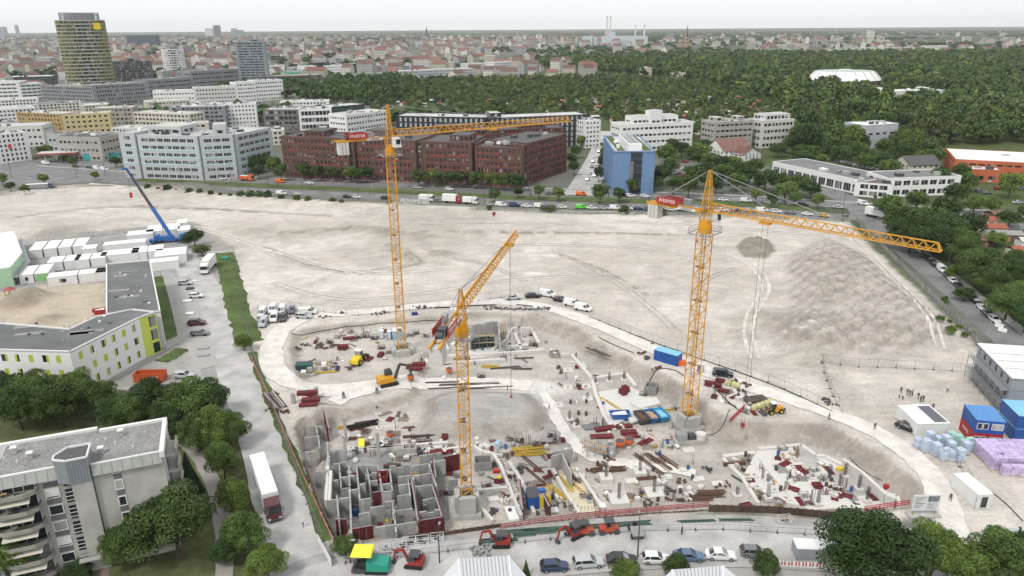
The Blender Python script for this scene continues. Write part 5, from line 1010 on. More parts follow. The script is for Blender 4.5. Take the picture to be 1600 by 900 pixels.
def tower_crane(label, base, zb, jz, tz, rz, jl, cl, mw, mrot, trolley, hook, block=None, side=1, base_w=5, sink=0):
    T = thing('tower_crane', label, 'tower crane',(base[0], base[1], zb)); J = jz-zb; TT = tz-zb; z0 = block or 1.2
    mb = MB()
    for (a, b, z) in ((0,0,0),): mb.box(-base_w/2,-base_w/2,0, base_w/2, base_w/2,.9)
    f = mb.build('foundation', concrete, T, (0,0,-sink), mrot)
    for k in range(4):
        a = k*math.pi/2; x, y = math.cos(a)*base_w*.34, math.sin(a)*base_w*.34
        for j in range(int(max(1,(z0-.9)/.8))): MB().cbox((0,0,0),(base_w*.62, base_w*.2,.76),0).build('ballast_block', concrete, T, (x*math.cos(mrot)-y*math.sin(mrot), x*math.sin(mrot)+y*math.cos(mrot),.92+j*.8), mrot+a+math.pi/2)
    mb = MB(); lattice(mb, .9, J-4.2, mw, mw*.82); mb.build('mast', yellow_crane, T, rz=mrot)
    lm = MB()
    for s in (-.2,.2): lm.beam((s, mw*.28,1),(s, mw*.28, J-4.5),.05)
    for i in range(int((J-5)/1.2)): lm.beam((-.2, mw*.28,1.2+i*1.2),(.2, mw*.28,1.2+i*1.2),.04)
    lm.build('ladder', steel, T, rz=mrot)
    for i in range(1, int((J-5)/(mw*3.2))): MB().box(-mw*.4,-mw*.42,0, mw*.1, mw*.42,.06).build('rest_platform', dark_metal, T, (0,0,1+i*mw*3.2), mrot)
    MB().cyl((0,0, J-4.2), mw*.62,1.3,16).cyl((0,0, J-2.9), mw*.55,1.0,16,0, mw*.5).build('slewing_ring', M('crane_amber', hexl('dc9a1c'),.5,.1), T)
    pf = MB(); pw = mw*1.05
    for a, b in (((-pw, -pw),(pw, -pw)),((pw, -pw),(pw, pw)),((pw, pw),(-pw, pw)),((-pw, pw),(-pw, -pw))):
        for z in (.5,1.0): pf.beam((*a, J-4.2+z),(*b, J-4.2+z),.06)
        pf.beam((*a, J-4.2),(*a, J-3.2),.06); pf.beam((*a, J-4.2),(*b, J-4.2),.5,.05)
    pf.build('service_platform', steel, T, rz=rz)
    up = MB(); hw = mw*.42
    for s in (-1,1):
        for x in (-hw, hw): up.beam((x, s*hw, J-1.9),(x*.2+.1, s*hw*.25, TT),.15)
    n = 5
    for i in range(n):
        t0, t1 = i/n, (i+1)/n; z0_, z1_ = J-1.9+(TT-J+1.9)*t0, J-1.9+(TT-J+1.9)*t1; w0, w1 = hw*(1-.78*t0), hw*(1-.78*t1)
        for s in (-1,1): up.beam((-w0, s*w0, z0_),(w1, s*w1, z1_),.07); up.beam((s*w0,-w0, z0_),(s*w1, w1, z1_),.07); up.beam((-w0, s*w0, z0_),(w0, s*w0, z0_),.07); up.beam((s*w0,-w0, z0_),(s*w0, w0, z0_),.07)
    up.build('tower_head', yellow_crane, T, rz=rz)
    jb = MB(); jw, jh = 1.25,1.5; x0 = hw; n = int((jl-x0)/1.6); st = (jl-x0)/n
    for s in (-1,1): jb.beam((x0, s*jw/2, J),(jl, s*jw/2, J),.15)
    jb.beam((x0,0, J+jh),(jl-st*.3,0, J+jh*.8),.17)
    for i in range(n):
        a, b = x0+i*st, x0+(i+1)*st; mid = (a+b)/2; zt = J+jh*(1-.2*mid/jl)
        for s in (-1,1): jb.beam((a, s*jw/2, J),(mid, 0, zt),.085); jb.beam((mid, 0, zt),(b, s*jw/2, J),.085)
        jb.beam((a, -jw/2, J),(a, jw/2, J),.075); jb.beam((a, (-1)**i*jw/2, J),(b, -(-1)**i*jw/2, J),.055)
    jb.beam((jl, -jw/2, J),(jl, jw/2, J),.15); jb.beam((jl, -jw/2, J),(jl-st*.3,0, J+jh*.8),.12); jb.beam((jl, jw/2, J),(jl-st*.3,0, J+jh*.8),.12)
    jb.build('jib', yellow_crane, T, rz=rz)
    cj = MB()
    for s in (-1,1): cj.beam((-hw, s*.7, J-.2),(-cl, s*.7, J-.2),.28,.42)
    for i in range(int(cl/1.6)): cj.beam((-hw-i*1.6,-.7, J-.2),(-hw-i*1.6,.7, J-.2),.12)
    cj.build('counter_jib', yellow_crane, T, rz=rz)
    R2 = lambda x, y, z: (x*math.cos(rz)-y*math.sin(rz), x*math.sin(rz)+y*math.cos(rz), z)
    rl = MB()
    for s in (-1,1):
        for z in (.5,1): rl.beam((-hw, s*1.0, J+z),(-cl*.72, s*1.0, J+z),.05)
        for i in range(6): rl.beam((-hw-i*cl*.12, s*1.0, J),(-hw-i*cl*.12, s*1.0, J+1),.05)
    rl.build('handrail', steel, T, rz=rz)
    for k in range(3): MB().box(-cl+.5+k*.75,-.95, J-3.1,-cl+1.15+k*.75,.95, J-.45).build('counterweight', concrete_w, T, rz=rz)
    MB().box(-cl+3.6,-.6, J, -cl+5.2,.6, J+1.1).build('hoist_winch', dark_metal, T, rz=rz); MB().tube([(-cl+2.6,-.5, J+.6),(-cl+2.6,.5, J+.6)],.5,12).build('winch_drum', dark_metal, T, rz=rz); MB().box(-cl*.36-.8,.72, J-.1,-cl*.36+.8,1.4, J+1.3).build('switch_cabinet', steel, T, rz=rz)
    for s in (-1,1):
        sg = MB().box(-cl*.62-2.3, s*1.13-.04, J+.15,-cl*.62+2.3, s*1.13+.04, J+1.35).build('name_board', red_p, T, rz=rz)
        tm = text_mesh('PFEIFFER',.95, white); o = obj('lettering', tm, sg); o.rotation_euler = (math.pi/2,0,0 if s < 0 else math.pi); o.location = (-cl*.62, s*1.19, J+.74)
        sg = MB().box(-cl*.3-1.9, s*.87-.02, J-.45,-cl*.3+1.9, s*.87+.02, J+.05).build('maker_board', white, T, rz=rz); tm = text_mesh('LIEBHERR',.55, black); o = obj('lettering', tm, sg); o.rotation_euler = (math.pi/2,0,0 if s < 0 else math.pi); o.location = (-cl*.3, s*.91, J-.2)
    cb = MB().hexa([(0.3, side*.75-.0, J-2.3),(2.1, side*.75, J-2.3),(2.1, side*2.15, J-2.3),(.3, side*2.15, J-2.3),(.3, side*.75, J-.2),(1.75, side*.75, J-.2),(1.75, side*2.15, J-.2),(.3, side*2.15, J-.2)] if side > 0 else [(0.3,-2.15, J-2.3),(2.1,-2.15, J-2.3),(2.1,-.75, J-2.3),(.3,-.75, J-2.3),(.3,-2.15, J-.2),(1.75,-2.15, J-.2),(1.75,-.75, J-.2),(.3,-.75, J-.2)]).build('cab', white, T, rz=rz)
    MB().hexa([(1.96, side*1.45-.6, J-1.75),(2.04, side*1.45-.6, J-1.75),(2.04, side*1.45+.6, J-1.75),(1.96, side*1.45+.6, J-1.75),(1.72, side*1.45-.6, J-.4),(1.83, side*1.45-.6, J-.4),(1.83, side*1.45+.6, J-.4),(1.72, side*1.45+.6, J-.4)]).build('windscreen', glass, cb)
    y = side*2.16; MB().box(.75, min(y, y+side*.03), J-1.6,1.75, max(y, y+side*.03), J-.5).build('side_window', glass, cb)
    tp = MB()
    for xx in (jl*.33, jl*.68): tp.beam((.1,0, TT-.1),(xx, 0, J+jh),.1)
    tp.build('jib_tie', steel, T, rz=rz); tp = MB()
    for s in (-1,1): tp.beam((-.1, s*.15, TT-.1),(-cl+1.5, s*.6, J+.05),.09)
    tp.build('counter_jib_tie', steel, T, rz=rz)
    tr = MB().box(trolley-.9,-.75, J-.55, trolley+.9,.75, J-.2).build('trolley', yellow_crane, T, rz=rz)
    rp = MB()
    for s in (-.5,.5): rp.beam((trolley+s, 0, J-.5),(trolley+s*.5,0, hook-zb+.9),.045)
    rp.build('hoist_rope', dark_metal, tr)
    MB().box(trolley-.35,-.18, hook-zb+.1, trolley+.35,.18, hook-zb+.95).tube([(trolley, 0, hook-zb+.1),(trolley+.15,0, hook-zb-.2),(trolley-.05,0, hook-zb-.45),(trolley-.22,0, hook-zb-.25)],.07,6).build('hook_block', M('hook_red',(.3,.04,.03),.5), tr)
    return T
def vec_rz(a, b): return math.atan2(b[1]-a[1], b[0]-a[0])
a = G(629,556,-2.4); b = G(885,190,52); tower_crane('tall yellow tower crane on the left with jib over the brown offices', a, -2.4,52,59, vec_rz(a, b),50,12.5,1.9,.25,27,30,3.2, side=-1, base_w=6)
a = G(730,800, ZP); b = G(803,364,35); tower_crane('yellow tower crane in the middle, jib swung away from the viewer', a, ZP, 34,37.5, vec_rz(a, b),44,14,1.75,.12,38,-1.5,4.6, side=1, base_w=4.6)
a = G(1075,668,-2.6); b = G(1467,392,43); tower_crane('yellow tower crane on the right, jib reaching over the gravel heap', a, -2.6,43,50.5, vec_rz(a, b),39,12.5,2.1,.35,11.5,2,3.4, side=1, base_w=4.8)
# --- blue mobile crane
p = G(264,378); T = thing('mobile_crane', 'blue mobile crane with long telescopic boom among white containers', 'mobile crane', p, .25)
MB().box(-6.5,-1.35,.7,6,1.35,1.5).build('chassis', blue_p, T); c = MB().box(4.2,-1.35,1.5,6.3,1.35,2.9).build('cab', blue_p, T); MB().box(6.31,-1.1,2.0,6.36,1.1,2.8).build('windscreen', glass, c)
MB().box(-3,-1.3,1.55,2,1.3,2.5).build('turntable', blue_p, T); MB().box(-4.6,-1.4,1.6,-3.05,1.4,3).build('counterweight', blue_p, T)
w = MB().tube([(0,-.2,0),(0,.2,0)],.62,14).mesh('wheel', black)
for x in (-5.4,-3.9,-2.2,3.2,4.7):
    for s in (-1,1): obj('wheel', w, T, (x, s*1.2,.62))
for x in (-5,4):
    for s in (-1,1): MB().beam((x, 0,.95),(x, s*3.4,.95),.3).box(x-.12, s*3.4-.12,.1, x+.12, s*3.4+.12,.95).box(x-.4, s*3.4-.4,0, x+.4, s*3.4+.4,.1).build('outrigger', blue_p, T)
tipw = Vector((-187,330, HT(0,0,0)*0)); d = ray(197,263); t = 268/d[1]; tip = Vector((d[0]*t, d[1]*t, CAM_H+d[2]*t)); mi = T.matrix_basis.inverted() @ tip if False else (Matrix.Rotation(-.25,4, 'Z') @ (tip-p).to_4d()).to_3d()
b0 = Vector((1,0,2.4)); MB().beam(b0, b0.lerp(mi, .42),.95,1.05).build('boom', blue_p, T); MB().beam(b0.lerp(mi, .4), b0.lerp(mi, .72),.72,.8).build('boom_section', dark_metal, T); MB().beam(b0.lerp(mi, .7), mi, .52,.6).build('boom_section', M('boom_navy',(.03,.045,.12),.5), T); MB().beam((-1.5,0,2.0), b0.lerp(mi, .2),.35).build('lift_cylinder', steel, T); MB().cbox(mi-Vector((.7,0,.5)),(1.4,.7,.8)).build('boom_head', blue_p, T); MB().beam(mi, mi-Vector((0,0,9)),.08).build('hoist_rope', dark_metal, T); MB().cbox(mi-Vector((0,0,11)),(.9,.5,2.0)).build('hook_block', red_p, T)
# --- excavators, loader and other machines
def excavator(p, ang, bm, label, s=1., arm=((1.4,1.2),(2.6,4.0),(4.6,3.2),(4.9,.9)), armm=None, cabm=None, tw=1.0, mini=False):
    T = thing('excavator', label, 'excavator', p, ang); T.scale = (s,)*3
    for y in (-1.1*tw, 1.1*tw):
        mb = MB(); n = 10; pr = [(-1.9,.45),(-1.65,.1),(1.65,.1),(1.9,.45),(1.65,.8),(-1.65,.8)]; mb.add([(x, y-.28, z) for x, z in pr]+[(x, y+.28, z) for x, z in pr],[tuple(range(6)), tuple(range(11,5,-1))]+[(i, 6+i, 6+(i+1) % 6,(i+1) % 6) for i in range(6)]); mb.build('track', black, T)
    MB().box(-.9,-.9,.45,.9,.9,.85).build('undercarriage', dark_metal, T)
    MB().hexa([(-2.0,-1.25,.95),(1.2,-1.25,.95),(1.2,1.25,.95),(-2.0,1.25,.95),(-1.9,-1.2,1.95),(1.0,-1.2,1.75),(1.0,1.2,1.75),(-1.9,1.2,1.95)]).build('body', bm, T)
    c = MB().hexa([(-.3,.25,1.75),(1.25,.25,1.75),(1.25,1.2,1.75),(-.3,1.2,1.75),(-.2,.3,3.0),(.95,.3,3.0),(.95,1.15,3.0),(-.2,1.15,3.0)]).build('cab', cabm or dark_metal, T); MB().hexa([(1.2,.32,1.95),(1.27,.32,1.95),(1.27,1.12,1.95),(1.2,1.12,1.95),(.97,.36,2.9),(1.03,.36,2.9),(1.03,1.1,2.9),(.97,1.1,2.9)]).build('windscreen', glass, c); MB().box(0,1.17,1.95,.85,1.21,2.8).build('side_window', glass, c)
    if mini:
        c.scale = (1,1,1); MB().box(-1.1,-.85,1.8,.75,.2,2.9).build('canopy_frame', glass, T); MB().box(-1.25,-1.0,2.95,.95,1.25,3.1).build('canopy', dark_metal, T)
    P = [Vector((x, -.3, z)) for x, z in arm]; am = armm or bm
    MB().beam(P[0], P[1],.38,.5).build('boom', am, T); MB().beam(P[1], P[2],.34,.42).build('boom', am, T); st = MB().beam(P[2], P[3],.28,.34).build('stick', am, T)
    MB().beam(P[0]+Vector((.4,0,-.3)), P[1]+Vector((-.1,0,-.35)),.16).build('cylinder', steel, T)
    e = P[3]; MB().hexa([e+Vector(v) for v in ((-.5,-.5,-.75),(.3,-.5,-.75),(.3,.5,-.75),(-.5,.5,-.75),(-.25,-.5,.15),(.2,-.5,.15),(.2,.5,.15),(-.25,.5,.15))]).build('bucket', dark_metal, T); return T
excavator(GZ(606,601)-Vector((0,0,0)),.5, M('machine_yellow',(.62,.3,.02),.5,.1), 'yellow excavator with black arm working beside the gravel heap',1.15, armm=dark_metal)
def mini_ex(px, py, a, lb): excavator(G(px, py)+Vector((0,0,.06)), a, M('machine_red',(.3,.035,.03),.5,.25,3), lb, .74, armm=M('machine_red'), mini=True, arm=((1.4,1.2),(2.4,3.4),(3.9,3.0),(4.4,.8)))
mini_ex(648,884, math.pi-.15, 'small red mini excavator beside the green paving machine'); mini_ex(783,852, math.pi, 'small red mini excavator below the red guard rail'); mini_ex(898,838, math.pi+.6, 'small orange-red mini excavator in the street, arm folded up')
def loader(p, ang, label, bm, s=1.):
    T = thing('wheel_loader', label, 'loader', p, ang); T.scale = (s,)*3; MB().hexa([(-2.8,-1,.7),(0,-1,.7),(0,1,.7),(-2.8,1,.7),(-2.7,-.9,1.7),(-.2,-.9,2.0),(-.2,.9,2.0),(-2.7,.9,1.7)]).build('engine_hood', bm, T); MB().box(0,-.6,.7,2.0,.6,1.4).build('front_frame', dark_metal, T)
    c = MB().hexa([(-.4,-.75,1.9),(1.0,-.75,1.5),(1.0,.75,1.5),(-.4,.75,1.9),(-.3,-.7,3.1),(.8,-.7,3.1),(.8,.7,3.1),(-.3,.7,3.1)]).build('cab', glass, T); MB().box(-.45,-.82,3.1,.95,.82,3.25).build('cab_roof', white, c)
    w = MB().tube([(0,-.25,0),(0,.25,0)],.7,14).mesh('wheel', black); r = MB().tube([(0,-.27,0),(0,.27,0)],.35,10).mesh('rim', yellow_p)
    for x in (-1.7,1.3):
        for y in (-1.05,1.05): obj('rim', r, obj('wheel', w, T, (x, y, .7)))
    for y in (-.5,.5): MB().beam((.8, y, 1.5),(3.0, y, .7),.18,.3).build('lift_arm', bm, T)
    MB().hexa([(2.8,-1.3,.1),(3.8,-1.3,.1),(3.8,1.3,.1),(2.8,1.3,.1),(2.7,-1.3,1.1),(3.0,-1.3,1.1),(3.0,1.3,1.1),(2.7,1.3,1.1)]).build('bucket', dark_metal, T)
loader(GZ(561,566),1.35, 'yellow wheel loader with white cab roof in the upper yard', yellow_p); loader(GZ(1208,645),-2.9, 'small yellow wheel loader beside the yellow-topped bags', M('machine_yellow'),.75)
def roller(px, py, lb):
    T = thing('road_roller', lb, 'roller', G(px, py)+Vector((0,0,.05)),.1); MB().hexa([(-1.6,-.6,.6),(1.6,-.6,.6),(1.6,.6,.6),(-1.6,.6,.6),(-1.5,-.55,1.3),(1.5,-.55,1.2),(1.5,.55,1.2),(-1.5,.55,1.3)]).build('body', M('roller_red',(.42,.07,.03),.5,.25,3), T)
    for x in (-1.15,1.15): MB().tube([(x, -.65,.5),(x, .65,.5)],.5,16).build('drum', dark_metal, T)
    for x in (-.5,.5):
        for y in (-.5,.5): MB().beam((x, y, 1.2),(x, y, 2.3),.07).build('canopy_post', dark_metal, T)
    MB().box(-.8,-.65,2.3,.8,.65,2.4).build('canopy', dark_metal, T); MB().box(-.3,-.3,1.3,.2,.3,1.7).build('seat', black, T)
roller(951,833, 'orange-red road roller in the street beside the site edge'); roller(912,836, 'orange-red tandem roller standing right behind the folded mini excavator')
p = G(582,890)+Vector((0,0,.05)); T = thing('paving_machine', 'green road paving machine with bright yellow canopy at the bottom edge', 'paver', p, -.05)
MB().hexa([(-.6,-1.2,.6),(2.7,-1.2,.6),(2.7,1.2,.6),(-.6,1.2,.6),(-.6,-1.15,2.0),(2.5,-1.1,1.6),(2.5,1.1,1.6),(-.6,1.15,2.0)]).build('body', green_p, T); MB().box(-2.8,-1.25,.25,-.62,1.25,.8).build('screed', dark_metal, T); MB().box(-1.6,-1,.8,-.65,1,1.6).build('operator_platform', black, T)
for y in (-1.05,1.05): MB().box(-.8, y-.2,.0,2.4, y+.2,.58).build('track', black, T)
for x in (-2.4,.0):
    for y in (-1.0,1.0): MB().beam((x, y, .8),(x, y, 3.2),.09).build('canopy_post', dark_metal, T)
MB().hexa([(-2.8,-1.4,3.2),(.35,-1.4,3.2),(.35,1.4,3.2),(-2.8,1.4,3.2),(-2.6,-1.2,3.5),(.2,-1.2,3.5),(.2,1.2,3.5),(-2.6,1.2,3.5)]).build('canopy', M('canopy_yellow',(.8,.72,.05),.5,.05), T)
for s in (-1,1): MB().box(-2.3, s*.55-.25,.85,-1.8, s*.55+.25,1.3).build('seat', black, T)
p = G(993,835); T = thing('dumper', 'small grey site dumper parked in the street', 'dumper', p+Vector((0,0,.05)),-1.5); MB().hexa([(.0,-.8,.7),(1.7,-.8,.7),(1.7,.8,.7),(0,.8,.7),(-.2,-.95,1.4),(2.1,-.95,1.3),(2.1,.95,1.3),(-.2,.95,1.4)]).build('tipping_body', concrete_d, T); MB().box(-1.8,-.7,.5,0,.7,1.1).build('chassis', dark_metal, T); MB().box(-1.0,-.3,1.1,-.6,.3,1.7).build('seat', black, T)
w = MB().tube([(0,-.15,0),(0,.15,0)],.42,12).mesh('wheel', black)
for x in (-1.3,1.0):
    for y in (-.8,.8): obj('wheel', w, T, (x, y, .42))
# ---------------------------------------------------------------- near buildings at left
AH = 17.5
A0, A1 = G(-140,776, AH), G(252,703, AH); u = (A1-A0); u.z = 0; u.normalize(); v = Vector((-u.y, u.x, 0))
O = Vector((A1.x, A1.y, 0)); ang = math.atan2(u.y, u.x); LEN = (A1-A0).length
T = thing('apartment_block', 'grey concrete apartment block with curved balconies and gravel roof in lower left corner', 'apartment block', O, ang)
# local frame: x from -LEN to 0 along the front, y back, z up
ac = M('apartment_concrete',(.43,.42,.385),.95,.1,.6, var2=.12, scale2=.15); panel = M('grey_window_panel',(.15,.15,.15),.8,.1); trimw = M('white_trim',(.72,.72,.7),.6,.06); zinc = M('zinc_sheet',(.33,.36,.39),.45,.12,1.2, metal=.3); eave = M('eave_slate',(.4,.41,.38),.8,.15,.8)
D = 11.; xs0, xs1 = -13.2,-9.2     # stair bay
wl = MB().box(-LEN, 1.2,-.5,-13.2, D, AH-1.1).box(-9.2,0,-.5,0, D, AH-1.1).box(-13.19,.6,-.5,-9.21, D-.01, AH-1.1); wl.build('wall', ac, T)
rf = MB().box(-LEN, 1.2, AH-1.09,-13.2, D, AH-.5).box(-9.2,0, AH-1.09,0, D-.8, AH-.5).box(-13.19,.6, AH-1.09,-9.21, D, AH-.505); ro = rf.build('roof', roof_gravel, T)
for a in [(-LEN, D-.4,-9.6, D+.25),(-9.2, D-1.2,.25, D-.6),(-.35,-.25,.25, D-1.2)]: MB().box(a[0], a[1], AH-1.1, a[2], a[3], AH-.1).build('parapet', trimw, ro)
n = 22
for i in range(int((LEN-13.2)/1.35)):
    x = -13.4-i*1.35; MB().hexa([(x-1.3,.55, AH-1.9),(x, .55, AH-1.9),(x, 1.35, AH-1.9),(x-1.3,1.35, AH-1.9),(x-1.3,1.0, AH-.3),(x, 1.0, AH-.3),(x, 1.35, AH-.3),(x-1.3,1.35, AH-.3)]).build('eave_panel', eave, ro)
for i in range(7):
    x = -.1-i*1.3; MB().hexa([(x-1.25,-.45, AH-1.9),(x, -.45, AH-1.9),(x, .15, AH-1.9),(x-1.25,.15, AH-1.9),(x-1.25,-.1, AH-.3),(x, -.1, AH-.3),(x, .15, AH-.3),(x-1.25,.15, AH-.3)]).build('eave_panel', eave, ro)
MB().box(-LEN, .98, AH-.29,-13.25,1.4, AH-.12).box(-9.15,-.12, AH-.29,.2,.2, AH-.12).build('eave_trim', trimw, ro)
st = MB().prism([(-13.6,.3),(-11.9,-.7),(-9.3,-.6),(-9.3,3.2),(-12.2,3.2),(-13.6,1.4)], AH-2.4, AH+1.3).build('stair_head', zinc, T); MB().prism([(-13.4,.5),(-11.8,-.4),(-9.55,-.35),(-9.55,2.9),(-12.1,2.9),(-13.4,1.3)], AH+1.31, AH+1.36).build('stair_head_roof', roof_dark, st)
pl = [(-13.6,.3),(-11.9,-.7),(-9.3,-.6),(-9.3,3.2),(-12.2,3.2),(-13.6,1.4)]; mb = MB()
for i in range(6): a, b = pl[i], pl[(i+1) % 6]; mb.beam((*a, AH+1.4),(*b, AH+1.4),.22,.25)
mb.build('stair_head_trim', trimw, st); mb = MB()
for k in range(8): t = k/7; a = Vector(pl[1]).lerp(Vector(pl[2]), t); mb.beam((a.x, a.y-.03, AH-2.3),(a.x, a.y-.03, AH+1.25),.05)
mb.build('sheet_seam', M('zinc_dark',(.22,.24,.26),.5), st)
MB().prism([(-11.9,.5),(-11.9,-.55),(-9.32,-.5),(-9.32,.5)],0, AH-2.41).build('stair_shaft', ac, T)
FH = 2.75
for f in range(6):
    z = .6+f*FH
    w = MB().box(-13.1,.52, z, -12.0,.58, z+2.2).build('stair_window', glass, T)
    for k in range(3): MB().box(-13.12,.46, z+.35+k*.65,-11.98,.53, z+.42+k*.65).build('glazing_bar', trimw, w)
    for nm, x0, x1, yy in (('window',-6.6,-5.75,0),('window',-15.6,-14.0,1.2)):
        if nm == 'window':
            w = MB().box(x0, yy-.03, z+.9, x1, yy+.02, z+2.3).build('window', glass, T); fr = MB().box(x0-.12, yy-.09, z+.8, x0, yy+.02, z+2.4).box(x1, yy-.09, z+.8, x1+.12, yy+.02, z+2.4).box(x0, yy-.09, z+2.3, x1, yy+.02, z+2.42).box(x0, yy-.09, z+.78, x1, yy+.02, z+.9)
            if f % 3 == 1 and x0 < -10: fr.box(x0, yy-.07, z+1.1, x1, yy-.04, z+2.3)
            fr.build('frame', trimw, w); MB().box(x0-.1, yy-.05, z-.1, x1+.1, yy+.02, z+.76).build('spandrel', panel, w)
rb = random.Random(4)
plantm = [LEAF['mid'], LEAF['dark']]
for f in range(6):
    for bi, xc in enumerate((-19.4,-26.0,-39,-45.5)):
        z = .9+f*FH-.15; pts = [(xc-3.1,1.2),(xc-2.9,.0),(xc-1.6,-.75),(xc+1.6,-.75),(xc+2.9,.0),(xc+3.1,1.2)]; B = MB().prism(pts, z-.2, z).build('balcony', ac, T)
        mb = MB()
        for i in range(5): a, b = Vector((*pts[i],0)), Vector((*pts[i+1],0)); mb.beam(a+Vector((0,0, z+.25)), b+Vector((0,0, z+.25)),.12,.5)
        mb.build('parapet', M('balcony_render',(.36,.34,.29),.95,.15,.6), B); mb = MB()
        for i in range(5): a, b = Vector((*pts[i],0)), Vector((*pts[i+1],0)); mb.beam(a+Vector((0,0, z+.85)), b+Vector((0,0, z+.85)),.05); mb.beam(a+Vector((0,0, z+.65)), b+Vector((0,0, z+.65)),.04)
        mb.build('railing', dark_metal, B)
        w = MB().box(xc-2.8,1.14, z+.02, xc+2.8,1.19, z+2.35).build('balcony_door', glass, B); mb = MB()
        for q in (-2.8,-1.2,0.2,1.4,2.75): mb.box(xc+q-.05,1.08, z+.02, xc+q+.05,1.15, z+2.35)
        mb.box(xc-2.8,1.08, z+2.25, xc+2.8,1.15, z+2.4); mb.build('frame', trimw, w)
        if rb.random() < .75:
            v_, tc = crown_arrays(600+f*4+bi, 1.0,1.0,160,.22,8); v_ = v_*np.array([rb.uniform(1.2,2.2),.3,.6])+np.array([xc+rb.uniform(-.6,.6),-.5, z+.35]); o = obj('balcony_plants', leaf_mesh('balcony_plants', v_, tc, rb.choice(plantm)), B, kind='stuff')
        if rb.random() < .35: MB().hexa([(xc-2.2,-.9, z+1.75),(xc+2.2,-.9, z+1.75),(xc+2.2,1.1, z+2.3),(xc-2.2,1.1, z+2.3),(xc-2.2,-.9, z+1.8),(xc+2.2,-.9, z+1.8),(xc+2.2,1.1, z+2.36),(xc-2.2,1.1, z+2.36)]).build('awning', M('awning_cream',(.6,.56,.46),.9,.2,6), B)
        MB().cbox((xc+rb.uniform(-1,1),.4, z+.01),(.7,.5,.5), rb.random()).build('chair', rb.choice([white, dark_metal, timber]), B)
    MB().box(-22.95,-.2,.3+f*FH, -22.45,1.2,.3+f*FH+2.74).build('balcony_fin', ac, T)
    zz = .9+f*FH; B = MB().prism([(0,3),(1.5,3.4),(1.6,7.4),(0,8)], zz-.2, zz+.0).build('balcony', ac, T); MB().box(1.35,3.4, zz, 1.5,7.4, zz+.9).build('parapet', M('balcony_render'), B); MB().box(.01,3.4, zz, .06,7.4, zz+2.2).build('balcony_door', glass, B)
for x, y in ((-17.5,5.5),(-23.5,4),(-6,7.6),(-8.2,3.2),(-30,5),(-20,8)):
    c = MB().box(-.32,-.32,0,.32,.32,.9).build('vent', ac, ro, (x, y, AH-.49)); MB().box(-.42,-.42,.9,.42,.42,1.05).build('cowl', trimw, c)
for x, y in ((-19,4.8),(-21,6.5),(-6.5,5),(-4,3),(-8,6.8)): MB().cyl((0,0,0),.1,.5,8).build('pipe', trimw, ro, (x, y, AH-.49))
MB().box(-22.2,1.5, AH-.49,-21.4, D-.5, AH-.42).build('roof_walkway', concrete, ro); MB().box(-13,-1.6,2.5,-9.6,-.75,2.7).build('entrance_canopy', concrete, T)
# --- lime and white school
SH = 10.2; ptsr = GP([(-80,546),(110,551),(217,498),(242,489),(205,485),(150,497),(110,516),(-80,500)], SH)
def school(name, label, corners, sides, wallm, cw=3.1, hh=SH):
    T = thing(name, label, 'school'); C0 = corners; wall, lst = MB(),[]; wall.prism([(p.x, p.y) for p in C0],-.4, hh); n = len(C0)
    for i in sides:
        a, b, ww = C0[i], C0[(i+1) % n],1.15; facade(wall, None, a, b, 0, hh, 3, cw, 1.0,1.7,1.0,.14, end=1.2, indiv=lst)
        d = (b-a).normalized(); o = Vector((d.y, -d.x, 0))
    wall.build('wall', wallm, T); rr = random.Random(9)
    for g in lst:
        w = g.build('window',[glass, white], T); vs = [Vector(q) for q in g.v[:4]]; d = (vs[1]-vs[0]).normalized(); o = Vector((d.y, -d.x, 0))
        s = rr.choice([0,1,2]); e = [vs[0], vs[0]+(vs[1]-vs[0])*.5, vs[3]+(vs[2]-vs[3])*.5, vs[3]] if s < 2 else vs; off = d*(1.0 if s == 1 else 0)*.9
        MB().hexa([e[0]+off+o*.12, e[1]+off+o*.12, e[1]+off+o*.02, e[0]+off+o*.02, e[3]+off+o*.12, e[2]+off+o*.12, e[2]+off+o*.02, e[3]+off+o*.02]).build('shutter', M('lime_shutter',(.42,.55,.05),.6), w)
    r = MB().prism([(p.x, p.y) for p in C0], hh+.01, hh+.14).build('roof', M('dark_roof_felt',(.155,.16,.16),.95,.12,.4, var2=.18, scale2=.12), T)
    for i in range(n):
        a, b = C0[i], C0[(i+1) % n]; d = (b-a).normalized(); MB().beam(a+Vector((0,0,.28))-d*.16, b+Vector((0,0,.28))+d*.16,.34,.3).build('roof_edge', trimw, r)
    cx = sum(C0, Vector())/n
    for k in range(16):
        i = rr.randrange(n); a = C0[i].lerp(C0[(i+1) % n], rr.random()).lerp(cx, rr.uniform(.3,.8)); MB().cbox((a.x, a.y, hh+.14), rr.choice([(.5,.5,.35),(.3,.3,.7),(.6,.6,.2)]),.3).build('roof_vent', rr.choice([trimw, dark_metal, steel]), r)
    for k in range(5):
        i = rr.randrange(n); a = C0[i].lerp(C0[(i+1) % n], rr.random()).lerp(cx, rr.uniform(.4,.7)); MB().cbox((a.x, a.y, hh+.141),(rr.uniform(3,7),1.6,.05),.25).build('roof_walkway', concrete_d, r)
    return T
TS = school('school_building', 'white three-storey school building with lime green shutters and end wall',[Vector((p.x, p.y, SH)) for p in ptsr[:2]+[ptsr[2]]+ptsr[3:]],[0,1], white)
a, b = ptsr[2], ptsr[3]; d = (b-a); d.z = 0; L = d.length; d.normalize(); o = Vector((d.y, -d.x, 0)); q = Vector((a.x, a.y, 0))-d*3.5
lw = MB().hexa([q+o*.16, q+d*(L+3.5)+o*.16, q+d*(L+3.5)+o*.02, q+o*.02]+[w+Vector((0,0, SH-.1)) for w in (q+o*.16, q+d*(L+3.5)+o*.16, q+d*(L+3.5)+o*.02, q+o*.02)]).build('lime_end_wall', lime, TS)
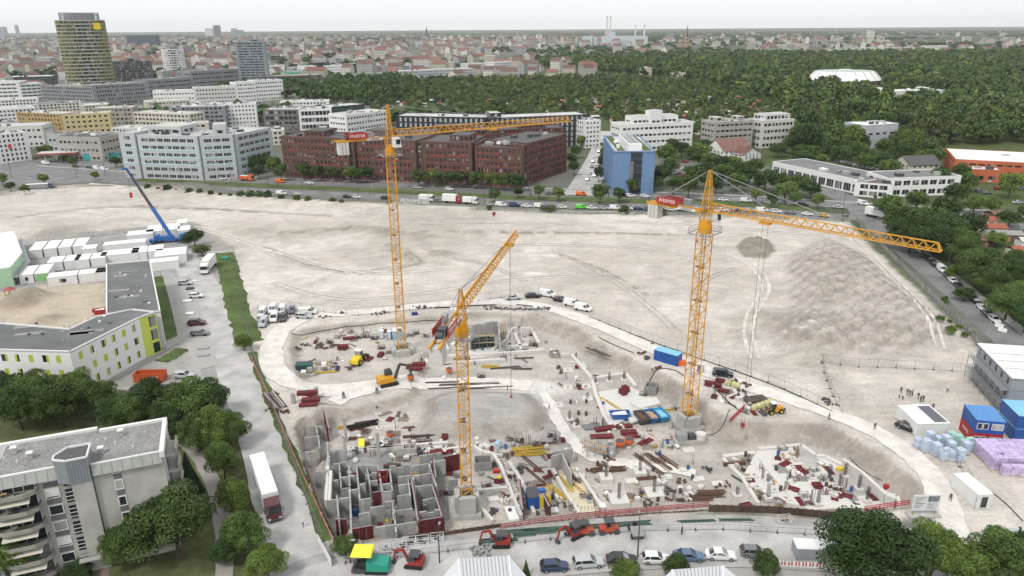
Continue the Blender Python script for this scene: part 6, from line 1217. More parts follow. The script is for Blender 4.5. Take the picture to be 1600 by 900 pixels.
for f in range(3): c = q+d*(L+1.5)+o*.17+Vector((0,0,.4+f*3.4)); MB().hexa([c, c+d*1.7, c+d*1.7+o*.06, c+o*.06]+[w+Vector((0,0,2.6)) for w in (c, c+d*1.7, c+d*1.7+o*.06, c+o*.06)]).build('end_window', glass, lw)
ptsb = GP([(167,492),(250,488),(234,408),(167,414)], SH-.6); school('school_building', 'dark-roofed rear school wing with white side wall',[Vector((p.x, p.y, SH-.6)) for p in ptsb],[1], white, hh=SH-.6)
g = GP([(185,626),(205,605),(280,600),(262,640)],3); TG = thing('garage', 'low black garage with flat dark roof behind trees', 'garage'); MB().prism([(p.x, p.y) for p in g],-.3,3).build('wall', dark_metal, TG); MB().prism([(p.x, p.y) for p in g],3.01,3.2).build('roof', roof_dark, TG)
# left edge pale green module building with stair gangway
T = thing('modular_building', 'pale green and white modular building with grey gangway at left edge', 'building'); q = GP([(-60,372),(22,362),(35,395),(16,418),(-60,430)],6); MB().prism([(p.x, p.y) for p in q],-.3,6).build('wall', M('mint_wall',(.42,.62,.42),.8,.06), T); MB().prism([(p.x, p.y) for p in q],6.01,6.2).build('roof', white, T)
for k in range(6): a = q[1].lerp(q[2], k/6+.04); b = q[1].lerp(q[2], k/6+.12); MB().beam(Vector((a.x+.1, a.y, 4.4)), Vector((b.x+.1, b.y, 4.4)),.15,1.5).build('window', glass, T)
MB().prism([(p.x, p.y) for p in (q[1], q[1]+Vector((2,0,0)), q[2]+Vector((2,0,0)), q[3]+Vector((2,-1,0)), q[3])],2.9,3.05).build('gangway', steel, T); mb = MB(); a, b = q[1]+Vector((2,0,0)), q[3]+Vector((2,-1,0))
for k in range(12): c = a.lerp(b, k/11); mb.beam((c.x, c.y, 0),(c.x, c.y, 4.1),.08)
mb.beam((a.x, a.y, 4.1),(b.x, b.y, 4.1),.07); mb.build('gangway_rail', steel, T)
# ---------------------------------------------------------------- containers
def corrug(mb, x0, y0, z0, x1, y1, z1, n=14):
    """shallow vertical corrugation on the two long sides of a box"""
    mb.box(x0, y0, z0, x1, y1, z1); st = (x1-x0)/n
    for i in range(n):
        for y, s in ((y0,-1),(y1,1)): mb.box(x0+st*(i+.25), min(y, y+s*.035), z0+.15, x0+st*(i+.75), max(y, y+s*.035), z1-.15)
def container(p, ang, L, W, H, wm, rm, label, group=None, wins=(), doors=False, z=0, name='container', cor=True, cat='container'):
    """footprint corner at p, x along ang"""
    T = thing(name, label, cat, (p[0], p[1], z), ang, group); mb = MB()
    if cor: corrug(mb, .05,.05,.08, L-.05, W-.05, H-.12, int(L/.45))
    else: mb.box(.05,.05,.08, L-.05, W-.05, H-.12)
    mb.build('walls', wm, T); fr = MB()
    for x in (0, L-.14):
        for y in (0, W-.14): fr.box(x, y, 0, x+.14, y+.14, H-.12)
    fr.box(.141,0,0, L-.141,.1,.12).box(.141, W-.1,0, L-.141, W, .12); fr.build('frame', wm, T); MB().box(-.01,-.01, H-.119, L+.01, W+.01, H).build('roof', rm, T)
    for (sd, u0, u1, z0, z1) in wins:
        if sd == 'f': a = (u0,-.04, z0, u1,.0, z1); f2 = (u0-.1,-.03, z0-.1, u1+.1,.01, z1+.1)
        elif sd == 'l': a = (-.04, u0, z0,.0, u1, z1); f2 = (-.03, u0-.1, z0-.1,.01, u1+.1, z1+.1)
        else: a = (L, u0, z0, L+.04, u1, z1); f2 = (L-.01, u0-.1, z0-.1, L+.03, u1+.1, z1+.1)
        w = MB().box(*f2).build('window_frame', trimw, T); MB().box(*a).build('window_pane', glass, w)
    if doors:
        for k in (0,1): d = MB().box(L+.001,.1+k*(W-.2)/2,.15, L+.05,.06+(k+1)*(W-.2)/2, H-.2).build('door', wm, T); MB().beam((L+.08,.4+k*1.2,.3),(L+.08,.4+k*1.2, H-.4),.04).build('lock_rod', steel, d)
    return T
wc = M('white_container',(.74,.74,.72),.55,.05,.8); wr_ = M('white_container_roof',(.78,.78,.77),.6,.06,.5); bluec = M('blue_container',(.02,.09,.33),.45,.08,1); bluer = M('blue_container_roof',(.08,.25,.55),.45,.1,1); lightblue = M('pale_blue_roof',(.22,.5,.66),.5,.1,.5); greyc = M('grey_site_office',(.3,.33,.36),.55,.06,.8)
a = vec_rz(G(74,448), G(148,440)); uu = Vector((math.cos(a), math.sin(a),0)); vv_ = Vector((-uu.y, uu.x, 0))
rows = [  # front left corner in the picture, count, width along the row, depth, gap
 ((47,404),4,3.6,10.5,.9, 'back left row'),((32,444),2,3.5,9,.6, 'front left corner pair'),((76,424),2,4.0,6.5,.7, 'middle row'),((118,420),2,4,6.5,.7, 'middle row right pair'),((76,448),2,7.4,4.6,.6, 'front long row'),((151,440),1,7,4.6,.6, 'front row beside grey roof'),((159,413),1,10.5,6,0, 'wide unit above grey roof'),((163,396),1,12.5,4.5,0, 'long unit behind the wide unit'),((207,408),2,4.4,7,.4, 'pair left of blue crane'),((243,414),1,9,8.5,0, 'large block below blue crane'),((200,380),1,8,6,0, 'block left of crane chassis'),((230,374),2,5.2,9,.3, 'far pair behind the blue crane'),((279,372),1,4,6.5,0, 'far right single'),((130,402),1,4,5,0, 'single unit in middle'),((278,360),1,3.4,6,0, 'farthest single'),((235,424),1,8,4,0, 'low unit right of grey roof')]
for (pp, n, wd, dp, gap, lb) in rows:
    wd *= 1.1; gap *= .6; dp *= 1.12
    for k in range(n):
        p = G(*pp)+uu*k*(wd+gap); nm = 'green-fronted white' if (lb.startswith('front left') and k == 1) else 'white'
        t = container(p, a, wd, dp, 2.9, wc, wr_, f'{nm} living container in the {lb}'+(f', {ORD[k]} from the left' if n > 1 else ''), 'white living containers',[('f', wd*.4, wd*.62,.9,2.1)] if (pp[1] > 430 and k == 0) else [], cor=False)
        if nm != 'white': MB().box(.2,-.03,.2, wd-.2,.045,2.6).build('green_panel', M('mint_panel',(.25,.5,.2),.7), t)
        MB().box(.0, dp*.5-.05,2.901, wd, dp*.5+.05,2.95).build('roof_joint', concrete, t)
# site offices at right: three-storey grey stack with gallery
p0, p1 = G(1517,590), G(1568,648); ang = vec_rz(p0, p1); LL = (p1-p0).length
T = thing('site_office', 'grey stacked site office containers with steel galleries at right edge', 'site office', p0, ang)
for f in range(3):
    for k in range(6): m = MB(); m.box(k*LL/6+.04,.02, f*2.75+.05,(k+1)*LL/6-.04,12, f*2.75+2.7); mo = m.build('module', greyc, T); MB().box(k*LL/6+.8,-.02, f*2.75+.9, k*LL/6+1.7,.015, f*2.75+2.1).build('window', glass, mo)
    if f: 
        gl_ = MB().box(0,-1.5, f*2.75-.1, LL, -.0, f*2.75).build('gallery', steel, T); mb = MB()
        for k in range(13): mb.beam((k*LL/12,-1.5, f*2.75),(k*LL/12,-1.5, f*2.75+1.1),.06)
        for z in (.55,1.1): mb.beam((0,-1.5, f*2.75+z),(LL, -1.5, f*2.75+z),.06)
        mb.build('gallery_rail', steel, gl_)
for k in range(7): MB().beam((k*LL/6,-1.45,0),(k*LL/6,-1.45,5.5),.1).build('gallery_post', steel, T)
MB().box(-.2,-.2,8.251, LL+.2,12.2,8.45).build('roof', white, T)
for k in range(3): MB().box(LL*.3+k*LL*.22,.3,8.452, LL*.3+k*LL*.22+.12,11.8,8.56).build('roof_joint', concrete, T)
mb = MB()
for k in range(14): mb.box(LL+.3+k*.0,4,0, LL+.3,4,0)
# blue over red pair
p0, p1 = G(1517,696), G(1563,700); a = vec_rz(p0, p1); W2 = (p1-p0).length/2
for f, (wm, rm, nm) in enumerate(((red_p, red_p, 'red'),(bluec, bluer, 'blue'))):
    for k in range(2):
        t = container(p0+Vector((math.cos(a), math.sin(a),0))*k*W2, a, W2-.03,6.1,2.75, wm, rm, f'{nm} office container, {"lower" if f == 0 else "upper"} {"left" if k == 0 else "right"} of the four stacked by purple packs', 'stacked blue and red office containers',[('f',.35,1.1,.95,2.05),('f',1.4,2.15,.95,2.05)], z=f*2.76, cor=False)
        if f == 0 and k == 0: o = obj('lettering', text_mesh('PFEIFFER',.75, white), t); o.rotation_euler = (math.pi/2,0,-math.pi/2); o.location = (-.03,3.4,1.5)
p0 = G(1582,690); container(p0, a+.05,6,6.5,2.8, bluec, lightblue, 'blue container at the right edge, lower of two', 'right edge blue containers', cor=False); container(p0, a+.05,6,6.5,2.8, bluec, lightblue, 'blue container at the right edge, upper of two with pale roof', 'right edge blue containers', z=2.81, cor=False)
p0, p1 = G(1430,683), G(1484,682); container(p0, vec_rz(p0, p1),6.4,7.5,2.9, wc, wr_, 'white site container with dark grey roof panel beside black saloon', cor=False); q = p0+Vector((3.6,.6,2.905)); MB().box(0,0,0,2.4,6.3,.05).build('solar_panel', M('solar_dark',(.1,.11,.13),.4), None, tuple(q), vec_rz(p0, p1), label='dark grey panel lying on the white site container roof', cat='panel')
p0, p1 = G(1524,795), G(1549,793); container(G(1524,796), vec_rz(p0, p1),2.6,6.2,2.8, wc, wr_, 'white container with grey door beside end of the haul track', None, [('f',.7,1.8,.3,2.3)], cor=False)
p0, p1 = GZ(1021,562), GZ(1051,571); container(p0, vec_rz(p0, p1),6.1,2.6,2.7, bluec, lightblue, 'blue steel shipping container with pale roof beside haul track', doors=True, z=p0.z)
p0 = GZ(1060,572); MB().box(0,0,0,1.6,1.2,1.2).build('tool_box', orange_p, None, tuple(p0),-.3, label='orange-red tool box beside the blue shipping container', cat='box')
def toilet(px, py, m, lb, rz=0):
    p = GZ(px, py); T = thing('portable_toilet', lb, 'toilet', p, rz); MB().box(-.55,-.55,.1,.55,.55,2.1).build('cabin', m, T); MB().hexa([(-.6,-.6,2.1),(.6,-.6,2.1),(.6,.6,2.1),(-.6,.6,2.1),(-.4,-.4,2.35),(.4,-.4,2.35),(.4,.4,2.35),(-.4,.4,2.35)]).build('roof', white, T); d = MB().box(-.4,-.58,.15,.4,-.551,2.0).build('door', M('toilet_door',(.6,.62,.65),.5), T); MB().box(.25,-.6,1.0,.32,-.58,1.15).build('handle', dark_metal, d); MB().box(-.6,-.6,0,.6,.6,.1).build('base', black, T)
toilet(1094,582, blue_p, 'blue portable toilet beside the right crane mast',.4); toilet(941,806, orange_p, 'orange portable toilet at the red guard rail'); toilet(609,529, blue_p, 'blue portable toilet left of the left crane mast'); toilet(597,528, M('toilet_light',(.3,.5,.62),.5), 'pale blue portable toilet next to the blue one')
container(GZ(614,532),.1,2.6,2.4,2.6, M('toilet_light'), wr_, 'pale blue small store container behind the left crane mast', cor=True, z=GZ(614,532).z)
# pallets of insulation packs
def packs(label, px, py, nx_, ny_, nz, d, m, group, rz=.1, z=0):
    p = G(px, py); T = thing('pallet_pack', label, 'pallet', p, rz, group); rr = random.Random(px)
    MB().box(-.05,-.05,0, nx_*d[0]+.05, ny_*d[1]+.05,.13).build('pallet', timber, T)
    for i in range(nx_):
        for j in range(ny_):
            for k in range(nz - (1 if rr.random() < .05 and nz > 1 else 0)): MB().cbox((0,0,0),(d[0]*.96, d[1]*.96, d[2]*.95), rr.uniform(-.03,.03)).build('pack', m, T, ((i+.5)*d[0],(j+.5)*d[1],.14+k*d[2]))
fb = M('blue_wrapped_pack',(.5,.58,.7),.5,.3,2.5, objvar=.15); fg = M('mint_wrapped_pack',(.42,.66,.58),.5,.2,2, objvar=.12); fp = M('purple_wrapped_pack',(.56,.46,.68),.5,.4,2, objvar=.16)
BP = [(1432,703),(1444,709),(1460,715),(1463,700),(1475,703),(1482,712),(1484,722),(1497,724),(1450,697),(1505,712),(1472,721)]
for i, (x, y) in enumerate(sorted(BP)): packs(f'blue wrapped insulation pallet, {ORD[i]} from the left in the heap by the track', x, y, 1,2,4 if i % 4 else 3,(1.25,.7,.62), fb, 'blue wrapped pallets')
for i, (x, y) in enumerate([(1492,698),(1502,703),(1514,706),(1485,692)]): packs(f'mint wrapped insulation pallet, {ORD[i]} of the four behind blue pallets', x, y, 1,2,4-(i % 2),(1.3,.75,.55), fg, 'mint wrapped pallets')
packs('long block of purple wrapped packs at right edge',1548,735,7,6,4,(1.35,1.15,.6), fp, None, -.06)
packs('lower block of purple wrapped packs in front of the long block',1566,744,4,1,3,(1.35,1.1,.6), fp, None, -.06)
# skip, barrow etc at left
def skip(p, rz, m, label, s=1., fill=None):
    T = thing('skip', label, 'skip', p, rz); T.scale = (s,)*3; o_ = [(-1.3,-.85),(1.3,-.85),(1.3,.85),(-1.3,.85)]; t_ = [(-2,-1),(2,-1),(2,1),(-2,1)]; mb = MB(); h = 1.5
    for i in range(4):
        a, b = o_[i], o_[(i+1) % 4]; c, d = t_[(i+1) % 4], t_[i]; n_ = (-.08*np.sign(a[0]+b[0]) if i % 2 else 0,-.08*np.sign(a[1]+b[1]) if not i % 2 else 0)
        mb.hexa([(*a, .1),(*b, .1),(b[0]+n_[0], b[1]+n_[1],.1),(a[0]+n_[0], a[1]+n_[1],.1),(*d, h),(*c, h),(c[0]+n_[0], c[1]+n_[1], h),(d[0]+n_[0], d[1]+n_[1], h)])
    mb.box(-1.3,-.85,.05,1.3,.85,.12); mb.build('tub', m, T); rb_ = MB()
    for i in range(4): rb_.beam((*t_[i], h),(*t_[(i+1) % 4], h),.12)
    rb_.build('rim', m, T)
    if fill: MB().hexa([(-1.6,-.9,.9),(1.6,-.9,.9),(1.6,.9,.9),(-1.6,.9,.9),(-1.3,-.6,1.5),(1.4,-.5,1.4),(1.2,.6,1.55),(-1.2,.5,1.35)]).build('load', fill, T)
T = thing('roll_off_container', 'large orange open roll-off container beside the school', 'skip', G(236,594),.03); L_, W_, H_ = 6.6,2.5,2.0
MB().box(-L_/2,-W_/2,.15, L_/2,-W_/2+.1, H_).box(-L_/2, W_/2-.1,.15, L_/2, W_/2, H_).box(-L_/2,-W_/2+.1,.15,-L_/2+.1, W_/2-.1, H_).box(L_/2-.1,-W_/2+.1,.15, L_/2, W_/2-.1, H_).box(-L_/2+.1,-W_/2+.1,.1, L_/2-.1, W_/2-.1,.2).build('tub', M('skip_orange',(.55,.1,.03),.6,.15), T); mb = MB()
for k in range(9): mb.box(-L_/2+.3+k*.75,-W_/2-.07,.2,-L_/2+.42+k*.75,-W_/2-.003, H_-.1)
mb.build('side_ribs', M('skip_orange'), T); MB().box(-L_/2,-W_/2-.06, H_, L_/2,-W_/2+.1, H_+.1).box(-L_/2, W_/2-.1, H_, L_/2, W_/2+.06, H_+.1).build('rim', M('skip_orange'), T)
container(G(237,598),.05,1.6,1.2,1.4, M('toilet_light'), wr_, 'small blue and white box in front of the orange roll-off container', cor=False)
skip(G(157,490),.3, red_p, 'red skip behind the white school wall',.9, white); 
T = thing('playhouse', 'small wooden climbing tower with red roof at left', 'climbing tower', G(18,467)); 
for x in (-.9,.9):
    for y in (-.9,.9): MB().beam((x, y, 0),(x, y, 3),.16).build('post', timber, T)
MB().box(-1,-1,1.4,1,1,1.55).build('platform', timber, T); MB().add([(-1.4,-1.4,3),(1.4,-1.4,3),(1.4,1.4,3),(-1.4,1.4,3),(0,0,3.9)],[(0,1,4),(1,2,4),(2,3,4),(3,0,4),(3,2,1,0)]).build('roof', M('playhouse_red',(.35,.08,.09),.7), T)
# bottom-edge pavilions with standing-seam roofs
seam = M('seam_roof',(.62,.63,.65),.45,.06,.8)
def hiproof(pts, ridge, zE, zR, label):
    E = [G(a, b, zE) for a, b in pts]; K = [G(a, b, zR) for a, b in ridge]; T = thing('pavilion', label, 'pavilion'); MB().prism([(p.x, p.y) for p in E],0, zE-.1).build('wall', white, T)
    mb = MB().add(E+K, [(0,1,5,4),(1,2,5),(2,3,4,5),(3,0,4)]); ro = mb.build('roof', seam, T)
    for (a, b, c, d) in ((E[0], E[1], K[1], K[0]),(E[3], E[2], K[1], K[0])):
        for k in range(1,14):
            t = k/14; MB().beam(a.lerp(b, t)+Vector((0,0,.05)), d.lerp(c, t)+Vector((0,0,.05)),.07).build('seam', M('seam_shadow',(.3,.31,.33),.5), ro)  # raised seams in a darker grey than the roof sheets
    for a, b in ((K[0], K[1]),(E[1], K[1]),(E[2], K[1]),(E[0], K[0]),(E[3], K[0])): MB().beam(a, b, .22,.14).build('ridge_cap', white, ro)
hiproof([(640,960),(870,955),(795,868),(716,873)],[(720,915),(800,912)],3.6,5, 'white metal hip roof with standing seams at bottom centre')
hiproof([(980,960),(1220,955),(1130,884),(1050,890)],[(1060,930),(1130,925)],3.4,4.4, 'second white metal hip roof right of the bottom centre one')
p0, p1 = G(1243,876), G(1290,878); container(p0, vec_rz(p0, p1),5,2.4,2.2, greyc, wr_, 'grey container with dirty white roof beside the big dark tree')
# ---------------------------------------------------------------- the pit: walls, footings, formwork, stores
def P3(px, py, z=ZP): return G(px, py, z)
class Row:
    """collects alike things so that each label can say its place from the left"""
    rows = {}
    @classmethod
    def add(c, key, px, o): c.rows.setdefault(key, []).append((px, o))
    @classmethod
    def done(c):
        for key, l in c.rows.items():
            for i, (px, o) in enumerate(sorted(l, key=lambda q: q[0])): o['label'] = key[0]+(f', {ORD[i]} from left' if len(l) > 1 else ''); o['group'] = key[1]
def rowthing(name, desc, cat, group, px, loc, rz=0):
    T = thing(name, desc, cat, loc, rz, group); Row.add((desc, group), px, T); return T
def wall(p1, p2, z0, h, t, m, desc='grey precast concrete wall in the left cell maze', group='precast basement walls', step=1.35, name='concrete_wall', holes=()):
    """a wall of separate panels between two places (top line given in the picture)"""
    a, b = G(*p1, z0+h), G(*p2, z0+h); d = b-a; d.z = 0; L = d.length; T = rowthing(name, desc, 'wall', group, (p1[0]+p2[0])/2,(a.x, a.y, z0), math.atan2(d.y, d.x)); n = max(1, round(L/step)); rr = random.Random(p1[0]+p1[1])
    for i in range(n):
        x0, x1 = i*L/n+.022,(i+1)*L/n-.022; hh = h-(.0 if rr.random() < .8 else rr.uniform(.1,.5))
        if i in holes: MB().box(x0,-t/2,0, x0+.15, t/2, hh).box(x1-.1,-t/2,0, x1, t/2, hh).box(x0+.15,-t/2,2.1, x1-.1, t/2, hh).build('panel', m, T)
        else: MB().box(x0,-t/2+rr.uniform(-.015,.015),0, x1, t/2, hh).build('panel', m, T)
    return T
WH = 3.35
W1 = M('precast_concrete',(.36,.36,.345),.85,.14,1.2, var2=.14, scale2=.5, objvar=.14)
for q in [((558,727),(590,727)),((592,735),(612,733)),((608,728),(640,726)),((641,729),(668,724)),((570,740),(590,738)),((621,745),(656,741)),((560,757),(571,755)),((592,757),(610,755)),((543,766),(559,764)),((560,781),(580,778)),((596,768),(612,767)),((648,760),(676,757)),((510,782),(526,780)),((530,779),(545,777)),((587,824),(617,819)),((619,820),(650,815)),((578,793),(600,790)),((475,684),(500,681)),((476,706),(494,705)),((491,737),(510,735)),((478,666),(504,664)),((655,800),(690,795)),((672,722),(696,718))]: wall(*q, ZP, WH, .28, W1, holes=(0,) if q[0][0] in (570,592,641) else ())
for q in [((526,772),(530,815)),((545,727),(549,834)),((590,727),(598,768)),((609,735),(613,767)),((615,795),(619,829)),((670,724),(682,760)),((494,665),(500,700)),((645,745),(651,790)),((511,690),(514,740)),((557,728),(562,779))]: wall(*q, ZP, WH, .28, W1, 'grey precast cross wall in the left cell maze', 'precast cross walls')
for q in [((513,712),(509,781)),((517,735),(514,782))]: wall(*q, ZP, WH-.1,.5, concrete_w, 'wide pale wall top along the left cell maze', 'pale wall tops',4)
def formwall(p1, p2, z0, h, desc='red steel formwork wall with rib grid in the left cells', group='red formwork walls'):
    a, b = G(*p1, z0+h), G(*p2, z0+h); d = b-a; d.z = 0; L = d.length; T = rowthing('formwork_wall', desc, 'formwork', group, (p1[0]+p2[0])/2,(a.x, a.y, z0), math.atan2(d.y, d.x)); n = max(1, round(L/1.3))
    for i in range(n):
        x0, x1 = i*L/n+.02,(i+1)*L/n-.02; pn = MB().box(x0,.0,0, x1,.06, h).build('panel', M('formwork_board',(.1,.035,.035),.7,.2), T); mb = MB()
        for y, s in ((-.12,1),):
            for x in (x0, x1-.08,(x0+x1)/2): mb.box(x, y, 0, x+.08,-.002, h)
            for k in range(8): mb.box(x0+.081, y+.01, k*(h-.08)/7, x1-.081,-.002, k*(h-.08)/7+.09)
        mb.build('ribs', red_form, pn)
    MB().box(0,.06, h-.14, L, .3, h-.08).build('walkway', steel, T); return T
for q in [((524,812),(541,811)),((549,827),(583,821)),((653,814),(692,808)),((693,714),(718,709)),((676,715),(679,745)),((655,815),(645,750)),((693,808),(676,755)),((582,770),(595,768)),((611,785),(613,812)),((506,642),(512,668)),((860,790),(850,770))]: formwall(*q, ZP, 3.4)
# shoring: timber lagging between steel piles, standing proud of the street
def lagging(pts, z1, desc, px):
    pts = GP(pts); T = rowthing('shoring_wall', desc, 'retaining wall', 'timber shoring walls', px, (0,0,0)); mb = MB()
    lg = M('timber_lagging',(.085,.065,.05),.95,.3,1.2, objvar=.25); den = densify(pts, 1.1)
    for a, b in zip(den[:-1], den[1:]):
        for k in range(1): MB().beam((a.x, a.y, (z1+ZP)/2),(b.x, b.y, (z1+ZP)/2),.16, z1-ZP).build('plank', lg, T)
        MB().beam((a.x, a.y-.02, ZP-.5),(a.x, a.y-.02, z1+.12),.24).build('pile', rust, T)
lagging([(1108,799),(1200,801),(1302,810)],1.25, 'dark timber shoring wall along the street below the white slabs',1200); lagging([(640,842),(700,836),(782,824)],.7, 'dark timber shoring wall below the middle crane',710); lagging([(1302,808),(1345,806)],.5, 'short brown shoring end behind the big dark tree',1320); lagging([(782,823),(900,812),(1000,803),(1106,797)],.05, 'low shoring edge under the red guard rails',940); lagging([(535,860),(500,792),(474,718)],.05, 'shoring edge along the red and white fence',500)
# guard rails
def guard(pts, m, desc, px, rails=(.35,.7,1.05), step=2.2, w=.12, hh=.16):
    pts = densify(GP(pts), step); T = rowthing('guard_rail', desc, 'guard rail', 'guard rails', px, (0,0,0))
    for a, b in zip(pts[:-1], pts[1:]):
        for z in rails: MB().beam((a.x, a.y, z+HZ(a.x, a.y)*0),(b.x, b.y, z), w*.5, hh).build('rail', m, T)
    for a in pts: MB().beam((a.x, a.y, 0),(a.x, a.y, rails[-1]+.15),.08).build('post', M('post_red',(.3,.05,.05),.6), T)
pinkred = M('faded_red_board',(.38,.12,.12),.8,.25,1.5)
guard([(782,828),(850,818),(930,808)], pinkred, 'faded red board guard rail, left run along the street',850); guard([(930,808),(1010,801),(1106,793)], pinkred, 'faded red board guard rail, right run with netting',1010,(.25,.5,.75,1.05)); guard([(1350,800),(1420,790)], red_p, 'red guard rail beside the site information board',1385); guard([(392,560),(430,645),(468,735),(522,852)], M('red_white_board',(.5,.2,.18),.8,.5,1.2), 'long red and white guard rail down the left side of the pit',460,(.6,1.0),3); guard([(1163,640),(1140,662)], red_p, 'short red guard rail beside right crane base',1150,(.3,.6,.9,1.2),1)
# slabs, strips and footings of white concrete
def slab(pts, z0, z1, desc, group='white concrete foundation slabs', m=concrete_w, px=None): 
    q = GP(pts, z1); T = MB().prism([(p.x, p.y) for p in q], z0, z1).build('foundation_slab', m, label=desc, cat='slab'); Row.add((desc, group), px or pts[0][0], T); return T
def fbeam(pts, w, z0, z1, desc='white concrete strip footing', group='strip footings', m=concrete_w):
    q = GP(pts, z1); T = rowthing('strip_footing', desc, 'footing', group, pts[0][0],(0,0,0))
    for a, b in zip(q[:-1], q[1:]): d = (b-a).normalized()*w*.0; MB().beam((a.x, a.y, (z0+z1)/2),(b.x, b.y, (z0+z1)/2), w, z1-z0).build('footing_segment', m, T)
slab([(1185,700),(1252,694),(1300,722),(1400,775),(1385,792),(1270,796),(1210,780),(1160,745)], ZP-.3, ZP+.35, 'large white foundation slab in the right lobe of the pit', px=1300)
slab([(1234,703),(1252,700),(1292,725),(1262,730)], ZP+.36, ZP+.39, 'grey recessed bay in the large white slab', m=concrete, px=1260); slab([(1300,730),(1330,738),(1370,770),(1335,776),(1290,745)], ZP+.36, ZP+.4, 'pale grey bay at the right of the large white slab', m=concrete, px=1330)
fbeam([(1318,717),(1345,735),(1385,772),(1400,778)],.6, ZP, -.6, 'long pale retaining wall at the right edge of pit'); fbeam([(1378,770),(1402,774),(1405,786)],.6, ZP, -1, 'stepped wall end beside the right guard rail'); fbeam([(1185,700),(1252,694),(1275,710),(1290,712),(1318,726)],.8, ZP, ZP+.7); fbeam([(1130,712),(1180,706)],1., ZP, ZP+.5); fbeam([(1130,715),(1160,745),(1185,785)],.7, ZP, ZP+.5); fbeam([(1190,715),(1215,748),(1250,788)],1.2, ZP, ZP+.45)
fbeam([(860,545),(870,553),(892,552),(925,590),(978,582),(993,602)],.8, ZP, ZP+.8); fbeam([(925,590),(930,612),(945,650),(960,670)],.9, ZP, ZP+.5); fbeam([(890,565),(910,565),(915,575)],.7, ZP, ZP+.5)
slab([(935,612),(985,604),(1030,628),(1025,640),(985,650),(955,668)], ZP-.2, ZP+.4, 'white foundation platform below the blue shipping container', px=980); slab([(985,628),(1025,620),(1032,630),(1000,638)], ZP+.41, ZP+1.1, 'raised white block on the foundation platform', px=1005); slab([(978,645),(1010,636),(1022,648),(985,660)], ZP+.41, ZP+.9, 'white box footing with dark openings', px=990)
for q in [[(655,530),(690,526),(700,545)],[(650,545),(672,540),(690,562)],[(660,552),(668,566)],[(700,555),(760,552),(820,548),(850,545)],[(715,565),(790,560)],[(770,545),(790,530),(800,512),(830,512),(842,535)],[(795,540),(825,538)],[(805,520),(815,545)],[(640,536),(660,575)]]: fbeam(q, .8, ZP, ZP+.7)
slab([(730,548),(780,538),(792,552),(735,560)], ZP-.2, ZP+.25, 'white slab in front of the dark core walls', px=755)
for q in [[(755,705),(770,707),(782,725),(800,770),(815,805)],[(795,720),(815,750),(835,800)],[(862,728),(885,770),(905,800)],[(900,730),(930,775),(948,800)],[(745,765),(795,760)],[(745,785),(770,812)],[(700,700),(740,695),(755,705)],[(560,700),(640,696)],[(700,690),(620,696),(560,702)]]: fbeam(q, .6, ZP, ZP+.8)
slab([(872,735),(895,728),(925,775),(930,800),(905,802),(885,780)], ZP-.2, ZP+.2, 'cream working slab behind the blue and yellow boxes', m=M('cream_slab',(.62,.54,.4),.9,.12,1.5), px=895)
rebar = M('rebar',(.07,.06,.055),.7,.3,3)
def cage(T, x, y, z, h=2.6, w=.42, m=rebar):
    mb = MB()
    for sx in (-1,0,1):
        for sy in (-1,1): mb.beam((x+sx*w/2, y+sy*w/2, z),(x+sx*w/2, y+sy*w/2, z+h),.05)
    for k in range(7): zz = z+.2+k*h*.12; mb.beam((x-w/2, y-w/2, zz),(x+w/2, y-w/2, zz),.03); mb.beam((x-w/2, y+w/2, zz),(x+w/2, y+w/2, zz),.03); mb.beam((x-w/2, y-w/2, zz),(x-w/2, y+w/2, zz),.03)
    mb.build('rebar_cage', m, T)
def footing(px, py, s, h, cg, desc, group, z=ZP, stem=False):
    p = P3(px, py, z+h); T = rowthing('pad_footing', desc, 'footing', group, px, (p.x, p.y, z),.1); MB().box(-s/2,-s/2,-.2, s/2, s/2, h).build('pad', concrete_w, T)
    if cg: cage(T, 0,0, h, cg)
    else: MB().box(-.2,-.2, h, .2,.2, h+.25).build('stub', concrete, T)
for px, py in [(887,605),(862,606),(916,603),(872,632),(918,622),(887,578)]: footing(px, py, 2.2,.12,0, 'low white pad footing set in the gravel', 'low pad footings')
for px, py in [(890,654),(901,665),(930,598),(952,594),(975,592),(942,665)]: footing(px, py, 1.5,.2,1.9, 'white pad footing with short bar cage near the excavator track', 'upper caged footings')
for px, py, s in [(1000,735,2.2),(1022,768,3.),(967,778,3.2),(947,744,2.3)]: footing(px, py, s, .9,3.2, 'tall white block footing with upright rebar cage', 'block footings with cages')
for px, py in [(1150,728),(1168,747),(1183,760),(1178,742),(1190,732),(1200,752),(1152,772),(1228,778),(1210,765)]: footing(px, py, 1.4,.52,1.6 if px % 3 == 0 else 0, 'small white pad footing left of the big slab', 'small pads by the big slab')
for px, py in [(1342,762),(1320,742),(1296,745),(1312,758),(1278,785),(1245,715),(1200,776),(1355,780)]: footing(px, py, 1.3,.45,2.6, 'pad with tall dark rebar cage on the big slab', 'caged pads on the big slab', ZP+.36)
for px, py in [(540,651),(591,645),(541,680),(592,668),(602,690),(548,700)]: footing(px, py, 1.3,.15,0, 'small white pad footing in the dug trench area', 'trench pad footings')
for px, py in [(541,720),(592,715),(541,690)]:
    p = P3(px, py); T = rowthing('concrete_column', 'slender grey concrete column in the trench area', 'column', 'slender concrete columns', px, p); MB().box(-.25,-.25,0,.25,.25,5.2).build('shaft', concrete, T); MB().box(-.3,-.3,5.2,.3,.3,5.35).build('cap', steel, T)
for i, (px, py) in enumerate([(538,632),(590,625)]):
    p = P3(px, py); T = rowthing('trench_wall', 'tall concrete column stub in the trench', 'column', 'column stubs', px, p); MB().box(-.3,-.3,0,.3,.3,2.4).build('shaft', concrete_d, T); cage(T, 0,0,2.4,.6)
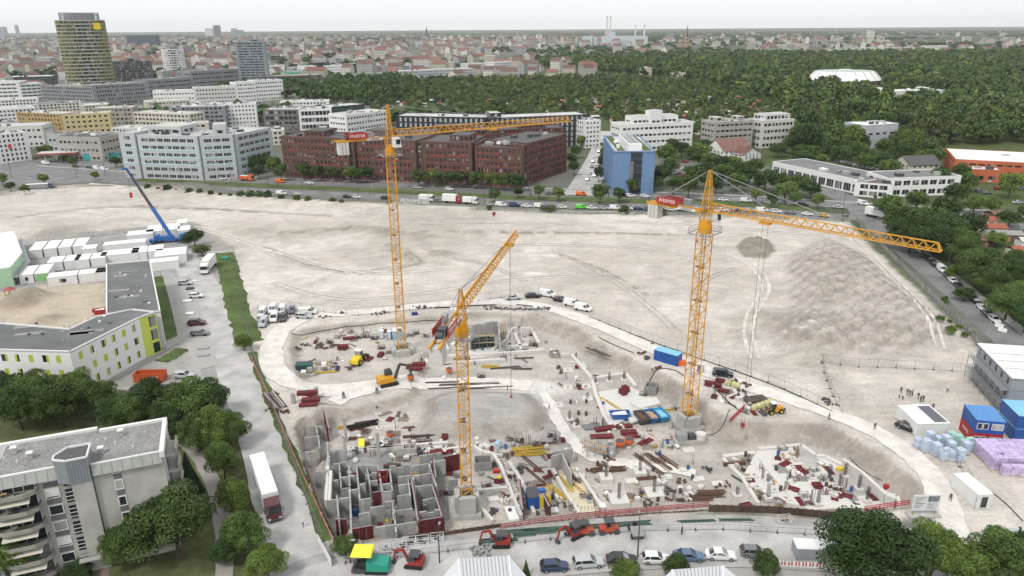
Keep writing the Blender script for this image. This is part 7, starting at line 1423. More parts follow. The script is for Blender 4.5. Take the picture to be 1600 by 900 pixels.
# upper core: dark lined walls with scaffold
wall((738,508),(778,500), ZP, 4.2,.3, concrete, 'tall pale core wall behind the middle crane head', 'core walls'); wall((735,530),(772,524), ZP, 3.2,.3, blackc, 'black lined core wall with scaffold in front', 'core walls'); wall((778,500),(781,530), ZP, 4.2,.3, concrete, 'side wall of the tall pale core', 'core walls')
def scaffold(px, py, L, h, rz, desc, levels=2):
    p = P3(px, py); T = rowthing('scaffold', desc, 'scaffold', 'steel scaffolds', px, p, rz); n = max(1, round(L/2))
    for i in range(n+1):
        for y in (0,.8): MB().beam((i*L/n, y, 0),(i*L/n, y, h),.07).build('standard', steel, T)
    for k in range(levels):
        z = (k+1)*h/(levels+.5)
        for y in (0,.8): MB().beam((0, y, z),(L, y, z),.06).build('ledger', steel, T); MB().beam((0, y, z+.9),(L, y, z+.9),.05).build('guard_bar', steel, T)
        MB().box(0,.05, z-.06, L, .75, z-.01).build('deck_board', timber, T)
    for i in range(n): MB().beam((i*L/n, 0,0),((i+1)*L/n, 0, h*.8),.045).build('brace', steel, T)
scaffold(737,548,6,5,.08, 'steel scaffold before the black core wall'); scaffold(910,708,5,3.2,-.55, 'steel scaffold beside the concrete shaft ring'); scaffold(784,535,3,4.5,1.2, 'narrow scaffold at the core side wall')
for px, py in [(792,522),(798,512),(808,518),(813,510),(820,525),(800,540),(815,535)]:
    p = P3(px, py); T = rowthing('concrete_column', 'thin white column post right of the core', 'column', 'white column posts', px, p); MB().cyl((0,0,0),.22,3.4,10).build('shaft', concrete_w, T); MB().box(-.35,-.35,0,.35,.35,.15).build('base', concrete, T)
wall((861,713),(878,708), ZP, 3.3,.25, concrete, 'pale stair core front wall with opening', 'stair core walls',4); wall((878,708),(893,740), ZP, 3.3,.25, concrete, 'pale stair core side wall', 'stair core walls',2.5); wall((863,706),(895,700), ZP, 3.2,.22, concrete, 'rear wall of the pale stair core', 'stair core walls',3)
for px, py, wv_, dv, hv in [(868,700-18,0,0,0)]: pass
def boxpit(px, py, w, d, h, m, desc, cells=1, rz=.1):
    p = P3(px, py); T = rowthing('concrete_box', desc, 'concrete box', 'open concrete boxes', px, p, rz)
    MB().box(0,0,0, w, .18, h).build('side', m, T); MB().box(0, d-.18,0, w, d, h).build('side', m, T)
    for k in range(cells+1): x = k*(w-.18)/cells; MB().box(x, .18,0, x+.18, d-.18, h-.003).build('partition', m, T)
boxpit(742,737,3.2,2.6,1.8, concrete_d, 'open grey concrete box right of the middle crane'); boxpit(630,712,2.6,1.8,1.5, concrete, 'two-cell concrete box above the cell maze',2); boxpit(861,560,2.4,2.2,1.2, concrete_d, 'open dark concrete box near the upper footings',1,.2); boxpit(1006,616,2.6,2.8,2.0, concrete_d, 'dark grey stacked concrete box on the white platform',1,-.4)
boxpit(590,772,2.0,1.8,3.6, red_form, 'red formwork shaft in the middle of the cell maze',1)
# crane base works at right
p = P3(1075,690); T = thing('machine_base', 'white concrete block base with grey tank beside right crane', 'concrete base', p, .1); MB().box(-3,-1.5,0,3.2,2.5,.9).build('plinth', concrete, T); MB().box(-2.6,-1.2,.91,-.6,.6,2.3).build('cabinet', steel, T); MB().cyl((2.3,-.6,.91),1.0,1.2,18).build('tank', concrete_w, T); MB().box(-.2,-1.0,.91,1.2,.3,1.9).build('generator', dark_metal, T)
p = P3(954,712); T = thing('concrete_ring', 'tall round concrete shaft ring standing on the pit floor', 'shaft ring', p); mb = MB(); n = 24
vs = [(r*math.cos(2*math.pi*k/n), r*math.sin(2*math.pi*k/n), z) for r, z in ((.95,0),(.95,2.6),(.78,2.6),(.78,.2)) for k in range(n)]; mb.add(vs, [(i*n+k, i*n+(k+1) % n, (i+1)*n+(k+1) % n, (i+1)*n+k) for i in range(3) for k in range(n)]); mb.build('ring', concrete, T); MB().box(-.2,-1.0,1.0,.25,-.93,1.4).build('label_plate', white, T)
def bucketo(px, py, m, desc, s=1., z=None):
    p = P3(px, py) if z is None else GZ(px, py); T = rowthing('concrete_bucket', desc, 'concrete bucket', 'concrete buckets', px, p); T.scale = (s,)*3
    mb = MB(); mb.cyl((0,0,.5),.3,.6,14,0,.8); mb.cyl((0,0,1.1),.8,.5,14,0,.82); mb.build('hopper', m, T); MB().cyl((0,0,1.601),.7,.02,14).build('inside', dark_metal, T); mb = MB()
    for k in range(4): a = k*1.57+.5; mb.beam((.6*math.cos(a),.6*math.sin(a),0),(.6*math.cos(a),.6*math.sin(a),1.2),.07)
    mb.build('stand', m, T)
for px, py in [(968,702),(983,699),(610,686),(642,596),(702,585)]: bucketo(px, py, orange_p, 'orange concrete bucket',1.2 if px > 900 else 1., None if py > 640 else 1)
for px, py, m, f, lb in [(968,655, blue_p, white, 'blue skip filled with white waste in front of the foundation platform'),(1002,659, dark_metal, rust, 'dark skip filled with rusty scrap'),(1018,657, blue_p, timber, 'blue skip filled with timber offcuts'),(1033,655, M('cyan_tarp_blue',(.05,.3,.55),.5), lightblue, 'bright cyan covered skip beside the right crane')]:
    skip(P3(px, py),-1.3 if px > 990 else .05, m, lb, 1.05, f)
# blue / yellow boxes
p = P3(825,797); T = thing('site_box', 'tall blue and yellow boxes side by side near the street', 'site box', p, .12); MB().box(0,0,0,2.0,3,2.4).build('blue_box', bluec, T); MB().box(2.02,0,0,4.0,3,2.4).build('yellow_box', yellow_p, T); MB().box(2.0,.1,2.41,4.0,2.9,2.47).build('timber_cover', timber, T); MB().cbox((2.6,1.4,2.48),(1.1,.9,.6),.1).build('blue_case', blue_p, T); MB().box(0,.0,2.41,1.9,2.9,2.46).build('board_cover', dark_metal, T)
formwall((818,795),(812,748), ZP, 2.4, 'red formwork wall leaning beside the blue and yellow boxes', 'leaning red formwork')
# --- stores: stacks of alike goods
def stack_red(px, py, n, L, rz, z=None, desc='stack of red steel formwork panels', group='red formwork stacks', w=1.2):
    p = P3(px, py) if z is None else GZ(px, py); T = rowthing('formwork_stack', desc, 'formwork stack', group, px, p, rz)
    for k in range(n):
        pn = MB().box(-L/2,-w/2,.1+k*.16, L/2, w/2,.1+k*.16+.03).build('panel', red_form, T); mb = MB()
        for q in range(5): mb.box(-L/2+q*(L-.09)/4,-w/2,.131+k*.16,-L/2+q*(L-.09)/4+.09, w/2,.1+k*.16+.14)
        for s in (-w/2, w/2-.08): mb.box(-L/2+.091, s, .131+k*.16, L/2-.091, s+.08,.1+k*.16+.139)
        mb.build('ribs', red_form, pn)
    MB().box(-L/2+.3,-w/2,0,-L/2+.45, w/2,.1).box(L/2-.45,-w/2,0, L/2-.3, w/2,.1).build('bearers', timber, T)
for px, py, n, L, rz, z in [(480,618,6,4.2,.15,1),(486,628,5,3.8,.12,1),(482,634,3,3.8,.12,1),(650,578,4,3.4,.1,1),(655,572,5,3.2,.1,1),(536,545,6,2.8,.15,1),(545,530,3,3,.2,1),(577,562,2,2.4,1.2,1),(595,556,4,2.2,1.4,1),(640,574,2,2.4,1.4,1),(803,675,1,3.0,2.4, None),(830,664,1,4.0,-.5, None),(838,668,1,3,-.5, None),(766,686,1,2.5,-1.1, None),(975,668,3,3.2,.15, None),(982,678,4,3.2,.1, None),(988,683,3,3.0,.1, None),(945,672,4,4.2,.25, None),(940,684,3,4.6,.05, None),(1005,692,1,2.6,.75, None),(1012,690,1,2.4,.75, None),(690,708,3,4.6,.08, None),(695,686,5,1.4,1.5, None),(703,705,4,1.5,1.5, None),(1247,732,2,2.4,.05, None),(1240,750,2,2.0,-.6, None),(1276,762,5,1.6,.05, None),(1293,772,2,2.4,.1, None),(1323,778,3,1.8,-.5, None),(1303,764,3,1.2,.2, None),(1304,782,3,1.2,-.5, None),(1312,778,3,1.2,-.7, None),(1215,720,4,.8,1.3, None),(972,782,2,1.9,.08, None),(1165,790,1,2.2,.3, None),(973,618,9,1.8,-1.1, None),(977,614,10,1.6,-1.1, None),(1114,604,6,3.6,-.45,1),(1130,612,3,2.4,-.45,1),(1125,596,3,2.0,-.5,1),(775,672,2,2.2,.0, None),(878,690,4,1.0,1.5, None)]: stack_red(px, py, n, L, rz, z)
def bars(px, py, L, n, rz, m, desc, group, z=None, w=.06, cat='bars', spread=.16):
    p = P3(px, py) if z is None else GZ(px, py); T = rowthing('bar_bundle', desc, cat, group, px, p, rz); rr = random.Random(px*3+py)
    for k in range(n): y = (k-(n-1)/2)*spread+rr.uniform(-.05,.05); MB().beam((-L/2+rr.uniform(-.4,.4), y, .06+w*.5+(k % 2)*w),(L/2+rr.uniform(-.4,.4), y+rr.uniform(-.2,.2),.06+w*.5+(k % 2)*w), w).build('bar', m, T)
    MB().box(-L*.3,-n*spread/2-.1,0,-L*.3+.12, n*spread/2+.1,.055).box(L*.3-.12,-n*spread/2-.1,0, L*.3, n*spread/2+.1,.055).build('bearers', timber, T)
for px, py, L, n, rz, z in [(735,601,14,6,.06, None),(760,606,12,5,.1, None),(700,607,9,4,.1, None),(790,575,7,5,.15, None),(815,577,5,4,.0, None),(690,598,8,5,.04, None),(930,550,7,4,-.9,1),(940,552,6,4,-.9,1),(560,557,1,1,0,1),(820,560,5,4,.1, None),(1160,735,9,4,-1.0, None),(1180,745,9,4,-1.0, None),(1195,735,8,4,-1.0, None),(1170,760,8,3,-1.0, None),(1205,752,6,4,-1.0, None),(745,478,10,4,.08,1),(700,481,8,4,.05,1),(820,478,5,4,-.3,1)]: bars(px, py, L, n, rz, rebar, 'bundle of dark reinforcing bars lying flat', 'dark bar bundles', z, .09)
for px, py, L, n, rz, z in [(1015,728,9,4,-1.05, None),(1028,722,7,5,-1.0, None),(1042,720,6,4,-1.05, None),(1020,748,6,4,.12, None),(1100,775,7,5,.02, None),(1085,782,6,4,.04, None),(825,720,10,3,-1.0, None),(838,745,8,3,-1.0, None),(960,735,4,6,.15, None),(935,735,3,6,.2, None),(895,745,5,5,-1.0, None),(1110,770,5,4,.02, None)]: bars(px, py, L, n, rz, rust, 'bundle of rusty steel beams on the ground', 'rusty beam bundles', z, .14, 'beams',.22)
for px, py, L, n, rz, z in [(955,635,8,4,-1.05, None),(965,640,8,4,-1.0, None),(948,630,7,3,-1.05, None),(825,703,6,6,.12, None),(828,710,6,5,.12, None),(765,574,4,4,-.1, None),(508,583,5,2,.15,1),(500,568,4,2,.15,1),(475,530,3.5,1,.9,1),(1040,642,5,3,.1, None),(650,745,4,3,-1.2, None),(545,668,4,4,.2, None),(883,758,5,5,-1.1, None),(905,765,4,3,-1.0, None),(870,770,5,4,-1.0, None)]: bars(px, py, L, n, rz, plank_y, 'bundle of yellow formwork timber beams', 'yellow timber bundles', z, .18, 'timber',.24)
for px, py, L, n, rz in [(560,668,5,3,.3),(572,664,4.5,3,.3)]: bars(px, py, L, n, rz, black, 'dark long pipe bundle in the trench area', 'dark pipe bundles', None, .4, 'pipes',.42)
ppm = M('green_drain_pipe',(.06,.12,.09),.5,.2)
for px, py, L, n, rz in [(830,832,8,6,.1),(860,828,9,5,.1),(800,838,7,4,.12),(960,822,12,4,.1),(1090,815,6,3,.05),(1150,813,5,3,0),(780,845,6,5,.1)]: bars(px, py, L, n, rz, ppm, 'bundle of dark green drain pipes along the street edge', 'drain pipe bundles',1,.16, 'pipes',.22)
# bags, crates, lattice boxes, blocks, clutter
def lump(T, nm, s, m, seed):
    r = random.Random(seed); n = 10; vs = []; lv = [(0,.85),(.3,1.05),(.75,1.0),(1,.7)]
    for z, f in lv: vs += [(s[0]/2*f*math.cos(2*math.pi*k/n)*(1+r.uniform(-.08,.08))*(1.15 if k % 2 else 1), s[1]/2*f*math.sin(2*math.pi*k/n)*(1+r.uniform(-.08,.08)), z*s[2]) for k in range(n)]
    mb = MB().add(vs, [(i*n+k, i*n+(k+1) % n, (i+1)*n+(k+1) % n, (i+1)*n+k) for i in range(3) for k in range(n)]+[tuple(range(3*n, 4*n))]); return mb.build(nm, m, T)
def bag(px, py, m, desc, group, z=None, s=(1,1,.95)):
    p = P3(px, py) if z is None else GZ(px, py); T = rowthing('big_bag', desc, 'bag', group, px, p, random.random()); lump(T, 'sack', s, m, px); mb = MB()
    for a in (.8,2.4,3.9,5.5): mb.tube([(.35*math.cos(a),.35*math.sin(a), s[2]*.95),(.2*math.cos(a),.2*math.sin(a), s[2]+.22),(.1*math.cos(a+.5),.1*math.sin(a+.5), s[2]*.98)],.03,4)
    mb.build('lifting_loops', m, T)
yb = M('yellow_white_bag',(.6,.58,.3),.9,.3,2)
for px, py in [(1138,602),(1146,604),(1152,606),(1178,641),(1185,638),(1191,636),(1197,634),(1203,632)]: bag(px, py, yb, 'yellow-sided bulk bag with white top near the loader', 'yellow bulk bags',1,(1.1,1.1,1.2))
wb_ = M('white_bag',(.68,.68,.66),.9,.12,2); lb_ = M('pale_blue_bag',(.45,.58,.7),.8,.2,2)
for px, py in [(745,688),(752,700),(762,700),(758,698),(1063,765),(1077,766),(1095,763),(520,735),(545,742),(556,722),(1290,768),(694,592),(546,715),(512,735),(1235,755),(1225,762)]: bag(px, py, wb_, 'white bulk bag on the ground', 'white bulk bags', None if py > 600 else 1,(1.0,1.0,.8))
bag(778,700, lb_, 'tall pale blue wrapped pack on pit floor', 'pale blue pack', None, (1.3,1.1,1.6))
def rack(px, py, m, desc, group, z=None, s=(1.6,1.0,1.0), rz=None):
    p = P3(px, py) if z is None else GZ(px, py); r = random.Random(px*7+py); T = rowthing('lattice_box', desc, 'crate', group, px, p, r.uniform(-.4,.4) if rz is None else rz); x, y, h = s[0]/2, s[1]/2, s[2]; mb = MB()
    for a in (-x, x):
        for b in (-y, y): mb.beam((a, b, 0),(a, b, h),.08)
    for z_ in (.12, h*.5, h):
        for b in (-y, y): mb.beam((-x, b, z_),(x, b, z_),.06)
        for a in (-x, x): mb.beam((a, -y, z_),(a, y, z_),.06)
    mb.build('frame', m, T); MB().box(-x+.03,-y+.03,.1, x-.03, y-.03,.16).build('floor', m, T)
    for k in range(4): MB().cbox((r.uniform(-x*.6, x*.6), r.uniform(-y*.6, y*.6),.17+r.uniform(0,.2)),(r.uniform(.3,.8), r.uniform(.2,.5), r.uniform(.2, h*.6)), r.random()*3).build('load', r.choice([rust, steel, dark_metal, red_form, timber, concrete]), T)
for px, py in [(580,868),(600,862),(615,866),(640,850),(660,848),(683,844),(625,858),(1226,815)]: rack(px, py, M('white_steel',(.6,.61,.62),.5), 'white steel lattice crate along the street edge', 'white lattice crates',1,(2.0,1.1,1.0),.15)
for px, py, z in [(528,528,1),(515,536,1),(500,540,1),(572,527,1),(585,530,1),(560,528,1),(596,545,1),(548,520,1),(650,522,1),(665,526,1),(680,520,1),(642,525,1),(618,548,1),(870,690, None),(850,695, None),(862,682, None),(838,698, None),(812,690, None),(797,688, None),(1055,640, None),(1040,652, None),(560,770, None),(525,760, None),(540,755, None),(760,762, None),(748,770, None),(632,765, None),(660,795, None),(1262,790, None),(1256,778, None),(1222,705, None),(1285,752, None),(1272,738, None),(1290,750, None),(1310,768, None),(914,778, None),(700,772, None),(716,745, None),(540,735, None),(1005,620, None),(820,548, None),(832,540, None),(975,655, None),(752,590, None)]: rack(px, py, dark_metal if (px+py) % 3 else steel, 'steel crate of fittings on the site', 'steel crates of fittings', z)
def blocks(px, py, n, m, desc, group, z=None):
    p = P3(px, py) if z is None else GZ(px, py); T = rowthing('rubble_pile', desc, 'pile', group, px, p); r = random.Random(px+py)
    for k in range(n): MB().cbox((r.gauss(0,.7), r.gauss(0,.5), r.uniform(0,.25)),(r.uniform(.3,.8), r.uniform(.2,.5), r.uniform(.15,.4)), r.random()*3, tilt=r.uniform(-.2,.2)).build('piece', m, T)
for px, py, z in [(937,730, None),(955,720, None),(925,738, None),(1005,780, None),(1048,768, None),(1065,755, None),(1108,735, None),(1010,790, None),(812,735, None),(805,745, None),(1340,790, None),(870,790, None),(895,795, None),(660,705, None),(628,745, None),(560,705, None),(770,800, None),(1135,760, None),(1145,595,1),(1160,612,1),(1165,602,1),(1005,552,1),(1010,560,1),(1025,575,1),(505,545,1),(478,540,1),(462,545,1),(1290,625,1),(1300,632,1),(430,617,1),(425,640,1),(445,645,1)]: blocks(px, py, 7, rust if px % 2 else dark_metal, 'loose pile of rusty offcuts and clamps', 'loose offcut piles', z)
for px, py, z in [(1315,342, None)]: pass
# rubble rim along the upper track
for i, px in enumerate(range(760,862,8)): py = 487-abs(px-815)*.04-3; blocks(px, py, 7, concrete_d if i % 2 else dark_metal, 'broken rubble chunk on the rim above the core', 'rubble chunks on the rim',1)
for i, (px, py) in enumerate([(535,490),(590,492),(600,489),(655,482),(665,481),(718,482),(507,497)]): blocks(px, py, 6, dark_metal, 'small dark debris heap beside the upper track', 'debris by the upper track',1)
# green store crate, tank, plates, stair
p = GZ(476,580); T = thing('tool_container', 'dark green tool container with pallets in front in the left yard', 'tool container', p, .05); MB().box(-1.8,-1,0,1.8,1.2,1.9).build('box', M('dark_green',(.025,.07,.07),.5), T); MB().box(-1.85,-1.05,1.901,1.85,1.25,2.0).build('lid', M('dark_green'), T); mb = MB()
for k in range(6): mb.box(-1.6+k*.6,-1.04,.1,-1.5+k*.6,-1.002,1.8)
mb.build('ribs', M('dark_green'), T)
for i, (px, py) in enumerate([(470,584),(480,582),(502,574),(493,572)]): packs(f'pallet of grey and white stock in front of green container, {ORD[i]} of four', px, py, 1,1,2,(1.2,.9,.45), steel if i % 2 else white, 'stock pallets by the green container')
def plate(px, py, s, h, m, rz, desc, z=None): 
    p = P3(px, py) if z is None else GZ(px, py); T = thing('sheet_stack', desc, 'sheet stack', p, rz)
    for k in range(max(1, int(h/.12))): MB().box(-s[0]/2,-s[1]/2, k*.12, s[0]/2, s[1]/2, k*.12+.1).build('sheet', m, T)
plate(1180,626,(4.8,2.4),.6, M('brown_board',(.09,.07,.055),.8),.25, 'dark brown stack of shuttering boards beside the loader',1); plate(925,667,(3.8,2.0),.35, M('grey_board',(.17,.18,.19),.6),.25, 'dark grey board stack left of the red formwork stacks'); plate(565,697,(1.2,3.0),.9, M('canary',(.75,.68,.05),.5),.2, 'bright yellow long box in the trench area'); plate(800,805,(1.7,3.6),.5, white, .25, 'white long sheet stack near the street left of blue box'); plate(862,798,(2.2,1.5),.3, white, .1, 'white boards behind the yellow box'); plate(905,745,(2,1.6),.6, concrete_w, .1, 'pale concrete block beside the stair core'); plate(598,815,(1.8,.7),.4, yellow_p, .12, 'yellow plank box on the cell wall', None); plate(1012,536,(3,.8),.2, rust, -.4, 'brown beam pile by the blue container',1); plate(648,492,(1.6,.8),.9, M('navy_sign',(.03,.05,.2),.5),.05, 'small navy blue board by the upper track',1)
plate(688,568,(.2,1.4),2.0, plank_y, .1, 'yellow upright panel beside the middle crane counterweight'); plate(1147,727,(4.2,.5),.8, rust, .12, 'rusty long formwork beam at the top left of the big slab'); plate(655,683,(6.5,.5),.5, M('brown_board'),.06, 'long brown walkway board above the cell maze'); plate(613,731,(3.2,.5),.9, M('brown_board'),.1, 'brown board panel at the top of the cell maze'); plate(775,738,(1.2,.9),.6, red_p, .05, 'red tool crate right of the middle crane'); plate(780,748,(.8,.8),.5, yellow_p, .05, 'small yellow crate below the red tool crate'); plate(752,742,(.9,.7),.7, steel, .2, 'grey steel case left of the red tool crate'); plate(1384,763,(.7,.6),.9, red_p, .1, 'small red power box at right rim of the pit',1); plate(1312,737,(1.2,.8),1., yellow_p, .3, 'yellow machine box on the big slab'); plate(556,805,(.8,.8),1.2, blue_p, .5, 'blue barrel-like box standing on cell maze floor', None)
p = P3(1088,682); T = thing('barrier_sign', 'white and yellow and red striped barrier plates by the right crane base', 'barrier', P3(1048,688)); MB().box(0,0,0,1,.08,1).build('board', M('pink_board',(.6,.2,.22),.6,.4,4), T); MB().box(1.1,0,0,1.9,.08,1).build('board', M('pale_yellow_board',(.65,.6,.25),.6,.2,4), T)
p = GZ(430,642); T = thing('pipe_stack', 'bundle of rusty and grey pipes leaning by the left guard rail', 'pipes', GZ(428,628),-1.0)
for k in range(7): MB().tube([(-4,(k-3)*.42,.3+(k % 2)*.3),(4,(k-3)*.42+.2,.3+(k % 2)*.3)],.2,8).build('pipe',[rust, steel, concrete][k % 3], T)
for i, (px, py) in enumerate([(459,630),(495,620)]): p = GZ(px, py); T = rowthing('silo_tube', 'upright pale cylinder beside the red formwork stacks', 'cylinder', 'pale cylinders', px, p); MB().cyl((0,0,0),.5,2.2,14).build('drum', concrete, T); MB().cyl((0,0,2.2),.52,.08,14).build('rim', steel, T)
# heap of rubble stone beside bottom street, timber heap at top right
blocks(752,862,40, concrete_d, 'pile of broken paving stones beside the street', 'street rubble',1); blocks(1315,345,26, dark_metal, 'dark pile of tree stumps and scrap at top right corner', 'corner scrap',1); blocks(1322,338,20, rust, 'brown scrap pile beside the tree stumps', 'corner scrap',1)

slab([(512,705),(560,698),(700,690),(702,812),(590,834),(545,838)], ZP-.2, ZP+.06, 'grey concrete basement floor under the cell maze', m=M('basement_floor',(.27,.265,.25),.9,.2,1., var2=.2), px=600)
for q in [((530,746),(556,743)),((532,762),(545,760)),((622,758),(645,755)),((600,781),(616,779)),((660,778),(682,774)),((655,742),(672,739)),((515,748),(529,746)),((576,752),(590,750)),((620,775),(640,772)),((520,725),(540,722)),((700,750),(716,748)),((655,712),(690,707)),((618,798),(645,794)),((560,803),(578,800))]: wall(*q, ZP, WH-.2,.25, W1, holes=(0,) if q[0][0] % 3 == 0 else ())
for q in [((573,728),(578,757)),((637,744),(641,775)),((530,724),(533,762))]: wall(*q, ZP, WH-.15,.25, W1, 'grey precast cross wall in the left cell maze', 'precast cross walls')
# everyday clutter of the pit floor, counted region by region
CK = random.Random(21)
def cl_plank(T): L = CK.uniform(1.6,4); w = CK.uniform(.15,.3); MB().box(-L/2,-w/2,0, L/2, w/2,.08).build('board', CK.choice([timber, timber, rust, M('grey_board',(.17,.18,.19),.6)]), T); MB().box(-L/2+.2,-w/2+.3,0, L/2-.1, w/2+.3,.08).build('board', timber, T)
def cl_mat(T):
    mb = MB(); w, h = CK.uniform(1.2,2.2), CK.uniform(1.5,3)
    for k in range(7): mb.beam((-w/2+k*w/6,-h/2,.05),(-w/2+k*w/6, h/2,.05),.035)
    for k in range(9): mb.beam((-w/2,-h/2+k*h/8,.09),(w/2,-h/2+k*h/8,.09),.035)
    mb.build('bars', CK.choice([rebar, rust]), T)
def cl_panel(T):
    w, h = CK.uniform(.8,1.4), CK.uniform(1.4,2.7); m = CK.choice([red_form, red_form, M('formwork_board',(.1,.035,.035),.7,.2), M('brown_board')]); MB().box(-w/2,-h/2,.05, w/2, h/2,.1).build('face', m, T); mb = MB()
    for k in range(5): mb.box(-w/2,-h/2+k*(h-.08)/4,.101, w/2,-h/2+k*(h-.08)/4+.08,.2)
    for x in (-w/2, w/2-.08): mb.box(x, -h/2+.081,.102, x+.08, h/2-.081,.199)
    mb.build('ribs', red_form, T)
def cl_props(T):
    for k in range(CK.randint(3,6)): L = CK.uniform(1.8,3.2); y = k*.16; MB().tube([(-L/2, y, .08),(L/2, y+CK.uniform(-.1,.1),.08)],.05,6).build('prop', CK.choice([red_form, steel, rust]), T)
def cl_pallet(T):
    for k in range(5): MB().box(-.6+k*.26,-.4,.12,-.6+k*.26+.16,.4,.15).build('slat', timber, T)
    MB().box(-.6,-.4,0,.6,-.3,.119).box(-.6,.3,0,.6,.4,.119).build('bearers', timber, T); lump(T, 'load',(CK.uniform(.7,1.1),.7, CK.uniform(.3,.9)), CK.choice([white, steel, concrete, wb_, concrete_w, dark_metal, timber]), CK.randint(0,999)).location = (0,0,.151)
def cl_barrel(T): m = CK.choice([dark_metal, dark_metal, steel, rust, concrete, blue_p]); MB().cyl((0,0,0),.3,.85,12).build('drum', m, T); MB().cyl((0,0,.85),.31,.04,12).build('lid', dark_metal, T)
def cl_upright(T):
    h = CK.uniform(1,2.4)
    for k in range(CK.randint(3,6)): x, y = CK.uniform(-.5,.5), CK.uniform(-.4,.4); MB().beam((x, y, 0),(x+CK.uniform(-.08,.08), y, h*CK.uniform(.8,1.1)),.06).build('bar', CK.choice([rebar, rust]), T)
def cl_block(T):
    for k in range(CK.randint(2,4)): MB().cbox((CK.uniform(-.7,.7), CK.uniform(-.5,.5),0),(CK.uniform(.5,1.3), CK.uniform(.3,.8), CK.uniform(.2,.7)), CK.uniform(-.3,.3)).build('block', CK.choice([concrete_w, concrete, white, concrete_w]), T)
CLK = [(cl_plank, 'loose_board', 'loose boards', 'board'),(cl_mat, 'rebar_mat', 'reinforcing mesh mat', 'rebar mat'),(cl_panel, 'shuttering_sheet', 'single red formwork sheet lying flat', 'formwork'),(cl_props, 'steel_props', 'row of steel props', 'props'),(cl_pallet, 'loaded_pallet', 'loaded pallet', 'pallet'),(cl_barrel, 'drum', 'steel drum', 'drum'),(cl_upright, 'starter_bars', 'upright starter bars', 'rebar'),(cl_block, 'block_group', 'few pale concrete blocks', 'blocks')]
REG = [('in the left cell maze',[(515,700),(700,692),(715,790),(550,830)],62, ZP+.07),('right of the middle crane',[(745,690),(895,690),(940,795),(790,808)],84, ZP),('above the cell maze',[(560,690),(740,680),(745,715),(580,722)],40, ZP),('in the middle of the pit',[(890,640),(1060,665),(1110,790),(950,798)],78, ZP),('around the big white slab',[(1135,715),(1250,700),(1385,778),(1190,795)],56, ZP+.36),('by the upper core',[(645,515),(850,505),(880,560),(690,575)],46, ZP),('in the left yard',[(470,525),(640,508),(625,560),(500,590)],44, None),('beside the right crane',[(1100,598),(1215,636),(1190,650),(1120,628)],22, None),('in the trench area',[(510,640),(640,640),(650,690),(520,695)],28, ZP),('on the upper footings',[(860,560),(925,560),(960,640),(880,640)],18, ZP)]
for rg, poly, n, z in REG:
    c = 0
    while c < n:
        px = CK.uniform(min(q[0] for q in poly), max(q[0] for q in poly)); py = CK.uniform(min(q[1] for q in poly), max(q[1] for q in poly))
        if not inside(np.array([px]), np.array([py]), poly)[0]: continue
        f, nm, ds, ct = CK.choice(CLK); p = GZ(px, py) if z is None else G(px, py, z); T = rowthing(nm, ds+' '+rg, ct, ds+' '+rg, px, p, CK.choice([.1,-1.0,1.5,.1, CK.uniform(-1.5,1.5)])); f(T); c += 1
for px, py, sz, hh, m, lb in [(290,438,(2.4,1.4),.5, steel, 'grey trailer load at the far end of the parking strip'),(297,452,(2,1.6),.6, dark_metal, 'dark machinery bundle on the parking strip'),(293,472,(2.4,1.4),.7, white, 'white crate pair on the parking strip'),(297,491,(2.2,1.6),.5, white, 'white flat pallet on the parking strip'),(318,545,(2.6,1.2),.4, steel, 'stack of grey metal gratings, upper, on the strip'),(318,556,(2.8,1.3),.4, steel, 'stack of grey metal gratings, lower, on the strip'),(333,606,(1.6,1.6),.9, dark_metal, 'dark motorbike-sized machine by the access road'),(352,405,(2,1.6),.8, green_p, 'green machine box beside the far white lorry'),(305,440,(1.6,1),.5, white, 'white bags at the head of the parking strip')]: plate(px, py, sz, hh, m, .15, lb, 1)
for px, py in [(668,700),(680,694),(640,704),(720,700),(708,726),(770,776),(800,735),(1090,745),(1120,752),(985,748),(1075,700),(1040,742)]: slab([(px-9, py),(px+8, py-2),(px+12, py+5),(px-6, py+7)], ZP-.1, ZP+.3, 'small white concrete slab on the pit floor', 'small white slabs', px=px)
Row.done()
# ---------------------------------------------------------------- fences, lamps, boards, people
def mesh_fence(pts, label, step=3.4, h=2.0, feet=True, z=None, m=None):
    m = m or M('fence_steel',(.22,.22,.22),.5,.1, metal=.4); q = densify([GZ(*p) for p in pts], step); T = thing('mesh_fence', label, 'fence'); foot = MB().box(-.35,-.12,0,.35,.12,.14).mesh('foot', M('fence_foot',(.06,.06,.06),.9))
    for a, b in zip(q[:-1], q[1:]):
        a = Vector((a.x, a.y, HZ(a.x, a.y))); b = Vector((b.x, b.y, HZ(b.x, b.y))); mb = MB(); up = Vector((0,0,1))
        mb.beam(a+up*.12, a+up*h, .055); mb.beam(a+up*.15, b+up*.15,.045); mb.beam(a+up*h, b+up*h, .045)
        for k in range(1,5): c = a.lerp(b, k/5); mb.beam(c+up*.15, c+up*h, .012)
        for k in (1,2): mb.beam(a+up*(h*k/3), b+up*(h*k/3),.012)
        mb.build('fence_panel', m, T)
        if feet: obj('foot', foot, T, tuple(a), math.atan2((b-a).y, (b-a).x)+1.57)
mesh_fence([(402,512),(404,486),(440,479),(470,484),(560,493),(640,485),(730,474),(800,462)], 'mesh fence curving along the upper haul track, left part')
mesh_fence([(922,496),(1000,527),(1100,563),(1200,597),(1305,645)], 'mesh fence along the right side of the haul track')
mesh_fence([(1284,568),(1400,575),(1517,582)], 'mesh fence line across the gravel beside the site offices'); mesh_fence([(1284,570),(1292,595),(1302,620),(1318,648)], 'short mesh fence running down to the haul track')
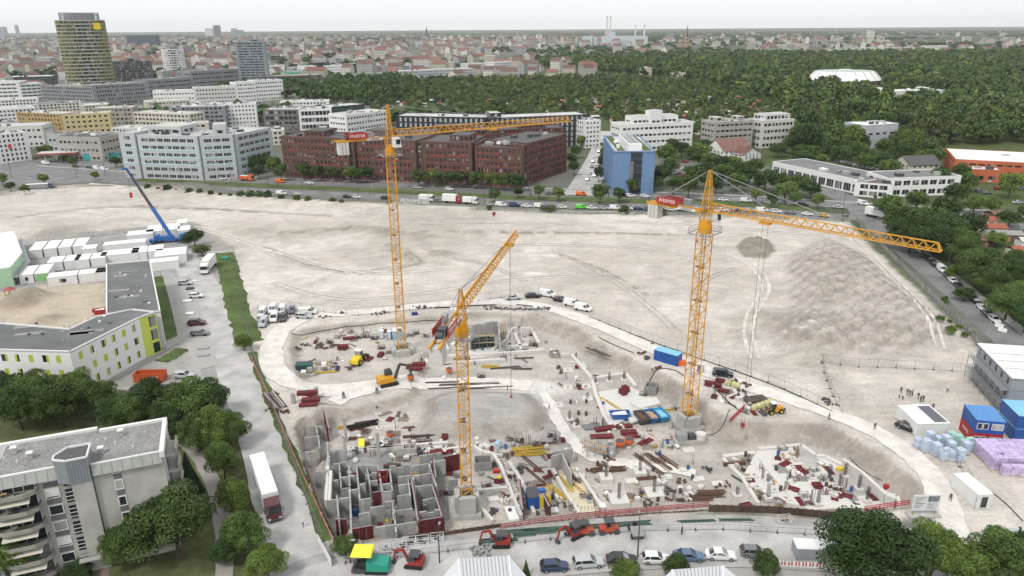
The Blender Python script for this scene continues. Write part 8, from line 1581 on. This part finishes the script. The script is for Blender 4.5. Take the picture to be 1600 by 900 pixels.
mesh_fence([(365,390),(372,440),(382,500),(396,558)], 'mesh fence between grass verge and gravel plain'); mesh_fence([(396,560),(430,650),(470,760),(505,850)], 'mesh fence beside the access road',2.6)
mesh_fence([(60,378),(130,372),(210,362)], 'thin mesh fence behind the white containers'); mesh_fence([(540,880),(700,862),(860,843),(1000,830),(1130,828),(1300,838)], 'mesh fence along the street side of the pit',3.6,1.1)
mesh_fence([(0,306),(60,298),(130,290)], 'mesh fence along the road at upper left',3.4); mesh_fence([(1462,690),(1500,730),(1520,765),(1522,800)], 'mesh fence right of the haul track end',2.5)
def board_fence(pts, label, m, h=2., step=2.4, gap=.06):
    q = densify(GP(pts), step); T = thing('board_fence', label, 'fence')
    for a, b in zip(q[:-1], q[1:]):
        d = (b-a).normalized(); MB().beam(a+d*gap+Vector((0,0, h/2+.05)), b-d*gap+Vector((0,0, h/2+.05)),.06, h-.1).build('board', m, T); MB().beam(a, a+Vector((0,0, h+.12)),.13).build('post', dark_metal, T)
board_fence([(1338,346),(1372,382),(1430,442),(1484,494),(1534,548)], 'grey board fence between gravel plain and right-hand street', M('fence_grey',(.3,.295,.28),.9,.2, objvar=.15))
board_fence([(745,330),(900,336),(1050,338),(1200,340),(1330,349)], 'grey low board fence along the main road', M('fence_grey'),1.5,3)
T = thing('graffiti_wall', 'white wall covered in black graffiti beside the main road', 'wall'); a, b = G(625,318), G(671,321); q = densify([a, b],2.6)
gm_ = M('graffiti_paint',(.5,.5,.5),.8,.75,1.1)
for c, d in zip(q[:-1], q[1:]): MB().beam(c+Vector((0,0,1.2)), d+Vector((0,0,1.2))-(d-c).normalized()*.04,.15,2.4).build('panel', gm_, T)
cb_ = MB().hexa([(-1,-.3,0),(1,-.3,0),(1,.3,0),(-1,.3,0),(-1,-.12,.9),(1,-.12,.9),(1,.12,.9),(-1,.12,.9)]).mesh('concrete_barrier', white)
for i in range(22): t = i/21; p = G(143+t*95,289+t*7); obj('road_barrier', cb_, None, tuple(p),.02+random.uniform(-.2,.2), label=f'white road barrier block at the left junction, {ORD[i]} from the left', cat='barrier', group='white barrier blocks')
for i, (x, y) in enumerate([(1556,504),(1561,511),(1566,518),(1585,552),(1591,560),(1597,567)]): obj('road_barrier', cb_, None, tuple(G(x, y)+Vector((0,0,.05))),-.85, label=f'white road barrier on the right-hand street, {ORD[i]} from the top', cat='barrier', group='street barriers at right')
rwb = M('red_white_plate',(.6,.15,.13),.6,.3,6)
for i in range(7):
    T = thing('barrier_fence', f'red and white barrier at the bottom street edge, {ORD[i]} from the left', 'barrier', G(1212+i*11,886+i*.6)+Vector((0,0,.1)),0, 'red and white barriers'); MB().box(-.55,-.04,.1,.55,.04,.35).build('foot_board', white, T)
    for k in range(5): MB().box(-.53+k*.215,-.05,.36,-.53+k*.215+.2,.05,.95).build('stripe', red_p if k % 2 else white, T)
# lamps and masts
def lamp(px, py, h, label, arm=1.6, rz=0, group='street lamps'):
    T = thing('street_lamp', label, 'lamp', GZ(px, py), rz, group); MB().cyl((0,0,0),.13, h, 8,0,.07).build('pole', dark_metal, T); MB().tube([(0,0, h),(arm*.5,0, h+.25),(arm, 0, h+.2)],.06,6).build('arm', dark_metal, T); MB().box(arm-.1,-.14, h+.1, arm+.6,.14, h+.24).build('lamp_head', steel, T)
for i, (x, y) in enumerate([(18,276),(122,270),(165,274),(253,278),(362,286),(420,296),(472,300),(578,306),(585,290),(683,294),(757,320),(826,300),(828,318),(1015,312),(1100,322),(1226,320),(1316,336),(1420,338),(1478,352)]): lamp(x, y, 10, f'tall thin street lamp along the main road, {ORD[i]} from the left', rz=random.choice([1.4,-1.7]))
lamp(996,872,7, 'street lamp standing among the parked cars at bottom',1.2,1.5, None); lamp(1480,420,8, 'street lamp behind the cars on the right-hand street',1.2,2.5, None); lamp(687,880,6, 'thin lamp post beside the white metal roof',1,1.5, None); lamp(1555,468,8, 'street lamp among trees on the right-hand street',1.2,2.5, None); lamp(548,880,4, 'thin sign post at the bottom left street corner',.4,0, None)
mst = [(120,278),(285,288),(435,296),(560,302),(710,307),(830,311),(950,315),(1090,320),(1190,323)]
for i, (x, y) in enumerate(mst):
    T = thing('tram_mast', f'slim tram wire mast on the green strip, {ORD[i]} from the left', 'mast', G(x, y),0, 'tram masts'); MB().cyl((0,0,0),.12,7.5,8,0,.08).build('pole', dark_metal, T); MB().beam((-3,0,6.6),(3,0,6.6),.08).build('cross_arm', dark_metal, T)
ws = MB()
for a, b in zip(mst[:-1], mst[1:]):
    for s in (-2.5,2.5): ws.beam(G(*a)+Vector((s, 0,6.3)), G(*b)+Vector((s, 0,6.3)),.035)
ws.build('tram_wire', dark_metal, label='thin overhead tram wires above the green strip', cat='wires')
for i, (x, y, m) in enumerate([(957,290, orange_p),(966,291, white),(975,291, yellow_p)]): T = thing('flagpole', f'{m.name.split("_")[0]} banner flag before the blue office block', 'flag', G(x, y)); MB().cyl((0,0,0),.07,8,6).build('pole', steel, T); MB().box(.1,-.03,3.6,1.2,.03,7.8).build('flag', m, T)
# boards
p = G(1422,808); T = thing('information_board', 'white site information board with building picture beside the haul track', 'sign', p, .03); f = MB().box(0,0,1.2,4.4,.12,4.1).build('board', M('board_white',(.7,.72,.73),.5,.04), T); MB().box(2.4,-.02,2.9,4.2,-.003,3.9).build('picture', M('board_picture',(.2,.22,.24),.6,.7,1.5), f)
for k in range(6): MB().box(.3,-.02,3.6-k*.35,2.0-.4*(k % 3),-.003,3.68-k*.35).build('text_line', dark_metal, f)
for k in range(5): MB().box(2.4,-.02,2.6-k*.28,4.0-.5*(k % 2),-.003,2.66-k*.28).build('text_line', dark_metal, f)
for x in (.4,4): MB().beam((x, .2,0),(x, .2,4),.12).build('post', timber, T)
MB().box(-.3,-.6,0,4.8,1.2,.35).build('base', concrete, T)
p = G(1549,838); T = thing('banner', 'white banner with small dark lettering at the bottom right gate', 'sign', p, -.08); f = MB().box(0,0,.3,3.8,.08,1.7).build('sheet', M('board_white'), T)
for r_, n_ in ((1.35,6),(.95,10),(.6,4)):
    for k in range(n_): MB().box(.3+k*.33,-.02, r_, .48+k*.33,-.003, r_+.14).build('letter', dark_metal, f)
for x in (-.5,3.8): MB().box(x, 0,0, x+.4,.3,1.8).build('post', dark_metal, T)
p = G(503,870); MB().beam((0,0,1),(3.4,-5.6,1),.05,1.4).build('fence_banner', white, None, tuple(G(497,848)), label='white banner hung on the access road fence at bottom', cat='banner')
# hoarding cables and hoses
def hose(pts, r, m, label, z=None):
    q = densify(smooth([GZ(*p) for p in pts]),1.0); MB().tube([(a.x, a.y, HZ(a.x, a.y)+r+.02) for a in q], r, 5).build('hose', m, label=label, cat='hose')
hose([(1100,595),(1122,612),(1150,640),(1170,648)],.1, black, 'thick black cable down the slope by the right crane'); hose([(1012,585),(1030,575),(1055,578),(1068,588)],.1, black, 'black hose on the slope left of the right crane'); hose([(1100,680),(1130,665),(1140,640)],.07, black, 'thin black cable looping beside the right crane base'); hose([(935,527),(960,540),(990,552)],.1, black, 'black hose along the pit rim beside the track'); hose([(1550,770),(1575,790),(1598,815)],.08, black, 'black cables on the gravel behind the white container'); hose([(925,497),(985,522),(1080,556),(1200,598),(1300,643)],.1, black, 'long black cable along the foot of the right track fence'); hose([(455,522),(500,512),(560,504),(690,495)],.09, black, 'dark hose along the upper rim of the left yard'); hose([(1330,700),(1350,720),(1380,745)],.06, black, 'thin dark cable along right rim of the pit')
# people
def person_mesh(pose, seed):
    r = random.Random(seed); h = 1.0; st = .16 if pose == 'walk' else .04
    V = [(0,0,.53),(0,0,.62),(0,0,.74),(0,0,.82),(0,.005,.86),(0,.01,.90),(0,.01,.955),        # pelvis .. head
         (-.055, st*.3,.5),(-.06, st*.6,.28),(-.06, st*.4,.04),(-.06, st*.4+.07,.015),(.055,-st*.3,.5),(.06,-st*.5,.28),(.06,-st, .04),(.06,-st+.07,.015),
         (-.115,0,.8),(-.15,.0,.64),(-.14,.09 if pose != 'stand' else .03,.52),(-.135,.12 if pose != 'stand' else .05,.47),(.115,0,.8),(.15,-.01,.64),(.14,.05,.52),(.135,.08,.47)]
    E = [(0,1),(1,2),(2,3),(3,4),(4,5),(5,6),(0,7),(7,8),(8,9),(9,10),(0,11),(11,12),(12,13),(13,14),(3,15),(15,16),(16,17),(17,18),(3,19),(19,20),(20,21),(21,22)]
    rad = [.085,.08,.095,.07,.035,.05,.048,.06,.045,.03,.025,.06,.045,.03,.025,.045,.034,.026,.02,.045,.034,.026,.02]
    me = bpy.data.meshes.new('person'); me.from_pydata([(x*1.76, y*1.76, z*1.76) for x, y, z in V], E, []); o = bpy.data.objects.new('person', me); C.objects.link(o); md = o.modifiers.new('skin', 'SKIN'); o.modifiers.new('sub', 'SUBSURF').levels = 1
    for i, q in enumerate(rad): me.skin_vertices[0].data[i].radius = (q*1.76*.82, q*1.76*.7)
    me.skin_vertices[0].data[0].use_root = True
    m2 = bpy.data.meshes.new_from_object(o.evaluated_get(bpy.context.evaluated_depsgraph_get())); bpy.data.objects.remove(o); m2.name = 'person'
    for m in (M('trousers',(.03,.032,.04),.9), M('shirt',(.05,.05,.06),.9), M('skin',(.5,.3,.22),.7), M('hair',(.05,.035,.025),.9)): m2.materials.append(m)
    for p in m2.polygons:
        z = p.center.z/1.76; x = abs(p.center.x)/1.76
        p.material_index = 3 if z > .95 or (z > .885 and p.center.y < 0) else 2 if z > .86 or (x > .115 and z < .5 and z > .4) else 1 if z > .56 or x > .105 else 0
        p.use_smooth = True
    return m2
PM = [person_mesh('stand',1), person_mesh('walk',2)]
CL = {'white': M('shirt_white',(.7,.7,.68),.9), 'black': M('shirt_black',(.025,.025,.03),.9), 'purple': M('shirt_purple',(.1,.06,.22),.9), 'olive': M('shirt_olive',(.07,.075,.04),.9), 'yellow': M('vest_yellow',(.6,.6,.05),.8), 'navy': M('shirt_navy',(.03,.045,.09),.9)}
for px, py, k, c, rz, lb in [(1405,622,0, 'white',1, 'person in white shirt, leftmost of the group on the gravel'),(1410,625,0, 'white',-1, 'person in white shirt at front of the group on the gravel'),(1407,615,0, 'black',2, 'person in black at back left of the group'),(1417,618,0, 'black',0, 'person in black beside another black-clad person in the group'),(1421,620,0, 'navy',3, 'person in navy between black-clad and purple-clad persons'),(1425,619,0, 'purple',1, 'person in purple jacket in the group on the gravel'),(1434,624,1, 'black',2, 'person in dark coat right of the purple jacket'),(1438,629,0, 'black',.5, 'person in black, lowest of the right-hand three'),(1442,628,0, 'olive',2, 'person in olive at right end of the group'),(1457,641,0, 'olive',3, 'person in olive standing apart below the group'),(1480,613,0, 'white',2.5, 'person in white shirt and dark trousers standing apart at right'),(1295,656,1, 'navy',1, 'person walking at the edge of the haul track'),(1366,672,0, 'black',0, 'person in black standing beside the haul track'),(1225,648,1, 'olive',.5, 'person in dark workwear beside the small loader'),(1484,784,1, 'black',3, 'person in black walking down the haul track end'),(474,824,1, 'white',3, 'person in white shirt walking on the access road beside lorry'),(1065,836,0, 'black',1, 'person in black beside a plate compactor in the street'),(800,848,0, 'white',2, 'person in white shirt beside the red mini excavator')]:
    p = GZ(px, py); o = obj('person', PM[k], None, (p.x, p.y, p.z+.03), rz, label=lb, cat='person'); setmat(o, CL[c],1)
p = P3(671,568); 
for px, py, c, lb in [(659,568, 'black', 'worker in dark clothes on the white strip footings by left crane'),(793,611, 'yellow', 'worker in yellow vest on the bars over the gravel heap'),(640,545, 'navy', 'worker in navy beside the left crane foundation'),(858,640, 'white', 'worker in white beside the small white machine on pit floor'),(900,560, 'black', 'worker in black by the upper footings')]: p = GZ(px, py); o = obj('person', PM[0], None, (p.x, p.y, p.z+.03),1, label=lb, cat='person'); setmat(o, CL[c],1)
